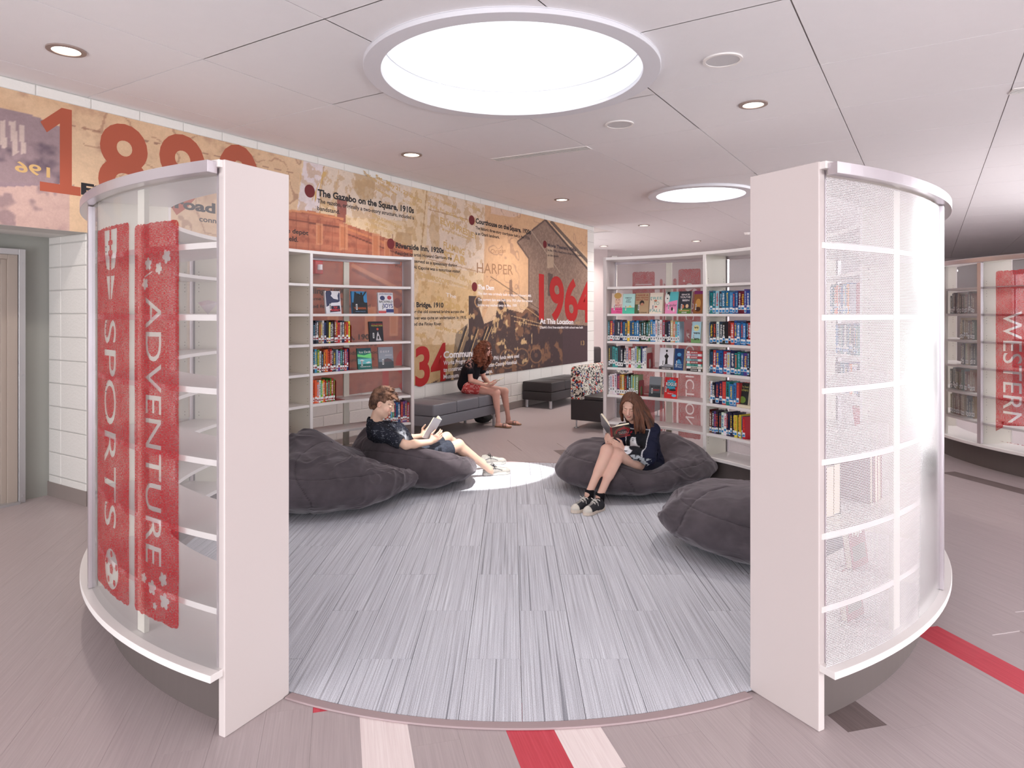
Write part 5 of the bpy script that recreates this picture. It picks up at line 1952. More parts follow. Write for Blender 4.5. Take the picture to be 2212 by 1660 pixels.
# ------------------------------------------------------------------ bookends
def bookend(label, px, z, R=2.35, h=0.21, d=0.14, ang=None, flip=1):
    a = outer_angle(px, R, False) if ang is None else ang
    t = thing('bookend', label, 'bookend', on_circle(a, R, z), -math.radians(a), group='red metal bookends')
    th = 0.0016
    w = d
    outer = [(0, 0), (0, h * .86)] + [(0.02 - 0.02 * math.cos(q), h * .9 + 0.02 * math.sin(q)) for q in (0, .5, 1.0, 1.57)] + [(w - 0.02 + 0.02 * math.sin(q), h * .9 + 0.02 * math.cos(q)) for q in (0, .5, 1.0, 1.57)] + [(w, 0)]
    inner = [(w * .70, 0), (w * .70, h * .45)] + [(w * .5 + w * .2 * math.cos(q), h * .45 + w * .2 * math.sin(q)) for q in (.5, 1.0, 1.57, 2.1, 2.6)] + [(w * .30, h * .45), (w * .30, 0)]
    poly = outer + inner
    n = len(poly)
    bm = bmesh.new()
    vs = [bm.verts.new((-th / 2, p[0], p[1])) for p in poly]
    f = bm.faces.new(vs)
    r = bmesh.ops.extrude_face_region(bm, geom=[f])
    for v in [g for g in r['geom'] if isinstance(g, bmesh.types.BMVert)]:
        v.co.x += th
    bmesh.ops.triangulate(bm, faces=bm.faces)
    bmesh.ops.recalc_face_normals(bm, faces=bm.faces)
    me = bpy.data.meshes.new('plate')
    bm.to_mesh(me)
    bm.free()
    me.materials.append(m_bookend)
    o = bpy.data.objects.new('upright_plate', me)
    COL.objects.link(o)
    o.parent = t
    MB().box((flip * 0.05, d / 2, 0.0008), (0.10, d, 0.0016), m_bookend).build('foot_plate', t, fix=False)
    return t


bookend('red bookend after the row, fourth shelf, right bookcase wide bay', 1478, 1.313, h=0.225)
bookend('red bookend after the row, fifth shelf, right bookcase wide bay', 1398, 1.04, h=0.15)
bookend('red bookend after the row, sixth shelf, right bookcase wide bay', 1380, 0.755, h=0.15)
bookend('red bookend closing the row, seventh shelf, near end panel', 1612, 0.475, h=0.17)
bookend('red bookend closing the row, sixth shelf, near end panel', 1597.5, 0.755, h=0.15, d=0.10)
bookend('red bookend after the row, fourth shelf, left bookcase', 759, 1.313, h=0.17)
bookend('red bookend after the row, fifth shelf, left bookcase', 755, 1.04, h=0.222)
bookend('red bookend after the row, sixth shelf, left bookcase', 726, 0.755, h=0.20)
for z, a, lb in ((1.595, 97.5, 'third'), (1.313, 100.5, 'fourth')):
    bookend(f'red bookend behind the perforated sheet, {lb} shelf', 0, z, ang=a, h=0.22)


def back_book(label, ang, z, c, art=None, R=2.42, h=0.21, w=0.15, th=0.03, turn=0.0):
    """book standing cover-out, seen from behind the shelving"""
    t = thing('display_book', label, 'book', on_circle(ang, R, z), -math.radians(ang) + turn, group='books behind the perforated sheet')
    t.rotation_euler[0] = 0.12
    e = 0.002
    cm = cmat(c)
    MB().box((0, e / 2, h / 2), (w, e, h), cm).box((0, th - e / 2, h / 2), (w, e, h), cm).box((-w / 2 + e / 2, th / 2, h / 2), (e, th, h), cm).build('cover', t, fix=False)
    MB().box((0.002, th / 2, h / 2), (w - 0.008, th - 2 * e, h - 0.008), m_pages).build('page_block', t, fix=False)
    ab = MB()
    for s, x0, z0, x1, hh, col in (art or []):
        vs, fs, tw = text_geo(s, 0.03)
        ab.add([(-(w * (x0 - .5) + v[0] / tw * w * (x1 - x0)), th + 0.0008, h * z0 + v[1] / 0.73 * h * hh) for v in vs], fs, cmat(col))
    ab.box((0, th + 0.0004, h * 0.3), (w * 0.8, 0.0006, h * 0.3), cmat((84, 80, 74)))
    ab.build('cover_print', t, fix=False)
    return t


back_book('red and black book with pale title behind perforated sheet, seventh shelf', 141.5, 0.475, (130, 24, 40), [('rays', .2, .66, .8, .14, (226, 226, 220))])
back_book('red and black book with gold title behind perforated sheet, bottom board', 142.5, 0.258, (124, 20, 36), [('flags', .15, .6, .85, .16, (206, 150, 60))], h=0.22)
back_book('black book behind perforated sheet, bottom board by the far stile', 131.0, 0.258, (44, 42, 48), [('TOTALLY', .1, .62, .9, .12, (150, 146, 150)), ('OFFENSIVE', .1, .4, .9, .12, (150, 146, 150))], h=0.2)
back_book('coral red book leaning behind perforated sheet, sixth shelf', 98.5, 0.755, (206, 60, 70), None, R=2.36)

# pink sign and small toys on the second shelf behind the sheet
a = 98
t = thing('sign_card', 'pink card sign standing behind the perforated sheet, second shelf', 'sign', on_circle(a, 2.50, 1.873), -math.radians(a))
MB().box((0, 0, 0.11), (0.22, 0.004, 0.2), mat('pink_card', (236, 140, 146), rough=0.7)).build('card', t, fix=False)
mb = MB()
for (x, z_) in ((-0.03, 0.15), (0.05, 0.12), (0.0, 0.06)):
    mb.add([(x + 0.012 * math.cos(q * PI / 6), -0.003, z_ + 0.016 * math.sin(q * PI / 6)) for q in range(12)], [tuple(range(12))], m_dark)
mb.build('printed_marks', t, fix=False)
t = thing('paper_bird', 'white folded paper bird on the near-left bookcase second shelf', 'ornament', on_circle(-148.5, 2.46, 1.595), -math.radians(-148.5))
MB().add([(0, 0, 0.0), (-0.07, 0, 0.05), (0.07, 0, 0.05), (0, 0.03, 0.035), (0, -0.03, 0.035), (0, 0, 0.06)], [(0, 1, 3), (0, 3, 2), (0, 2, 4), (0, 4, 1), (1, 5, 3), (1, 4, 5), (2, 3, 5), (2, 5, 4)], mat('folded_paper', (206, 202, 206), rough=0.8)).build('folded_body', t)

# ------------------------------------------------------------------ benches and sofa
m_leather_g = mat('grey_vinyl', (112, 112, 119), rough=0.42, spec=0.4, bump=(160, 0.08))
m_leather_k = mat('black_vinyl', (52, 48, 50), rough=0.38, spec=0.4, bump=(160, 0.08))
m_leg_silver = mat('silver_leg', (180, 178, 182), rough=0.3, metal=0.8)


def cushion(mb_name, parent, x0, x1, y0, y1, z0, z1, m, r=0.02):
    mb = MB().box(((x0 + x1) / 2, (y0 + y1) / 2, (z0 + z1) / 2), (x1 - x0, y1 - y0, z1 - z0), m)
    o = mb.build(mb_name, parent, fix=False, smooth=True)
    b_ = o.modifiers.new('bevel', 'BEVEL')
    b_.width = r
    b_.segments = 5
    return o


def bench(label, u0, u1, v0, v1, ztop, zbase, m, n, legpos, group=None, leg_r=0.02):
    """local x along the wall, local y towards the wall"""
    cu, cv = (u0 + u1) / 2, (v0 + v1) / 2
    t = thing('upholstered_bench', label, 'bench', wp(cu, cv, 0), WROT, group='upholstered benches')
    L, Dp = u1 - u0, v1 - v0
    zc = zbase + (ztop - zbase) * 0.47
    cushion('bench_base', t, -L / 2, L / 2, -Dp / 2, Dp / 2, zbase, zc, m, 0.012)
    for k in range(n):
        x0, x1 = -L / 2 + L * k / n, -L / 2 + L * (k + 1) / n
        cushion('seat_cushion', t, x0 + 0.001, x1 - 0.001, -Dp / 2, Dp / 2, zc + 0.001, ztop, m, 0.022)
    for (x, y) in legpos:
        MB().cyl((x * (L / 2 - 0.06), y * (Dp / 2 - 0.05), 0), leg_r, zbase + 0.005, m_leg_silver, 20).build('leg', t, smooth=False)
    return t


bench('grey vinyl bench against the mural wall with a girl seated on it', -2.85, -1.36, 0.10, 0.70, 0.459, 0.175, m_leather_g, 3, ((-1, -1), (1, -1), (-1, 1), (1, 1)))
bench('black vinyl bench on silver legs further along the mural wall', 0.42, 1.95, 0.02, 0.58, 0.44, 0.13, m_leather_k, 3, ((-1, -1), (1, -1), (-1, 1), (1, 1)), leg_r=0.028)

# patterned sofa
m_pat = bpy.data.materials.new('geometric_upholstery')
m_pat.use_nodes = True
nt = m_pat.node_tree
bs = nt.nodes['Principled BSDF']
bs.inputs['Roughness'].default_value = 0.8
tc = nt.nodes.new('ShaderNodeTexCoord')
mp = nt.nodes.new('ShaderNodeMapping')
mp.inputs['Scale'].default_value = (40, 40, 40)
nt.links.new(tc.outputs['Object'], mp.inputs[0])
vo = nt.nodes.new('ShaderNodeTexVoronoi')
vo.distance = 'CHEBYCHEV'
vo.inputs['Scale'].default_value = 1.0
nt.links.new(mp.outputs[0], vo.inputs['Vector'])
sep = nt.nodes.new('ShaderNodeSeparateColor')
nt.links.new(vo.outputs['Color'], sep.inputs[0])
cr = nt.nodes.new('ShaderNodeValToRGB')
cr.color_ramp.interpolation = 'CONSTANT'
el = cr.color_ramp.elements
el[0].position, el[0].color = 0.0, srgb(226, 220, 206)
el[1].position, el[1].color = 0.56, srgb(190, 186, 180)
for p_, c_ in ((0.64, (214, 60, 44)), (0.74, (30, 28, 32)), (0.87, (44, 70, 130)), (0.94, (226, 220, 206))):
    e_ = el.new(p_)
    e_.color = srgb(c_)
nt.links.new(sep.outputs[0], cr.inputs[0])
# thin dark lattice lines
vo2 = nt.nodes.new('ShaderNodeTexVoronoi')
vo2.distance = 'CHEBYCHEV'
vo2.feature = 'F2'
vo2.inputs['Scale'].default_value = 0.62
vo3 = nt.nodes.new('ShaderNodeTexVoronoi')
vo3.distance = 'CHEBYCHEV'
vo3.inputs['Scale'].default_value = 0.62
for v_ in (vo2, vo3):
    nt.links.new(mp.outputs[0], v_.inputs['Vector'])
sb = nt.nodes.new('ShaderNodeMath')
sb.operation = 'SUBTRACT'
nt.links.new(vo2.outputs['Distance'], sb.inputs[0])
nt.links.new(vo3.outputs['Distance'], sb.inputs[1])
lt = nt.nodes.new('ShaderNodeMath')
lt.operation = 'LESS_THAN'
lt.inputs[1].default_value = 0.07
nt.links.new(sb.outputs[0], lt.inputs[0])
mx = nt.nodes.new('ShaderNodeMix')
mx.data_type = 'RGBA'
nt.links.new(lt.outputs[0], mx.inputs[0])
nt.links.new(cr.outputs[0], mx.inputs[6])
mx.inputs[7].default_value = srgb(40, 38, 42)
nt.links.new(mx.outputs[2], bs.inputs['Base Color'])

sofa = thing('patterned_sofa', 'black sofa with red, blue and white geometric patterned backrest', 'sofa', (0.82, 9.38, 0), WROT)
# local x along the wall (away), local -y out into the room
SL, SD = 1.75, 0.74
cushion('sofa_base', sofa, 0, SL, -SD, 0, 0.112, 0.40, m_leather_k, 0.01)
cushion('seat_cushion', sofa, 0.004, SL / 2, -SD - 0.01, -0.19, 0.40, 0.455, m_leather_k, 0.02)
cushion('seat_cushion', sofa, SL / 2, SL - 0.004, -SD - 0.01, -0.19, 0.40, 0.455, m_leather_k, 0.02)
prof = [(0.0, 0.402), (-0.215, 0.402), (-0.20, 0.50), (-0.155, 0.66), (-0.13, 0.76), (-0.115, 0.82), (-0.085, 0.855), (-0.045, 0.862), (-0.012, 0.84), (0.0, 0.79)]
n = len(prof)
bb_ = MB()
for x0, x1 in ((0.0, SL / 2 - 0.002), (SL / 2 + 0.002, SL)):
    vs = [(x0, p[0], p[1]) for p in prof] + [(x1, p[0], p[1]) for p in prof]
    o = MB().add(vs, [(i, (i + 1) % n, n + (i + 1) % n, n + i) for i in range(n)] + [tuple(range(n)), tuple(range(2 * n - 1, n - 1, -1))], m_pat).build('backrest', sofa, bevel=0.006)
for (x, y) in ((0.06, -0.06), (0.06, -SD + 0.08), (SL - 0.06, -0.06), (SL - 0.06, -SD + 0.08)):
    MB().cyl((x, y, 0.008), 0.011, 0.108, m_leg_silver, 14).cyl((x, y, 0.0), 0.036, 0.008, m_leg_silver, 24, r2=0.03).build('leg', sofa, smooth=False)

# dark bag under the grey bench
t = thing('backpack', 'small dark bag with a white cord lying under the grey bench', 'bag', (-0.42, 9.80, 0), WROT)
rs = random.Random(3)
vs, fs = [], []
for i in range(13):
    for j in range(24):
        ph, th = PI * i / 12, 2 * PI * j / 24
        r = 1 + 0.08 * rs.uniform(-1, 1)
        vs.append((0.17 * r * math.sin(ph) * math.cos(th), 0.11 * r * math.sin(ph) * math.sin(th), 0.075 + 0.075 * math.cos(ph)))
for i in range(12):
    for j in range(24):
        fs.append((i * 24 + j, i * 24 + (j + 1) % 24, (i + 1) * 24 + (j + 1) % 24, (i + 1) * 24 + j))
MB().add(vs, fs, mat('bag_mesh_black', (34, 32, 34), rough=0.8, bump=(300, 0.6))).build('pouch', t, smooth=True)
MB().tube([(0.16 + 0.02 * math.cos(q * PI / 10), -0.03, 0.10 + 0.10 * math.sin(q * PI / 10)) for q in range(-8, 11)], 0.004, mat('white_cord', (220, 216, 212))).build('cord', t, smooth=True)
MB().tube([(0.20 * math.cos(q * PI / 10), -0.09, 0.06 + 0.09 * math.sin(q * PI / 10)) for q in range(0, 5)], 0.008, m_dark).build('strap', t, smooth=True)

# ------------------------------------------------------------------ bean bags
m_suede = attr_mat('suede_charcoal', rough=0.9, spec=0.15, fine=(7, 0.10))
_b = m_suede.node_tree.nodes['Principled BSDF']
_b.inputs['Sheen Weight'].default_value = 0.55
_b.inputs['Sheen Roughness'].default_value = 0.45
_b.inputs['Sheen Tint'].default_value = srgb(200, 194, 200)


def beanbag(label, c, rx, ry, h, rot=0.0, dents=(), bumps=(), seed=0, seams=(0.4, 2.3, 4.2), wr=1.0, skew=(0, 0)):
    """dents/bumps: (x, y, radius, amount) in bag-local metres, acting on the upper side"""
    t = thing('bean_bag', label, 'bean bag', (c[0], c[1], 0), rot, group='charcoal suede bean bags')
    nt_, np_ = 380, 230
    T, Pp = np.meshgrid(np.linspace(0, 2 * PI, nt_, endpoint=False), np.linspace(-PI / 2 + 1e-3, PI / 2 - 1e-3, np_))
    s, cc = np.sin(Pp), np.cos(Pp)
    rad = cc ** 0.62
    z = np.where(s < 0, 0.42 - 0.42 * np.abs(s) ** 1.25, 0.42 + 0.58 * np.abs(s) ** 1.15)
    wob = 1 + 0.045 * np.sin(2 * T + seed) + 0.03 * np.sin(3 * T + 2.1 * seed)
    X, Y, Z = rx * rad * np.cos(T) * wob, ry * rad * np.sin(T) * wob, h * z
    up = np.clip((z - 0.25) / 0.6, 0, 1)
    for (x, y, r, a) in dents:
        Z -= a * up * np.exp(-(((X - x) ** 2 + (Y - y) ** 2) / r ** 2) ** 1.3)
    for (x, y, r, a) in bumps:
        Z += a * up * np.exp(-(((X - x) ** 2 + (Y - y) ** 2) / r ** 2))
    P = np.stack([X, Y, Z], -1)
    # normals from the grid
    dT = np.roll(P, -1, 1) - np.roll(P, 1, 1)
    dP = np.gradient(P, axis=0)
    Nn = np.cross(dT, dP)
    Nn /= np.linalg.norm(Nn, axis=-1, keepdims=True) + 1e-9
    if (Nn * P).sum(-1).mean() < 0:
        Nn = -Nn
    Q = P + seed * 3.7
    big = fbm(Q * np.array([1, 1, 1.2]), 3.2, seed, 3, 0.5)
    # folds: warped ridges that run mostly around the body
    warp = fbm(Q, 4.0, seed + 5, 2)[..., None] * 0.16
    ridg = 1 - np.abs(vnoise((Q + warp) * np.array([1.0, 1.0, 1.7]), 4.6, seed + 9))
    ridg2 = 1 - np.abs(vnoise((Q + warp * 1.4) * np.array([2.0, 1.2, 3.0]), 10.0, seed + 19))
    amp = np.clip(fbm(Q, 2.1, seed + 29, 2) + 0.45, 0.1, 1.2)
    fade = np.clip((z - 0.06) / 0.25, 0, 1)
    disp = 0.026 * big + wr * fade * amp * (0.027 * (ridg ** 7 - 0.15) + 0.008 * (ridg2 ** 6 - 0.2))
    # stitched seams, pinched with small gathers
    dark = np.zeros_like(disp)
    for k, sa in enumerate(seams):
        d_ = np.abs((T - sa - 0.25 * np.sin(1.6 * Pp + k) + PI) % (2 * PI) - PI) * rad * rx
        disp -= 0.012 * np.exp(-(d_ / 0.010) ** 2)
        disp += 0.0016 * np.exp(-(d_ / 0.05) ** 2) * np.sin(P[..., 2] * 200 + 3 * np.sin(T * 9))
        dark += np.exp(-(d_ / 0.004) ** 2)
    d_ = np.abs(Pp - 0.62 - 0.08 * np.sin(2 * T + seed)) * rx
    disp -= 0.009 * np.exp(-(d_ / 0.010) ** 2)
    disp += 0.0022 * np.exp(-(d_ / 0.05) ** 2) * np.sin(T * 80 + 4 * np.sin(T * 7))
    dark += np.exp(-(d_ / 0.004) ** 2)
    P = P + Nn * disp[..., None] * np.clip(cc * 3, 0, 1)[..., None]
    for _ in range(4):
        P[1:-1] = 0.5 * P[1:-1] + 0.125 * (P[:-2] + P[2:] + np.roll(P, 1, 1)[1:-1] + np.roll(P, -1, 1)[1:-1])
    P[..., 2] = np.maximum(P[..., 2], 0.0095)
    tone = 1 + 0.20 * fbm(Q, 6, seed + 40, 3) + 0.10 * fbm(Q, 22, seed + 41, 2)
    col = lin(78, 71, 76)[None, None, :] * np.clip(tone, 0.6, 1.5)[..., None] * (1 - 0.5 * np.clip(dark, 0, 1))[..., None]
    i0, j0 = np.meshgrid(np.arange(np_ - 1), np.arange(nt_), indexing='ij')
    a = (i0 * nt_ + j0).ravel()
    b_ = (i0 * nt_ + (j0 + 1) % nt_).ravel()
    q = np.stack([a, b_, b_ + nt_, a + nt_], 1)
    V = P.reshape(-1, 3)
    fast_mesh('cover', V, q, [m_suede], t, col.reshape(-1, 3))
    return t


beanbag('slumped charcoal suede bean bag beside the left end panel', (-1.52, 5.66), 0.68, 0.60, 0.46, 0.3, dents=((0.42, 0.05, 0.3, 0.15),), bumps=((-0.22, 0.10, 0.26, 0.16),), seed=1, wr=1.1)
beanbag('charcoal suede bean bag the boy reclines in', (-0.96, 6.36), 0.66, 0.56, 0.42, -0.35, dents=((-0.02, 0.08, 0.30, 0.17), (0.34, 0.05, 0.26, 0.12)), bumps=((-0.45, 0.0, 0.24, 0.17), (-0.15, -0.36, 0.22, 0.10), (0.10, -0.38, 0.2, 0.05)), seed=4, wr=0.8)
beanbag('round charcoal suede bean bag the girl in the sweatshirt sits on', (1.14, 6.26), 0.74, 0.68, 0.40, 0.1, dents=((0.02, -0.20, 0.27, 0.19), (-0.06, -0.52, 0.18, 0.05)), bumps=((0.35, 0.22, 0.3, 0.05), (-0.42, 0.12, 0.25, 0.04)), seed=7, wr=0.8)
beanbag('charcoal suede bean bag half hidden by the right end panel', (1.70, 4.56), 0.64, 0.62, 0.44, 0.9, dents=((0.1, 0.1, 0.25, 0.05),), bumps=((0.0, -0.1, 0.3, 0.03),), seed=10, wr=1.1)

t = thing('armchair', 'dark armchair in the far room past the end of the mural wall', 'armchair', (2.05, 15.2, 0), WROT)
m_dkfab = mat('dark_upholstery', (66, 58, 60), rough=0.9, noise=(30, 0.2))
cushion('seat_cushion', t, -0.4, 0.4, -0.4, 0.4, 0.12, 0.44, m_dkfab, 0.04)
cushion('backrest', t, -0.4, 0.4, 0.2, 0.42, 0.44, 0.82, m_dkfab, 0.06)
for x in (-0.33, 0.33):
    for y in (-0.33, 0.33):
        MB().cyl((x, y, 0), 0.02, 0.13, m_leg_silver, 12).build('leg', t)

# ------------------------------------------------------------------ organic shapes from distance fields
import openvdb


class Field:
    def __init__(self, lo, hi, h):
        self.lo = np.array(lo, float)
        self.h = h
        self.n = np.ceil((np.array(hi) - self.lo) / h).astype(int) + 1
        self.a = np.full(self.n, 1.0, np.float32)

    def _sub(self, lo, hi):
        i0 = np.clip(np.floor((np.array(lo) - self.lo) / self.h).astype(int), 0, self.n)
        i1 = np.clip(np.ceil((np.array(hi) - self.lo) / self.h).astype(int) + 1, 0, self.n)
        sl = tuple(slice(a, b_) for a, b_ in zip(i0, i1))
        ax = [self.lo[k] + self.h * np.arange(i0[k], i1[k]) for k in range(3)]
        return sl, ax[0][:, None, None], ax[1][None, :, None], ax[2][None, None, :]

    def _mix(self, sl, d, k, op):
        if self.a[sl].size == 0:
            return
        a = self.a[sl]
        d = d.astype(np.float32)
        if op == 'u':
            if k > 0:
                hh = np.maximum(k - np.abs(a - d), 0) / k
                self.a[sl] = np.minimum(a, d) - hh * hh * k * 0.25
            else:
                self.a[sl] = np.minimum(a, d)
        else:
            d = -d
            if k > 0:
                hh = np.maximum(k - np.abs(a - d), 0) / k
                self.a[sl] = np.maximum(a, d) + hh * hh * k * 0.25
            else:
                self.a[sl] = np.maximum(a, d)

    def cap(self, a, b_, ra, rb=None, k=0.02, op='u'):
        rb = ra if rb is None else rb
        a, b_ = np.array(a, float), np.array(b_, float)
        m = max(ra, rb) + k + 0.02
        sl, X, Y, Z = self._sub(np.minimum(a, b_) - m, np.maximum(a, b_) + m)
        v = b_ - a
        L2 = max(v @ v, 1e-9)
        t = np.clip(((X - a[0]) * v[0] + (Y - a[1]) * v[1] + (Z - a[2]) * v[2]) / L2, 0, 1)
        d = np.sqrt((X - a[0] - t * v[0]) ** 2 + (Y - a[1] - t * v[1]) ** 2 + (Z - a[2] - t * v[2]) ** 2) - (ra + (rb - ra) * t)
        self._mix(sl, d, k, op)

    def chain(self, pts, rs, k=0.02):
        for (p, q, r0, r1) in zip(pts, pts[1:], rs, rs[1:]):
            self.cap(p, q, r0, r1, k)

    def ell(self, c, r, M=None, k=0.015, op='u'):
        c, r = np.array(c, float), np.array(r, float)
        m = r.max() + k + 0.02
        sl, X, Y, Z = self._sub(c - m, c + m)
        x, y, z = X - c[0], Y - c[1], Z - c[2]
        if M is not None:
            x, y, z = (x * M[0][0] + y * M[0][1] + z * M[0][2], x * M[1][0] + y * M[1][1] + z * M[1][2], x * M[2][0] + y * M[2][1] + z * M[2][2])
        q = np.sqrt((x / r[0]) ** 2 + (y / r[1]) ** 2 + (z / r[2]) ** 2)
        g = np.sqrt((x / r[0] ** 2) ** 2 + (y / r[1] ** 2) ** 2 + (z / r[2] ** 2) ** 2) + 1e-6
        d = q * (q - 1) / g
        self._mix(sl, d, k, op)

    def mesh(self):
        g = openvdb.FloatGrid(background=1.0)
        g.copyFromArray(self.a)
        p, q = g.convertToQuads(isovalue=0.0)
        return p.astype(float) * self.h + self.lo, q[:, ::-1].astype(np.int64)


def unit(v):
    v = np.array(v, float)
    return v / np.linalg.norm(v)


def px3(x, y, Y):
    """photograph pixel at depth Y -> point"""
    return np.array([(x - 1106) / F_PX * Y, Y, EYE - (y - 677) * Y / F_PX])


def frame(fwd, up=(0, 0, 1)):
    f = unit(fwd)
    r = unit(np.cross(f, up))
    u_ = np.cross(r, f)
    return np.array([r, f, u_])          # rows: right, forward, up


def smooth_pts(V, Q, it=2):
    for _ in range(it):
        acc = np.zeros_like(V)
        cnt = np.zeros(len(V))
        for k in range(4):
            a, b_ = Q[:, k], Q[:, (k + 1) % 4]
            np.add.at(acc, a, V[b_])
            np.add.at(cnt, a, 1)
            np.add.at(acc, b_, V[a])
            np.add.at(cnt, b_, 1)
        V = V * 0.5 + 0.5 * acc / np.maximum(cnt, 1)[:, None]
    return V


m_skin = attr_mat('skin', rough=0.5, spec=0.35, sss=0.12)
m_cloth = attr_mat('woven_cloth', rough=0.85, spec=0.15, bump=(500, 0.15))
m_hair = attr_mat('hair_straight', rough=0.42, spec=0.4, fine=(1.0, 0.5, (330, 330, 14)), fine_bump=0.6)
m_hair_curly = attr_mat('hair_curly', rough=0.5, spec=0.3, fine=(1.0, 0.5, (160, 160, 90)), fine_bump=0.7)
m_canvas = attr_mat('shoe_canvas', rough=0.7, spec=0.25)


def head(F, c, M, s=1.0):
    """M rows = right, forward, up of the head"""
    def W(x, y, z):
        return np.array(c) + s * (x * M[0] + y * M[1] + z * M[2])
    def E(p, r, k=0.012, op='u'):
        F.ell(W(*p), np.array(r) * s, M, k * s, op)
    E((0, -.015, .03), (.073, .090, .086))
    E((0, .028, -.028), (.057, .060, .072), .02)
    E((0, .020, -.060), (.050, .050, .040), .02)
    E((0, .060, -.086), (.022, .020, .018), .02)
    for q in (-1, 1):
        E((q * .034, .056, -.026), (.022, .020, .022), .018)
        E((q * .075, -.006, -.004), (.008, .018, .028), .006)
        E((q * .077, .004, -.004), (.005, .010, .016), .003, 'd')
    F.cap(W(-.028, .078, .030), W(.028, .078, .030), .010 * s, .010 * s, .014 * s)
    for q in (-1, 1):
        E((q * .031, .094, .010), (.016, .012, .010), .012, 'd')
        E((q * .031, .0755, .009), (.0135, .0125, .0115), .003)
    F.cap(W(0, .083, .018), W(0, .104, -.018), .0065 * s, .0095 * s, .008 * s)
    E((0, .104, -.021), (.011, .009, .008), .006)
    for q in (-1, 1):
        E((q * .009, .097, -.025), (.006, .007, .005), .005)
    E((0, .0885, -.0475), (.020, .008, .0050), .004)
    E((0, .0870, -.0565), (.017, .008, .0055), .004)
    E((0, .098, -.0522), (.024, .006, .0012), .003, 'd')
    return W


def paint_face(V, col, c, M, s, brow, lip, lash, look_down=True):
    L = (V - np.array(c)) @ np.array(M).T / s
    x, y, z = L[:, 0], L[:, 1], L[:, 2]
    ax = np.abs(x)
    def blend(mask, cc, a):
        m_ = np.clip(mask, 0, 1)[:, None] * a
        col[:] = col * (1 - m_) + np.array(cc) * m_
    near = (np.abs(z) < .12) & (y > .03) & (ax < .06)
    blend(near * np.exp(-((ax - .040) / .016) ** 2 - ((z + .022) / .018) ** 2), lin(214, 120, 110), 0.35)
    blend(near * (np.exp(-(np.abs((z - .0275 - .12 * (ax - .03) * (ax < .03) + .25 * np.clip(ax - .036, 0, 1))) / .0034) ** 2) * (ax > .014) * (ax < .050)), brow, 0.85)
    lid = near * np.exp(-((ax - .031) / .012) ** 4) * np.exp(-(np.abs(z - (.0015 + .12 * (ax - .031) ** 2 / .012)) / .0022) ** 2)
    blend(lid, lash, 0.95)
    blend(near * np.exp(-((ax - .031) / .014) ** 4) * np.exp(-(np.abs(z - .0165) / .0018) ** 2), lash, 0.35)
    blend(near * (y > .07) * np.exp(-(ax / .020) ** 6) * np.exp(-((z + .052) / .0085) ** 4), lip, 0.75)
    blend(near * (y > .08) * np.exp(-(ax / .021) ** 6) * np.exp(-((z + .0522) / .0013) ** 2), lin(110, 50, 50), 0.7)
    blend(near * (y > .085) * np.exp(-((ax - .008) / .0035) ** 2 - ((z + .0285) / .0028) ** 2), lin(120, 60, 54), 0.7)


def hand(F, wrist, d, nrm, side, curl=(0.5, 0.6, 0.4), s=1.0, spread=0.05, thumb=(0.5, 0.5), tips=None):
    """d: wrist -> knuckles, nrm: back of the hand, side: +1 thumb lies towards +(d x nrm)"""
    d = unit(d)
    nrm = unit(np.array(nrm) - np.dot(nrm, d) * d)
    lat = np.cross(d, nrm) * side
    w = np.array(wrist, float)
    M = np.array([lat, d, nrm])
    F.ell(w + d * .045 * s, np.array([.036, .050, .014]) * s, M, 0.01)
    F.cap(w, w + d * .03 * s, .021 * s, .022 * s, 0.015)
    lens = ((.026, .040, .024, .020), (.009, .045, .028, .021), (-.009, .041, .026, .020), (-.026, .032, .021, .018))
    for k, (o, l1, l2, l3) in enumerate(lens):
        p = w + (d * (.082 - .004 * abs(k - 1.2)) + lat * o) * s
        ang = 0.0
        dd = unit(d + lat * o * spread * 30)
        for j, l in enumerate((l1, l2, l3)):
            ang += curl[j] * (1 + 0.08 * k)
            v = math.cos(ang) * dd - math.sin(ang) * nrm
            q = p + v * l * s
            F.cap(p, q, (.0088 - .0008 * j) * s, (.0082 - .0009 * j) * s, 0.003)
            p = q
        if tips is not None:
            tips.append((p, nrm * math.cos(ang) + dd * math.sin(ang)))
    p = w + (d * .022 + lat * .024 - nrm * .004) * s
    v1 = unit(d * 0.75 + lat * 0.75 - nrm * thumb[0])
    q = p + v1 * .040 * s
    F.cap(p, q, .0125 * s, .0098 * s, 0.010)
    v2 = unit(d * 1.0 + lat * 0.1 - nrm * thumb[1])
    r_ = q + v2 * .030 * s
    F.cap(q, r_, .0095 * s, .0085 * s, 0.003)
    r2 = r_ + unit(v2 - nrm * .2) * .022 * s
    F.cap(r_, r2, .0085 * s, .0070 * s, 0.003)
    if tips is not None:
        tips.append((r2, nrm))


def limb(F, pts, rs, k=0.03):
    F.chain(pts, rs, k)


def leg_shape(F, hip, knee, ankle, sc=1.0, k=0.03):
    """thigh, knee, calf with its muscle, ankle"""
    hip, knee, ankle = map(np.array, (hip, knee, ankle))
    F.cap(hip, hip * .5 + knee * .5, .082 * sc, .068 * sc, k)
    F.cap(hip * .5 + knee * .5, knee, .068 * sc, .052 * sc, k)
    F.cap(knee, ankle, .046 * sc, .031 * sc, k)
    sh = ankle - knee
    th = knee - hip
    back = unit(-(th - np.dot(th, unit(sh)) * unit(sh)))      # calf side
    c = knee + sh * .28
    F.cap(knee + sh * .16 + back * .014, knee + sh * .48 + back * .010, .046 * sc, .034 * sc, .035)
    F.ell(knee - back * .012, np.array([.040, .040, .042]) * sc, None, .03)


def person(label, origin):
    t = thing('person', label, 'person', (origin[0], origin[1], 0))
    return t, np.array([origin[0], origin[1], 0.0])


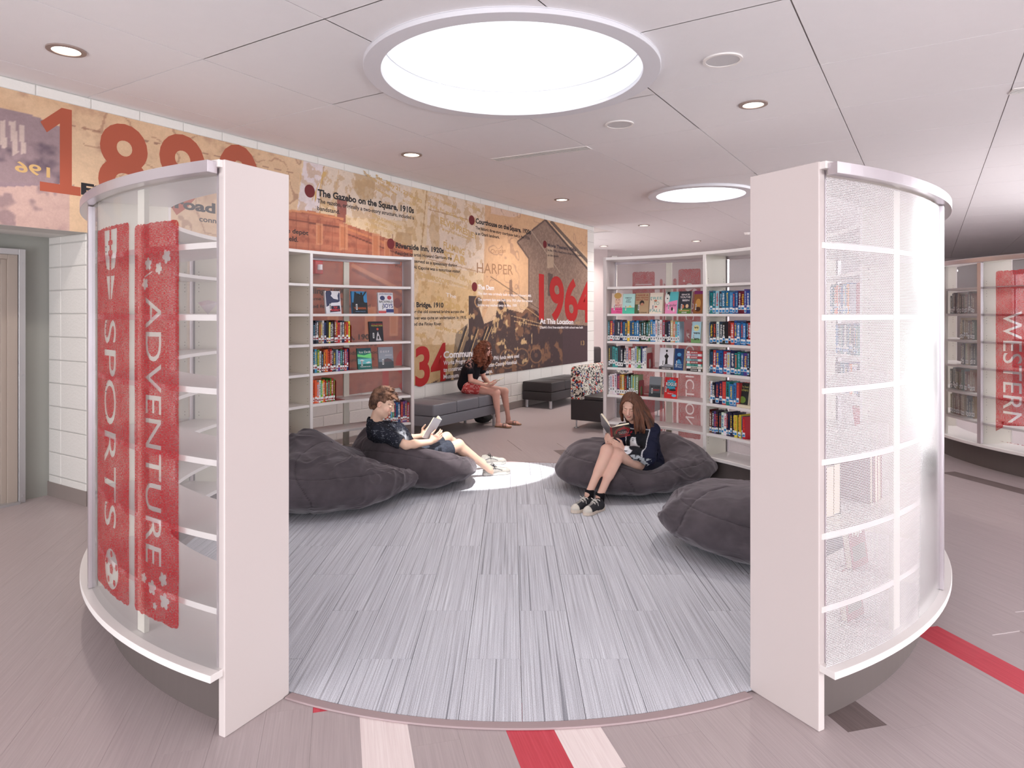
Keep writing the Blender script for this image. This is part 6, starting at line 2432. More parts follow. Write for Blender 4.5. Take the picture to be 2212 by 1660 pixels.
def emit_mesh(name, F, mats, parent, org, colf, smooth_it=1):
    V, Q = F.mesh()
    if smooth_it:
        V = smooth_pts(V, Q, smooth_it)
    col = colf(V)
    return fast_mesh(name, V - org, Q, mats, parent, col)


def hair_mesh(name, F, parent, org, c, M, base, hi, strand=70, amp=0.003, seed=0, curly=False, smooth_it=1):
    V, Q = F.mesh()
    V = smooth_pts(V, Q, smooth_it)
    L = (V - np.array(c)) @ np.array(M).T
    # vertex normals, accumulated from the quads
    n = np.cross(V[Q[:, 1]] - V[Q[:, 0]], V[Q[:, 3]] - V[Q[:, 0]])
    N_ = np.zeros_like(V)
    for k in range(4):
        np.add.at(N_, Q[:, k], n)
    N_ /= np.linalg.norm(N_, axis=1, keepdims=True) + 1e-9
    th = np.arctan2(L[:, 0], L[:, 1])
    if curly:
        w = fbm(V * np.array([1, 1, .55]), 34, seed, 3, 0.6)
        coil = np.sin(V[:, 2] * 190 + 6 * vnoise(V, 18, seed + 2)) * 0.5
        d_ = amp * (1.4 * w + 0.7 * coil)
        tone = 0.5 + 0.5 * np.clip(w + 0.4 * coil, -1, 1)
    else:
        wv = vnoise(V * np.array([1, 1, .25]), 14, seed) * 1.3
        st = np.sin(th * strand + wv * 4) * 0.5 + 0.5 * np.sin(th * strand * 2.3 + 5 * wv + L[:, 2] * 20)
        d_ = amp * st
        tone = 0.5 + 0.5 * st * 0.8 + 0.25 * vnoise(V, 24, seed + 4)
    V = V + N_ * d_[:, None]
    tone = np.clip(tone, 0, 1)[:, None]
    col = np.array(base) * (1 - tone) + np.array(hi) * tone
    return fast_mesh(name, V - org, Q, [m_hair_curly if curly else m_hair], parent, col)


def shoe(parent, org, heel, toe, col_up, col_sole, col_lace, L=0.255, collar=None, cap_white=False, stripe=None, pitch=0.0, roll=0.0, w=1.0):
    """low sneaker: sole on the floor between heel and toe points (plan), upper, laces"""
    heel, toe = np.array(heel, float), np.array(toe, float)
    f = unit(toe - heel)
    up0 = np.array([0, 0, 1.0])
    r = unit(np.cross(f, up0))
    u_ = np.cross(r, f)
    if roll:
        r, u_ = r * math.cos(roll) + u_ * math.sin(roll), u_ * math.cos(roll) - r * math.sin(roll)
    def W(x, y, z):
        return heel + x * r + y * f + z * u_
    # outline of the sole
    out = []
    prof = [(0.0, .020), (.02, .031), (.07, .032), (.12, .034), (.17, .043), (.20, .043), (.23, .034), (.248, .018), (.255, .0)]
    prof = [(a * L / .255, b_ * w) for a, b_ in prof]
    pts = [(b_, a) for a, b_ in prof] + [(-b_, a) for a, b_ in prof[::-1][1:]]
    n = len(pts)
    vs = [tuple(W(x, y, .0005) - org) for x, y in pts] + [tuple(W(x * 1.0, y, .026) - org) for x, y in pts]
    so = MB()
    so.add(vs, [(i, (i + 1) % n, n + (i + 1) % n, n + i) for i in range(n)] + [tuple(range(n - 1, -1, -1)), tuple(range(n, 2 * n))], mat('rubber_sole_%d_%d_%d' % col_sole, col_sole, rough=0.6))
    M = np.array([r, f, u_])
    F = Field(np.minimum(heel, toe) - .09, np.maximum(heel, toe) + np.array([.09, .09, .16]), 0.004)
    F.cap(W(0, .035, .040), W(0, L - .055, .030), .030 * w, .030 * w, .01)
    F.ell(W(0, L - .058, .030), (.041 * w, .056, .030), M, .02)
    F.ell(W(0, .10, .045), (.031 * w, .09, .040), M, .03)
    F.cap(W(0, .055, .045), W(0, .058, .082), .034 * w, .032 * w, .02)
    F.cap(W(0, .058, .085), W(0, .052, .15), .026, .030, .004, 'd')
    c0 = W(0, L / 2, -.03)
    F.ell(W(0, L / 2, -.042), (.12, .3, .055), M, .002, 'd')
    def colf(V):
        Lc = (V - heel) @ M.T
        col = np.tile(lin(*col_up), (len(V), 1))
        if cap_white:
            m_ = np.clip((Lc[:, 1] - (L - .052)) / .004, 0, 1)[:, None]
            col = col * (1 - m_) + lin(216, 210, 200) * m_
        if stripe:
            yy, zz_ = Lc[:, 1], Lc[:, 2]
            m_ = np.clip(1 - np.abs(zz_ - (.046 + .018 * np.sin((yy - .04) * 22))) / .004, 0, 1) * (yy > .03) * (yy < .19) * (np.abs(Lc[:, 0]) > .016)
            m_ = np.clip(m_ * 2, 0, 1)[:, None]
            col = col * (1 - m_) + lin(*stripe) * m_
        ton = np.clip((Lc[:, 1] > .09) & (np.abs(Lc[:, 0]) < .012) & (Lc[:, 2] > .05), 0, 1)[:, None]
        col = col * (1 - .35 * ton) + lin(*col_lace) * .35 * ton
        return np.clip(col * (1 + .10 * vnoise(V, 60, 3)[:, None]), 0, 1)
    o = emit_mesh('shoe', F, [m_canvas], parent, org, colf)
    so.build('sole', o, bevel=0.002)
    lc = mat('lace_%d_%d_%d' % col_lace, col_lace, rough=0.8)
    lb = MB()
    for k in range(5):
        y = .105 + .019 * k
        z = .093 - .0095 * k
        lb.tube([tuple(W(-.023, y, z - .012) - org), tuple(W(-.008, y + .005, z) - org), tuple(W(.008, y + .008, z) - org), tuple(W(.023, y + .012, z - .012) - org)], .0028, lc, 5)
        lb.tube([tuple(W(.023, y, z - .012) - org), tuple(W(.008, y + .005, z + .003) - org), tuple(W(-.008, y + .008, z + .003) - org), tuple(W(-.023, y + .012, z - .012) - org)], .0028, lc, 5)
    for q in (-1, 1):
        lb.tube([tuple(W(0, .105, .096) - org)] + [tuple(W(q * (.012 + .03 * math.sin(t_ * PI / 6)), .100 + .014 * math.cos(t_ * PI / 6), .100 + .008 * math.sin(t_ * PI / 3)) - org) for t_ in range(0, 7)] + [tuple(W(0, .102, .096) - org)], .0024, lc, 5)
        lb.tube([tuple(W(0, .103, .097) - org), tuple(W(q * .03, .112, .085) - org), tuple(W(q * .042, .118, .060) - org)], .0022, lc, 5)
    l_ = lb.build('laces', o, smooth=True)
    return o


def open_book(name, label, B0, s_ax, n_ax, half=0.145, H=0.21, ang_r=0.6, ang_l=0.6, th=0.016, cov=(34, 32, 36), art=None, cov2=None):
    """open book: B0 foot of the spine, s_ax along the spine, n_ax the way the pages face"""
    s_ = unit(s_ax)
    n_ = unit(np.array(n_ax) - np.dot(n_ax, s_) * s_)
    w_ = np.cross(n_, s_)
    B0 = np.array(B0, float)
    t = thing(name, label, 'book', tuple(B0))
    cm, cm2 = cmat(cov), cmat(cov2 or cov)
    out = []
    for side, ang, q in (('r', ang_r, 1), ('l', ang_l, -1)):
        d = math.cos(ang) * w_ * q + math.sin(ang) * n_
        nn = math.cos(ang) * n_ - math.sin(ang) * w_ * q
        off = q * w_ * .008
        def P(x, z, y, off=off, d=d, nn=nn):
            return tuple(off + d * x + s_ * z + nn * y)
        mb = MB()
        vs = [P(0, 0, 0), P(half, 0, 0), P(half, H, 0), P(0, H, 0), P(0, 0, .002), P(half, 0, .002), P(half, H, .002), P(0, H, .002)]
        fs = [(0, 1, 2, 3), (4, 5, 6, 7), (0, 1, 5, 4), (1, 2, 6, 5), (2, 3, 7, 6), (3, 0, 4, 7)]
        mb.add(vs, fs, cm if q > 0 else cm2)
        mb.build('cover_board', t)
        # fanned page block with a curved top surface
        pv, pf, n = [], [], 10
        for i in range(n + 1):
            x = (half - .005) * i / n
            yy = .002 + th * (math.sin(min(1, i / n * 1.5) * PI / 2)) * (1 - .35 * i / n) + (0.004 if i == 0 else 0)
            for z in (.004, H - .004):
                pv += [P(x, z, .002), P(x, z, yy + .001)]
        for i in range(n):
            a = i * 4
            pf += [(a + 1, a + 5, a + 7, a + 3), (a, a + 4, a + 5, a + 1), (a + 2, a + 6, a + 7, a + 3), (a, a + 2, a + 6, a + 4)]
        pf += [(n * 4, n * 4 + 1, n * 4 + 3, n * 4 + 2), (0, 1, 3, 2)]
        MB().add(pv, pf, m_pages).build('page_block', t)
        out.append(P)
    mb = MB()
    hw = .0085
    mb.add([tuple(w_ * -hw), tuple(w_ * hw), tuple(w_ * hw + s_ * H), tuple(w_ * -hw + s_ * H), tuple(w_ * -hw - n_ * .002), tuple(w_ * hw - n_ * .002), tuple(w_ * hw + s_ * H - n_ * .002), tuple(w_ * -hw + s_ * H - n_ * .002)],
           [(0, 1, 2, 3), (4, 5, 6, 7), (0, 1, 5, 4), (1, 2, 6, 5), (2, 3, 7, 6), (3, 0, 4, 7)], cmat(art['spine']) if art else cm)
    mb.build('spine', t)
    return t, out


def sleeve_chain(F, pts, rs, k=.03):
    F.chain(pts, rs, k)


# ================================================================== girl in the sweatshirt
t, org = person('girl with long brown hair in a printed navy sweatshirt reading on a bean bag', (1.19, 5.98))
A = dict(neck=px3(1375, 913, 5.98), pel=np.array([1.20, 6.00, .235]),
         shR=px3(1347, 929, 6.02), shL=px3(1409, 928, 5.93), elR=px3(1318, 972, 5.90), elL=px3(1401, 990, 5.755), wrR=px3(1314, 964, 5.735), wrL=px3(1346, 970, 5.70),
         hipR=np.array([1.125, 6.05, .255]), hipL=np.array([1.24, 5.95, .21]), knR=px3(1311, 974, 5.64), knL=px3(1334, 982, 5.67), anR=px3(1272, 1067, 5.50), anL=px3(1295, 1074, 5.48))
hc = px3(1362, 880, 5.93)
HM = frame((-.38, -.86, -.32), (0.05, 0.0, 1))
F = Field((0.5, 5.2, 0.0), (1.5, 6.3, 0.98), 0.0045)
HS = 0.99
head(F, hc, HM, HS)
F.cap(A['neck'] + np.array([0, 0, -.02]), hc + np.array([.005, .02, -.05]), .046, .046, .02)
# torso core under the clothes keeps the body one piece
F.chain([A['pel'], A['pel'] * .5 + A['neck'] * .5, A['neck'] - np.array([0, 0, .03])], [.10, .085, .05], .04)
F.cap(A['shR'], A['shL'], .04, .04, .04)
for s_ in ('R', 'L'):
    F.cap(A['pel'], A['hip' + s_], .09, .082, .03)
    leg_shape(F, A['hip' + s_], A['kn' + s_], A['an' + s_], 0.93)
    F.cap(A['sh' + s_], A['el' + s_], .036, .032, .02)
    F.cap(A['el' + s_], A['wr' + s_], .030, .021, .02)
for an, hd in ((A['anR'], unit((-.34, -.22, 0))), (A['anL'], unit((-.37, -.24, 0)))):
    F.cap(an, an + np.array([0, 0, -.05]) + hd * .02, .030, .026, .02)
    F.cap(an + np.array([0, 0, -.05]) + hd * .02, an + np.array([0, 0, -.062]) + hd * .10, .022, .015, .02)
# the book she holds
bk_s, bk_n = np.array((-.16, -.80, .58)), np.array((.30, .45, .84))
tips = []
B0 = px3(1322, 948, 5.715)
hand(F, A['wrL'], (-.60, -.25, .42), (.35, -.85, .10), 1, (.35, .45, .30), .92, tips=tips, thumb=(.1, .3))
hand(F, A['wrR'], (-.05, -.30, .60), (-.75, -.55, -.1), -1, (.55, .65, .35), .92, tips=tips, thumb=(.2, .3))


def colC(V):
    col = np.tile(lin(226, 184, 166), (len(V), 1))
    col *= (1 + .03 * vnoise(V, 30, 5))[:, None]
    for kn in (A['knR'], A['knL']):
        m_ = np.exp(-(np.linalg.norm(V - kn, axis=1) / .055) ** 2)[:, None]
        col = col * (1 - .3 * m_) + lin(226, 160, 144) * .3 * m_
    for (p, nn) in tips:
        q = np.linalg.norm(V - (p + nn * .006), axis=1)
        m_ = np.clip((.0065 - q) / .002, 0, 1)[:, None] * .8
        col = col * (1 - m_) + lin(110, 50, 62) * m_
    paint_face(V, col, hc, HM, HS, lin(96, 62, 50), lin(198, 110, 108), lin(60, 40, 36))
    return col


emit_mesh('body', F, [m_skin], t, org, colC)

# sweatshirt
F = Field((0.7, 5.5, 0.10), (1.6, 6.35, 0.75), 0.005)
mid = A['pel'] * .45 + A['neck'] * .55
F.chain([A['pel'] + np.array([.01, .02, .02]), mid, A['neck'] - np.array([0, -.01, .075])], [.155, .142, .085], .06)
F.cap(A['shR'] + np.array([.02, 0, -.015]), A['shL'] + np.array([-.02, 0, -.015]), .068, .068, .06)
F.cap(A['neck'] - np.array([0, 0, .04]), A['neck'] + np.array([-.004, 0, .002]), .062, .058, .02)
for s_ in ('R', 'L'):
    F.chain([A['sh' + s_] - np.array([0, 0, .01]), A['sh' + s_] * .5 + A['el' + s_] * .5, A['el' + s_]], [.066, .062, .060], .03)
    F.chain([A['el' + s_], A['el' + s_] * .45 + A['wr' + s_] * .55, A['wr' + s_] * .88 + A['el' + s_] * .12], [.060, .052, .036], .03)
F.cap(A['neck'] + np.array([0, 0, .02]), A['neck'] + np.array([0, 0, .09]), .050, .060, .006, 'd')
chestf = unit((-.50, -.86, .06))
chestr = unit(np.cross(chestf, (0, 0, 1)))
cc0 = mid + chestf * .14 + np.array([.0, 0, .03])


def colSw(V):
    col = np.tile(lin(30, 32, 52), (len(V), 1))
    d_ = V - cc0
    a = -(d_ @ chestr)            # + to the viewer's right
    z = d_[:, 2]
    fr = (d_ @ chestf) > -.10
    def P_(m_, c_, al=1.0):
        m_ = (np.clip(m_, 0, 1) * fr * al)[:, None]
        col[:] = col * (1 - m_) + lin(*c_) * m_
    box = (np.abs(a - .01) < .105) & (z > -.15) & (z < .10)
    P_(box, (38, 38, 44))
    edge = box & ((np.abs(np.abs(a - .01) - .100) < .004) | (np.abs(z - .094) < .004))
    P_(edge, (200, 200, 206))
    # plain black and white portrait print
    e1 = 1 - (((a - .0) / .050) ** 2 + ((z + .018) / .068) ** 2)
    P_(np.clip(e1 * 12, 0, 1), (226, 226, 230))
    P_(np.clip((1 - (((a - .045) / .045) ** 2 + ((z - .03) / .08) ** 2)) * 10, 0, 1), (34, 34, 40))
    P_(np.clip((1 - (((a + .01) / .06) ** 2 + ((z - .055) / .032) ** 2)) * 10, 0, 1), (34, 34, 40))
    for q in (-.022, .016):
        P_(np.clip((1 - (((a - q) / .011) ** 2 + ((z + .005) / .004) ** 2)) * 6, 0, 1), (30, 30, 36))
        P_(np.clip((1 - (((a - q) / .014) ** 2 + ((z - .008) / .002) ** 2)) * 6, 0, 1), (30, 30, 36))
    P_(np.clip((1 - (((a + .004) / .018) ** 2 + ((z + .052) / .005) ** 2)) * 6, 0, 1), (40, 40, 46))
    P_(np.clip((1 - (((a + .03) / .05) ** 2 + ((z + .105) / .03) ** 2)) * 6, 0, 1), (190, 186, 192), .8)
    P_((np.abs(a + .055) < .016) & (np.abs(z - .058 - (a + .055) * .9) < .007), (200, 40, 60))
    # flowered band along the underside of the sleeves
    for s_ in ('L', 'R'):
        for (p, q) in ((A['sh' + s_] * .35 + A['el' + s_] * .65, A['el' + s_]), (A['el' + s_], A['wr' + s_] * .9 + A['el' + s_] * .1)):
            v = q - p
            tt = np.clip(((V - p) @ v) / (v @ v), 0, 1)
            r_ = V - (p + tt[:, None] * v)
            low = unit(np.array([.35, -.55, -.75]) if s_ == 'L' else np.array([-.5, -.4, -.75]))
            m_ = ((r_ @ low) > .040) & (np.linalg.norm(r_, axis=1) < .085) & (tt > 0) & (tt < 1)
            fl = np.clip((vnoise(V, 70, 8) + .25) * 3, 0, 1) * m_
            m2 = fl[:, None] * .9
            col[:] = col * (1 - m2) + lin(190, 196, 202) * m2
    return np.clip(col * (1 + .10 * fbm(V, 25, 12, 2))[:, None], 0, 1)


V, Q = F.mesh()
V = smooth_pts(V, Q, 2)
wrk = fbm(V + .05 * vnoise(V, 9, 3)[:, None], 13, 77, 3, .55)
nn_ = V - (A['pel'] * .5 + A['neck'] * .5)
nn_ /= np.linalg.norm(nn_, axis=1, keepdims=True)
fold = (1 - np.abs(vnoise(V * np.array([1, 1, 1.8]), 17, 31))) ** 4
V2 = V + nn_ * (.007 * fold + .004 * wrk)[:, None]
fast_mesh('sweatshirt', V2 - org, Q, [m_cloth], t, colSw(V))
# shorts, just under the hem
F = Field((0.9, 5.6, 0.08), (1.5, 6.3, 0.5), 0.006)
for s_ in ('R', 'L'):
    F.chain([A['pel'], A['hip' + s_], A['hip' + s_] * .75 + A['kn' + s_] * .25], [.12, .104, .094], .03)
emit_mesh('shorts', F, [m_cloth], t, org, lambda V: np.tile(lin(34, 36, 50), (len(V), 1)))
# hair
F = Field((0.8, 5.6, 0.48), (1.5, 6.3, 1.02), 0.004)
def HW(x, y, z):
    return hc + HS * (x * HM[0] + y * HM[1] + z * HM[2])
F.ell(HW(0, -.022, .036), (.084, .096, .094), HM, .01)
for q, rr_ in ((-1, 1.0), (1, .55)):
    F.chain([HW(q * .058, .025, .070), HW(q * .078, .010, .01), HW(q * .080, -.008, -.07)], [.020 * rr_, .019 * rr_, .020 * rr_], .02)
F.chain([HW(0, -.06, .02), HW(0, -.085, -.06), HW(0, -.07, -.14), HW(0.0, -.06, -.20)], [.07, .065, .06, .04], .04)
F.cap(HW(-.01, .066, .092), HW(.05, .060, .060), .018, .016, .02)
F.cap(HW(-.01, .066, .092), HW(-.055, .052, .055), .018, .016, .02)
# carve the face clear
F.ell(HW(.008, .098, .0), (.068, .082, .098), HM, .006, 'd')
F.ell(HW(0, .075, -.09), (.058, .085, .06), HM, .006, 'd')
# long locks: over her left shoulder (viewer's right) and in front of the chest
lk = lambda *p: [px3(*q) for q in p]
F.chain(lk((1378, 872, 5.93), (1390, 890, 5.95), (1402, 912, 5.93), (1412, 930, 5.90)), [.050, .046, .040, .016], .03)
F.chain(lk((1372, 880, 5.90), (1380, 902, 5.88), (1386, 925, 5.86), (1391, 936, 5.86)), [.040, .036, .026, .010], .03)
F.chain(lk((1374, 876, 5.86), (1376, 902, 5.83), (1374, 924, 5.80), (1372, 938, 5.79)), [.022, .018, .014, .005], .015)
F.chain(lk((1374, 880, 5.87), (1376, 905, 5.82), (1374, 922, 5.79), (1380, 932, 5.79)), [.024, .020, .015, .005], .015)
F.chain(lk((1344, 872, 5.98), (1342, 892, 6.01), (1344, 908, 6.03)), [.016, .016, .012], .015)
rs = random.Random(21)
for k in range(26):
    f0 = rs.random()
    x0, y0, Y0 = 1370 + 22 * f0, 884 + rs.uniform(-6, 6), 5.83 + .10 * f0
    xe = 1370 + 44 * f0 ** 1.2 + rs.uniform(-3, 3)
    ye = 934 - 6 * f0 + rs.uniform(-5, 5)
    Ye = 5.785 + .10 * f0 + rs.uniform(-.01, .01)
    F.chain([px3(x0, y0, Y0), px3(x0 * .5 + xe * .5 + 2, (y0 + ye) / 2, (Y0 + Ye) / 2 - .008), px3(xe, ye, Ye)], [.012, .011, .003], .008)
hair_mesh('hair', F, t, org, hc, HM, lin(48, 26, 20), lin(130, 82, 60), strand=22, amp=.0045, seed=5)
# socks and shoes
for s_, hd in (('R', (-.34, -.22)), ('L', (-.37, -.24))):
    F = Field(A['an' + s_] - .09, A['an' + s_] + .09, .004)
    an = A['an' + s_]
    F.cap(an + np.array([.006, .004, .018]), an + np.array([0, 0, -.05]), .037, .038, .01)
    F.cap(an + np.array([0, 0, -.045]), an + np.array([0, 0, -.055]) + unit((*hd, 0)) * .05, .036, .026, .01)
    F.ell(an + np.array([.012, .008, .058]), (.06, .06, .028), None, .003, 'd')
    emit_mesh('sock', F, [m_cloth], t, org, lambda V: np.tile(lin(28, 26, 30), (len(V), 1)))
for (hx, hy, hyy), (tx, ty) in (((1280, 1097, 0), (1237, 1109)), ((1303, 1101, 0), (1262, 1115))):
    Yh, Yt = F_PX * (EYE - .009) / (hy - 677), F_PX * (EYE - .009) / (ty - 677)
    h_, t_ = px3(hx, hy, Yh), px3(tx, ty, Yt)
    h_[2] = t_[2] = .009
    f_ = unit(t_ - h_)
    shoe(t, org, h_, h_ + f_ * .245, (50, 50, 54), (222, 208, 194), (224, 220, 214), L=.245, cap_white=True)

bt, Pb = open_book('open_book', 'open hardback with a red and black jacket held by the girl in the sweatshirt', B0, bk_s, bk_n, half=.15, H=.215, ang_r=.45, ang_l=.75, th=.02, cov=(40, 38, 42),
                   cov2=(70, 72, 80), art=dict(spine=(150, 30, 40)))
# jacket print on the front board
Pr = Pb[0]
jb = MB()


def jp(mb, pts, c, k):
    mb.add([Pr(p[0] * .15, p[1] * .215, -.0006 - .0001 * k) for p in pts], [tuple(range(len(pts)))], cmat(c))


def ring_pts(cx_, cy_, r0, r1, a0, a1, n=26):
    return [(cx_ + r0 * math.cos(a0 + (a1 - a0) * k / n), cy_ + r0 * math.sin(a0 + (a1 - a0) * k / n)) for k in range(n + 1)] + [(cx_ + r1 * math.cos(a1 - (a1 - a0) * k / n), cy_ + r1 * math.sin(a1 - (a1 - a0) * k / n)) for k in range(n + 1)]


jp(jb, [(.35, .0), (1, .0), (1, .16), (.7, .08)], (176, 30, 44), 1)
for k, (r0, r1, c_, a0, a1) in enumerate(((.44, .50, (110, 100, 70), .6, 3.4), (.36, .42, (180, 30, 44), .2, 3.2), (.28, .33, (196, 40, 50), -1.2, 2.4), (.18, .25, (150, 26, 40), -2.8, .6))):
    q = ring_pts(.60, .42, r0, r1, a0, a1)
    nq = len(q) // 2
    for i in range(nq - 1):
        jp(jb, [q[i], q[i + 1], q[2 * nq - 2 - i], q[2 * nq - 1 - i]], c_, 2 + k)
for s, x0, z0, x1, hh in (('RULES', .35, .42, .80, .07), ('HEARTS', .38, .30, .92, .07)):
    vs, fs, tw = text_geo(s, .01)
    jb.add([Pr(.15 * (x0 + v[0] / tw * (x1 - x0)), .215 * (z0 + v[1] / .73 * hh), -.0013) for v in vs], fs, cmat((214, 210, 206)))
jp(jb, [(.62, .88), (.70, .86), (.69, .93), (.63, .94)], (206, 40, 50), 7)
jb.build('jacket_print', bt, fix=False)

# ================================================================== boy
t, org = person('boy with short brown hair in a dark tee and shorts reading in a bean bag', (-0.93, 6.12))
B = dict(neck=px3(808, 910, 6.08), pel=np.array([-.93, 6.14, .285]), shR=px3(815, 931, 5.95), shL=px3(822, 926, 6.26), elR=px3(877, 962, 5.90), elL=px3(872, 950, 6.24), wrR=px3(930, 955, 6.00), wrL=px3(912, 943, 6.20),
         hipR=np.array([-.86, 6.07, .275]), hipL=np.array([-.90, 6.22, .275]), knR=px3(990, 963, 6.38), knL=px3(964, 947, 6.56), anR=px3(1057, 1014, 6.56), anL=px3(1043, 1000, 6.86))
bc = px3(827, 872, 6.04)
BM = frame((.90, -.10, -.42), (0.35, 0, 1))
BS = 1.10
F = Field((-1.6, 5.7, 0.02), (0.05, 7.15, 1.0), 0.005)
head(F, bc, BM, BS)
F.cap(B['neck'] + np.array([.01, 0, -.02]), bc + np.array([-.03, .0, -.05]), .056, .054, .025)
F.chain([B['pel'], B['pel'] * .5 + B['neck'] * .5, B['neck'] - np.array([-.02, 0, .05])], [.11, .10, .06], .04)
F.cap(B['shR'], B['shL'], .045, .045, .04)
for s_ in ('R', 'L'):
    F.cap(B['pel'], B['hip' + s_], .09, .085, .03)
    leg_shape(F, B['hip' + s_], B['kn' + s_], B['an' + s_], 1.02)
    F.cap(B['sh' + s_], B['el' + s_], .043, .038, .02)
    F.chain([B['el' + s_], B['el' + s_] * .65 + B['wr' + s_] * .35, B['wr' + s_]], [.037, .037, .025], .02)
for an, hd in ((B['anR'], unit((.5, .25, 0))), (B['anL'], unit((.5, .25, 0)))):
    F.cap(an, an + np.array([0, 0, -.03]) + hd * .025, .031, .022, .02)
hand(F, B['wrR'], (.42, .10, .28), (-.15, -.85, -.30), -1, (.40, .55, .35), 1.0, thumb=(.3, .4))
hand(F, B['wrL'], (.42, .02, .36), (.10, .90, -.2), 1, (.45, .6, .35), 1.0, thumb=(.3, .4))


def colB(V):
    col = np.tile(lin(232, 194, 172), (len(V), 1))
    col *= (1 + .03 * vnoise(V, 30, 5))[:, None]
    paint_face(V, col, bc, BM, BS, lin(110, 76, 58), lin(206, 130, 120), lin(84, 58, 48))
    L = (V - bc) @ BM.T / BS
    m_ = (np.clip(1 - np.abs(np.abs(L[:, 0]) - .078) / .012, 0, 1) * (np.abs(L[:, 1]) < .03) * (np.abs(L[:, 2]) < .035))[:, None]
    return col * (1 - .3 * m_) + lin(226, 130, 110) * .3 * m_


emit_mesh('body', F, [m_skin], t, org, colB)
F = Field((-1.6, 5.7, 0.12), (-0.5, 6.55, 0.72), 0.005)
F.chain([B['pel'] + np.array([-.03, 0, .0]), B['pel'] * .5 + B['neck'] * .5 + np.array([.0, 0, .0]), B['neck'] - np.array([-.04, 0, .10])], [.145, .145, .10], .06)
F.cap(B['shR'] + np.array([.01, .02, -.02]), B['shL'] + np.array([.01, -.02, -.02]), .072, .070, .06)
F.cap(B['neck'] - np.array([-.01, 0, .05]), B['neck'] + np.array([.0, 0, -.002]), .075, .066, .03)
for s_ in ('R', 'L'):
    F.chain([B['sh' + s_], B['sh' + s_] * .25 + B['el' + s_] * .75], [.066, .062], .03)
    e_ = B['el' + s_] - B['sh' + s_]
    F.cap(B['el' + s_] + e_ * .02, B['el' + s_] + e_ * .3, .070, .07, .004, 'd')
F.cap(B['neck'] + np.array([.01, 0, .03]), B['neck'] + np.array([.01, 0, .1]), .058, .07, .006, 'd')


def colTee(V):
    sp = np.clip((vnoise(V * np.array([1, 1, 3.5]), 95, 6) - .55) * 6, 0, 1)[:, None]
    col = lin(36, 38, 48) * (1 - sp) + lin(120, 124, 134) * sp
    # pale splash print on the chest
    c_ = px3(868, 950, 5.98)
    m_ = (np.exp(-(np.linalg.norm((V - c_) * np.array([1.3, .8, 1]), axis=1) / .075) ** 4) * np.clip((vnoise(V, 40, 14) + .35) * 3, 0, 1))[:, None]
    return col * (1 - m_) + lin(180, 184, 192) * m_


V, Q = F.mesh()
V = smooth_pts(V, Q, 2)
nn_ = V - (B['pel'] * .5 + B['neck'] * .5)
nn_ /= np.linalg.norm(nn_, axis=1, keepdims=True)
fold = (1 - np.abs(vnoise(V * np.array([1.4, 1, 1.4]), 14, 31))) ** 4
fast_mesh('tee_shirt', V + nn_ * (.008 * fold)[:, None] - org, Q, [m_cloth], t, colTee(V))
F = Field((-1.3, 5.8, 0.08), (-0.3, 6.7, 0.56), 0.005)
for s_ in ('R', 'L'):
    h_, k_ = B['hip' + s_], B['kn' + s_]
    F.cap(B['pel'], h_, .122, .108, .03)
    F.chain([h_, h_ * .28 + k_ * .72], [.108, .086], .03)
    v = k_ - h_
    F.cap(h_ + v * .90, h_ + v * 1.2, .088, .10, .003, 'd')


def colSh(V):
    st = vnoise(V * np.array([1, 1, 5]), 60, 9)[:, None]
    return np.clip(lin(66, 70, 82) * (1 + .35 * st), 0, 1)


emit_mesh('shorts', F, [m_cloth], t, org, colSh, 2)
# tousled short hair
F = Field((-1.5, 5.8, 0.66), (-0.9, 6.3, 1.05), 0.004)
def BW(x, y, z):
    return bc + BS * (x * BM[0] + y * BM[1] + z * BM[2])
F.ell(BW(0, -.026, .044), np.array((.082, .092, .088)) * BS, BM, .01)
F.ell(BW(0, -.055, -.01), np.array((.070, .058, .080)) * BS, BM, .03)
rs = random.Random(5)
for k in range(90):
    a, e_ = rs.uniform(-PI, PI), rs.uniform(.25, 1.4)
    p = (.076 * math.sin(a) * math.cos(e_), -.022 + .088 * math.cos(a) * math.cos(e_), .044 + .086 * math.sin(e_))
    q = (p[0] * 1.08 + rs.uniform(-.01, .01), p[1] + .030 + rs.uniform(-.01, .012), p[2] + .012 + rs.uniform(-.008, .012))
    F.cap(BW(*p), BW(*q), .012, .005, .006)
for k in range(10):
    x = -.05 + .1 * k / 9
    F.cap(BW(x, .055, .098), BW(x * 1.1, .098 + rs.uniform(-.004, .012), .078 + rs.uniform(-.012, .012)), .014, .007, .012)
F.ell(BW(0, .085, -.022), np.array((.075, .062, .085)) * BS, BM, .01, 'd')
for q in (-1, 1):
    F.ell(BW(q * .085, .010, -.022), np.array((.030, .040, .048)) * BS, BM, .008, 'd')
F.ell(BW(0, .0, -.11), np.array((.10, .09, .045)) * BS, BM, .01, 'd')
hair_mesh('hair', F, t, org, bc, BM, lin(62, 42, 36), lin(136, 100, 80), amp=.0022, seed=9, curly=True)
for (hx, hy), (tx, ty), rl in (((1043, 1028), (1103, 1023), 0.0), ((1036, 1004), (1088, 1002), 0.25)):
    Yh, Yt = F_PX * (EYE - .009) / (hy - 677), F_PX * (EYE - .009) / (ty - 677)
    h_, t_ = px3(hx, hy, Yh), px3(tx, ty, Yt)
    h_[2] = t_[2] = .010
    shoe(t, org, h_, h_ + unit(t_ - h_) * .28, (176, 172, 166), (206, 202, 196), (40, 40, 44), L=.285, stripe=(40, 44, 60), roll=rl * 0)
s_b = np.array((.46, .05, .80))
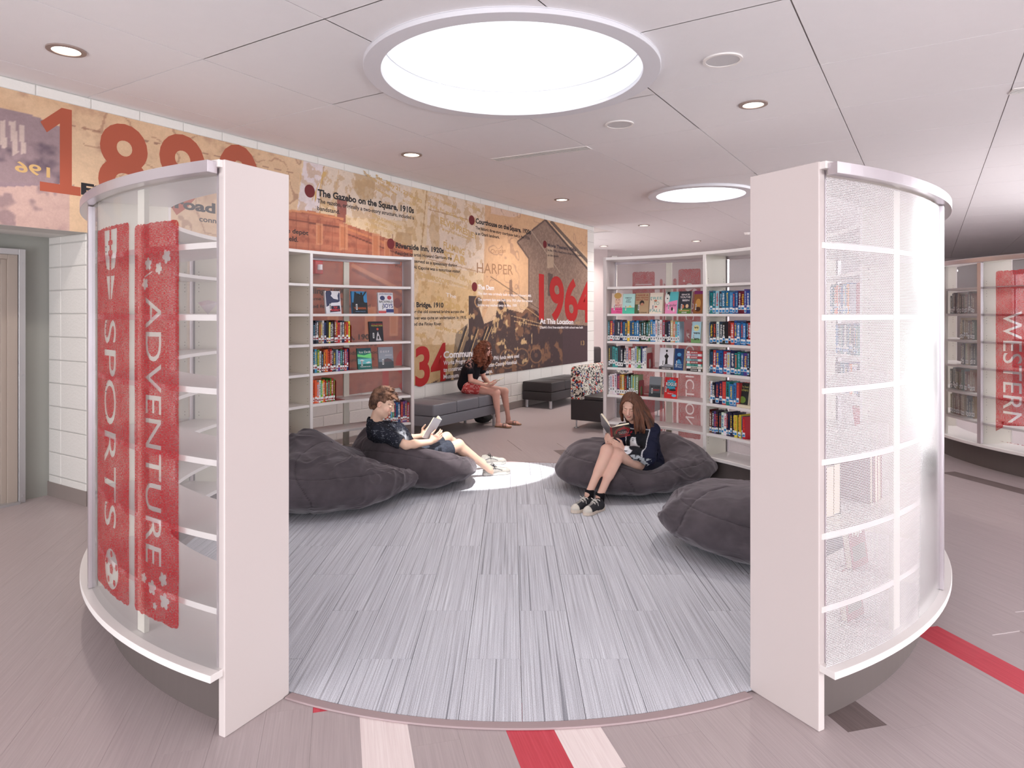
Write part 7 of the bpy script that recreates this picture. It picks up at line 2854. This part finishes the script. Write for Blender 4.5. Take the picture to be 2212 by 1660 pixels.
open_book('open_book', 'open white book held up by the boy in the bean bag', px3(930, 950, 6.08), s_b, (-.82, -.02, .48), half=.135, H=.205, ang_r=.32, ang_l=.55, th=.014, cov=(226, 226, 230), cov2=(206, 206, 212), art=dict(spine=(70, 66, 74)))

# ================================================================== girl on the bench
t, org = person('girl with long curly red-brown hair in black top sitting on the grey bench', (-0.55, 9.62))
G = dict(neck=px3(1026, 774, 9.55), pel=np.array([-.64, 9.62, .555]), shR=px3(1013, 786, 9.40), shL=px3(1036, 785, 9.68), elR=px3(1017, 822, 9.36), elL=px3(1046, 818, 9.72), wrR=px3(1050, 833, 9.33), wrL=px3(1058, 829, 9.55),
         hipR=np.array([-.59, 9.53, .54]), hipL=np.array([-.55, 9.70, .54]), knR=px3(1072, 849, 9.40), knL=px3(1090, 846, 9.64), anR=px3(1076, 909, 9.44), anL=px3(1098, 904, 9.68))
gc = px3(1046, 757, 9.50)
GM = frame((.72, -.42, -.55), (0.35, -.1, 1))
GS = .98
F = Field((-1.0, 9.0, 0.0), (0.35, 10.0, 1.28), 0.0055)
head(F, gc, GM, GS)
F.cap(G['neck'] + np.array([0, 0, -.02]), gc + np.array([-.03, .01, -.04]), .046, .045, .02)
F.chain([G['pel'], G['pel'] * .5 + G['neck'] * .5, G['neck'] - np.array([0, 0, .04])], [.10, .085, .05], .04)
F.cap(G['shR'], G['shL'], .04, .04, .04)
for s_ in ('R', 'L'):
    F.cap(G['pel'], G['hip' + s_], .09, .08, .03)
    leg_shape(F, G['hip' + s_], G['kn' + s_], G['an' + s_], .95)
    F.cap(G['sh' + s_], G['el' + s_], .038, .033, .02)
    F.chain([G['el' + s_], G['el' + s_] * .7 + G['wr' + s_] * .3, G['wr' + s_]], [.032, .032, .021], .02)
    hd = unit((.80, -.30, 0))
    an = G['an' + s_]
    F.cap(an, an * np.array([1, 1, 0]) + np.array([0, 0, .035]), .031, .027, .02)
    F.cap(an * np.array([1, 1, 0]) + hd * -.015 + np.array([0, 0, .032]), an * np.array([1, 1, 0]) + hd * .13 + np.array([0, 0, .028]), .026, .022, .02)
    lat = np.cross(hd, (0, 0, 1))
    F.ell(an * np.array([1, 1, 0]) + hd * .12 + np.array([0, 0, .028]), (.038, .038, .014), None, .02)
    for q, (o, l) in enumerate(((-.028, .060), (-.012, .062), (.001, .058), (.013, .052), (.025, .044))):
        b0 = an * np.array([1, 1, 0]) + hd * .125 + lat * o * (1 if s_ == 'R' else -1) + np.array([0, 0, .024])
        F.cap(b0, b0 + hd * l + np.array([0, 0, -.005]), .011 if q == 0 else .008, .009 if q == 0 else .0065, .004)
hand(F, G['wrR'], (.80, -.05, .02), (.1, -.5, -.85), -1, (.35, .5, .3), .92, thumb=(.2, .2))
hand(F, G['wrL'], (.75, -.40, .05), (.1, .6, -.8), 1, (.35, .5, .3), .92, thumb=(.2, .2))


def colG(V):
    col = np.tile(lin(222, 172, 156), (len(V), 1))
    col *= (1 + .03 * vnoise(V, 30, 5))[:, None]
    paint_face(V, col, gc, GM, GS, lin(130, 80, 60), lin(200, 110, 108), lin(90, 56, 46))
    return col


emit_mesh('body', F, [m_skin], t, org, colG)
F = Field((-1.0, 9.1, 0.42), (0.0, 10.0, 1.12), 0.006)
F.chain([G['pel'] + np.array([-.02, 0, .03]), G['pel'] * .5 + G['neck'] * .5 + np.array([-.01, 0, 0]), G['neck'] - np.array([0, 0, .09])], [.125, .122, .085], .06)
F.cap(G['shR'] + np.array([.0, .02, -.015]), G['shL'] + np.array([0, -.02, -.015]), .06, .06, .05)
for s_ in ('R', 'L'):
    F.chain([G['sh' + s_], G['sh' + s_] * .5 + G['el' + s_] * .5], [.055, .062], .03)
    e_ = G['el' + s_] - G['sh' + s_]
    F.cap(G['sh' + s_] + e_ * .82, G['sh' + s_] + e_ * 1.1, .064, .07, .003, 'd')
F.cap(G['neck'] + np.array([.01, 0, .03]), G['neck'] + np.array([.02, 0, .1]), .055, .07, .006, 'd')


def colTop(V):
    col = np.tile(lin(28, 28, 34), (len(V), 1))
    lace = np.exp(-(np.linalg.norm(V - (G['shR'] + np.array([0, -.02, .01])), axis=1) / .075) ** 4) + np.exp(-(np.linalg.norm(V - (G['shL'] + np.array([0, 0, .01])), axis=1) / .075) ** 4)
    m_ = (np.clip(lace, 0, 1) * np.clip((vnoise(V, 75, 17) - .05) * 4, 0, 1))[:, None]
    return col * (1 - .75 * m_) + lin(196, 150, 140) * .75 * m_


emit_mesh('blouse', F, [m_cloth], t, org, colTop, 2)
F = Field((-0.95, 9.2, 0.42), (-0.1, 10.0, 0.75), 0.006)
for s_ in ('R', 'L'):
    h_, k_ = G['hip' + s_], G['kn' + s_]
    F.cap(G['pel'], h_, .112, .098, .03)
    F.chain([h_, h_ * .68 + k_ * .32], [.098, .088], .03)
    v = k_ - h_
    F.cap(h_ + v * .55, h_ + v * .9, .09, .1, .003, 'd')


def colGs(V):
    m_ = np.clip((vnoise(V, 55, 27) + .05) * 4, 0, 1)[:, None]
    return lin(206, 84, 84) * (1 - m_) + lin(238, 160, 156) * m_


emit_mesh('printed_shorts', F, [m_cloth], t, org, colGs, 1)
F = Field((-0.95, 9.0, 0.78), (0.1, 9.95, 1.32), 0.0045)
def GW(x, y, z):
    return gc + GS * (x * GM[0] + y * GM[1] + z * GM[2])
F.ell(GW(0, -.026, .040), (.088, .098, .094), GM, .01)
F.ell(GW(0, .085, -.030), (.050, .062, .078), GM, .01, 'd')
rs = random.Random(8)
for k in range(70):
    a = rs.uniform(-PI * .82, PI * .82) + PI
    top = (.072 * math.sin(a), -.03 + .080 * math.cos(a), rs.uniform(-.02, .06))
    p = GW(*top)
    out_ = unit(p - GW(0, -.02, 0))
    out_[2] = 0
    pts, rr_ = [p], [.020]
    L_ = rs.uniform(.14, .26)
    for j in range(1, 5):
        f_ = j / 4
        pts.append(p + out_ * (.035 * math.sin(f_ * 2.2)) + np.array([rs.uniform(-.012, .012) - .035 * f_, rs.uniform(-.012, .012), -L_ * f_]))
        rr_.append(.021 - .009 * f_)
    F.chain(pts, rr_, .014)
for k in range(16):
    q = 1 if k % 2 else -1
    p = GW(q * .070, .035 - .02 * rs.random(), .05)
    pts = [p, p + np.array([.0, -.02 * q * 0, -.07]), p + np.array([rs.uniform(-.02, .03), rs.uniform(-.03, .02), -.14]), p + np.array([rs.uniform(-.02, .03), rs.uniform(-.03, .02), -.15 - .06 * rs.random()])]
    F.chain(pts, [.016, .020, .020, .010], .012)
F.ell(GW(0, .110, -.030), (.046, .070, .085), GM, .008, 'd')
hair_mesh('hair', F, t, org, gc, GM, lin(66, 34, 26), lin(140, 82, 60), amp=.009, seed=15, curly=True)
m_sandal = mat('sandal_sole', (150, 112, 84), rough=0.7)
m_strap = mat('sandal_strap', (110, 100, 100), rough=0.4, metal=0.3)
for s_ in ('R', 'L'):
    an = G['an' + s_]
    hd = unit((.80, -.30, 0))
    lat = np.cross(hd, (0, 0, 1))
    b0 = an * np.array([1, 1, 0]) - hd * .05
    prof = [(0, .012), (.02, .028), (.08, .028), (.13, .032), (.19, .042), (.23, .036), (.25, .012)]
    pts = [b0 + hd * a + lat * w_ for a, w_ in prof] + [b0 + hd * a - lat * w_ for a, w_ in prof[::-1]]
    o = MB().prism([(p[0] - org[0], p[1] - org[1]) for p in pts], 0.0, 0.013, m_sandal).build('sandal', t, bevel=.003)
    sb_ = MB()
    for y0_, zt in ((.125, .052), (.165, .046)):
        pts = [tuple(b0 + hd * (y0_ + .012 * abs(c_)) + lat * .040 * c_ + np.array([0, 0, .010 + (zt - .010) * math.sqrt(max(0, 1 - c_ * c_))]) - org) for c_ in np.linspace(-1, 1, 11)]
        sb_.tube(pts, .006, m_strap, 6)
    sb_.tube([tuple(b0 + hd * .135 + np.array([0, 0, .054]) - org), tuple(b0 + hd * .18 + np.array([0, 0, .047]) - org), tuple(b0 + hd * .21 + np.array([0, 0, .018]) - org)], .005, m_strap, 6)
    sb_.build('strap', o, smooth=True)
open_book('open_book', 'open book lying across the lap of the girl on the bench', px3(1060, 831, 9.42), (.25, .80, .06), (-.25, -.1, .96), half=.15, H=.20, ang_r=.10, ang_l=.25, th=.012, cov=(50, 66, 60), art=dict(spine=(60, 56, 50)))
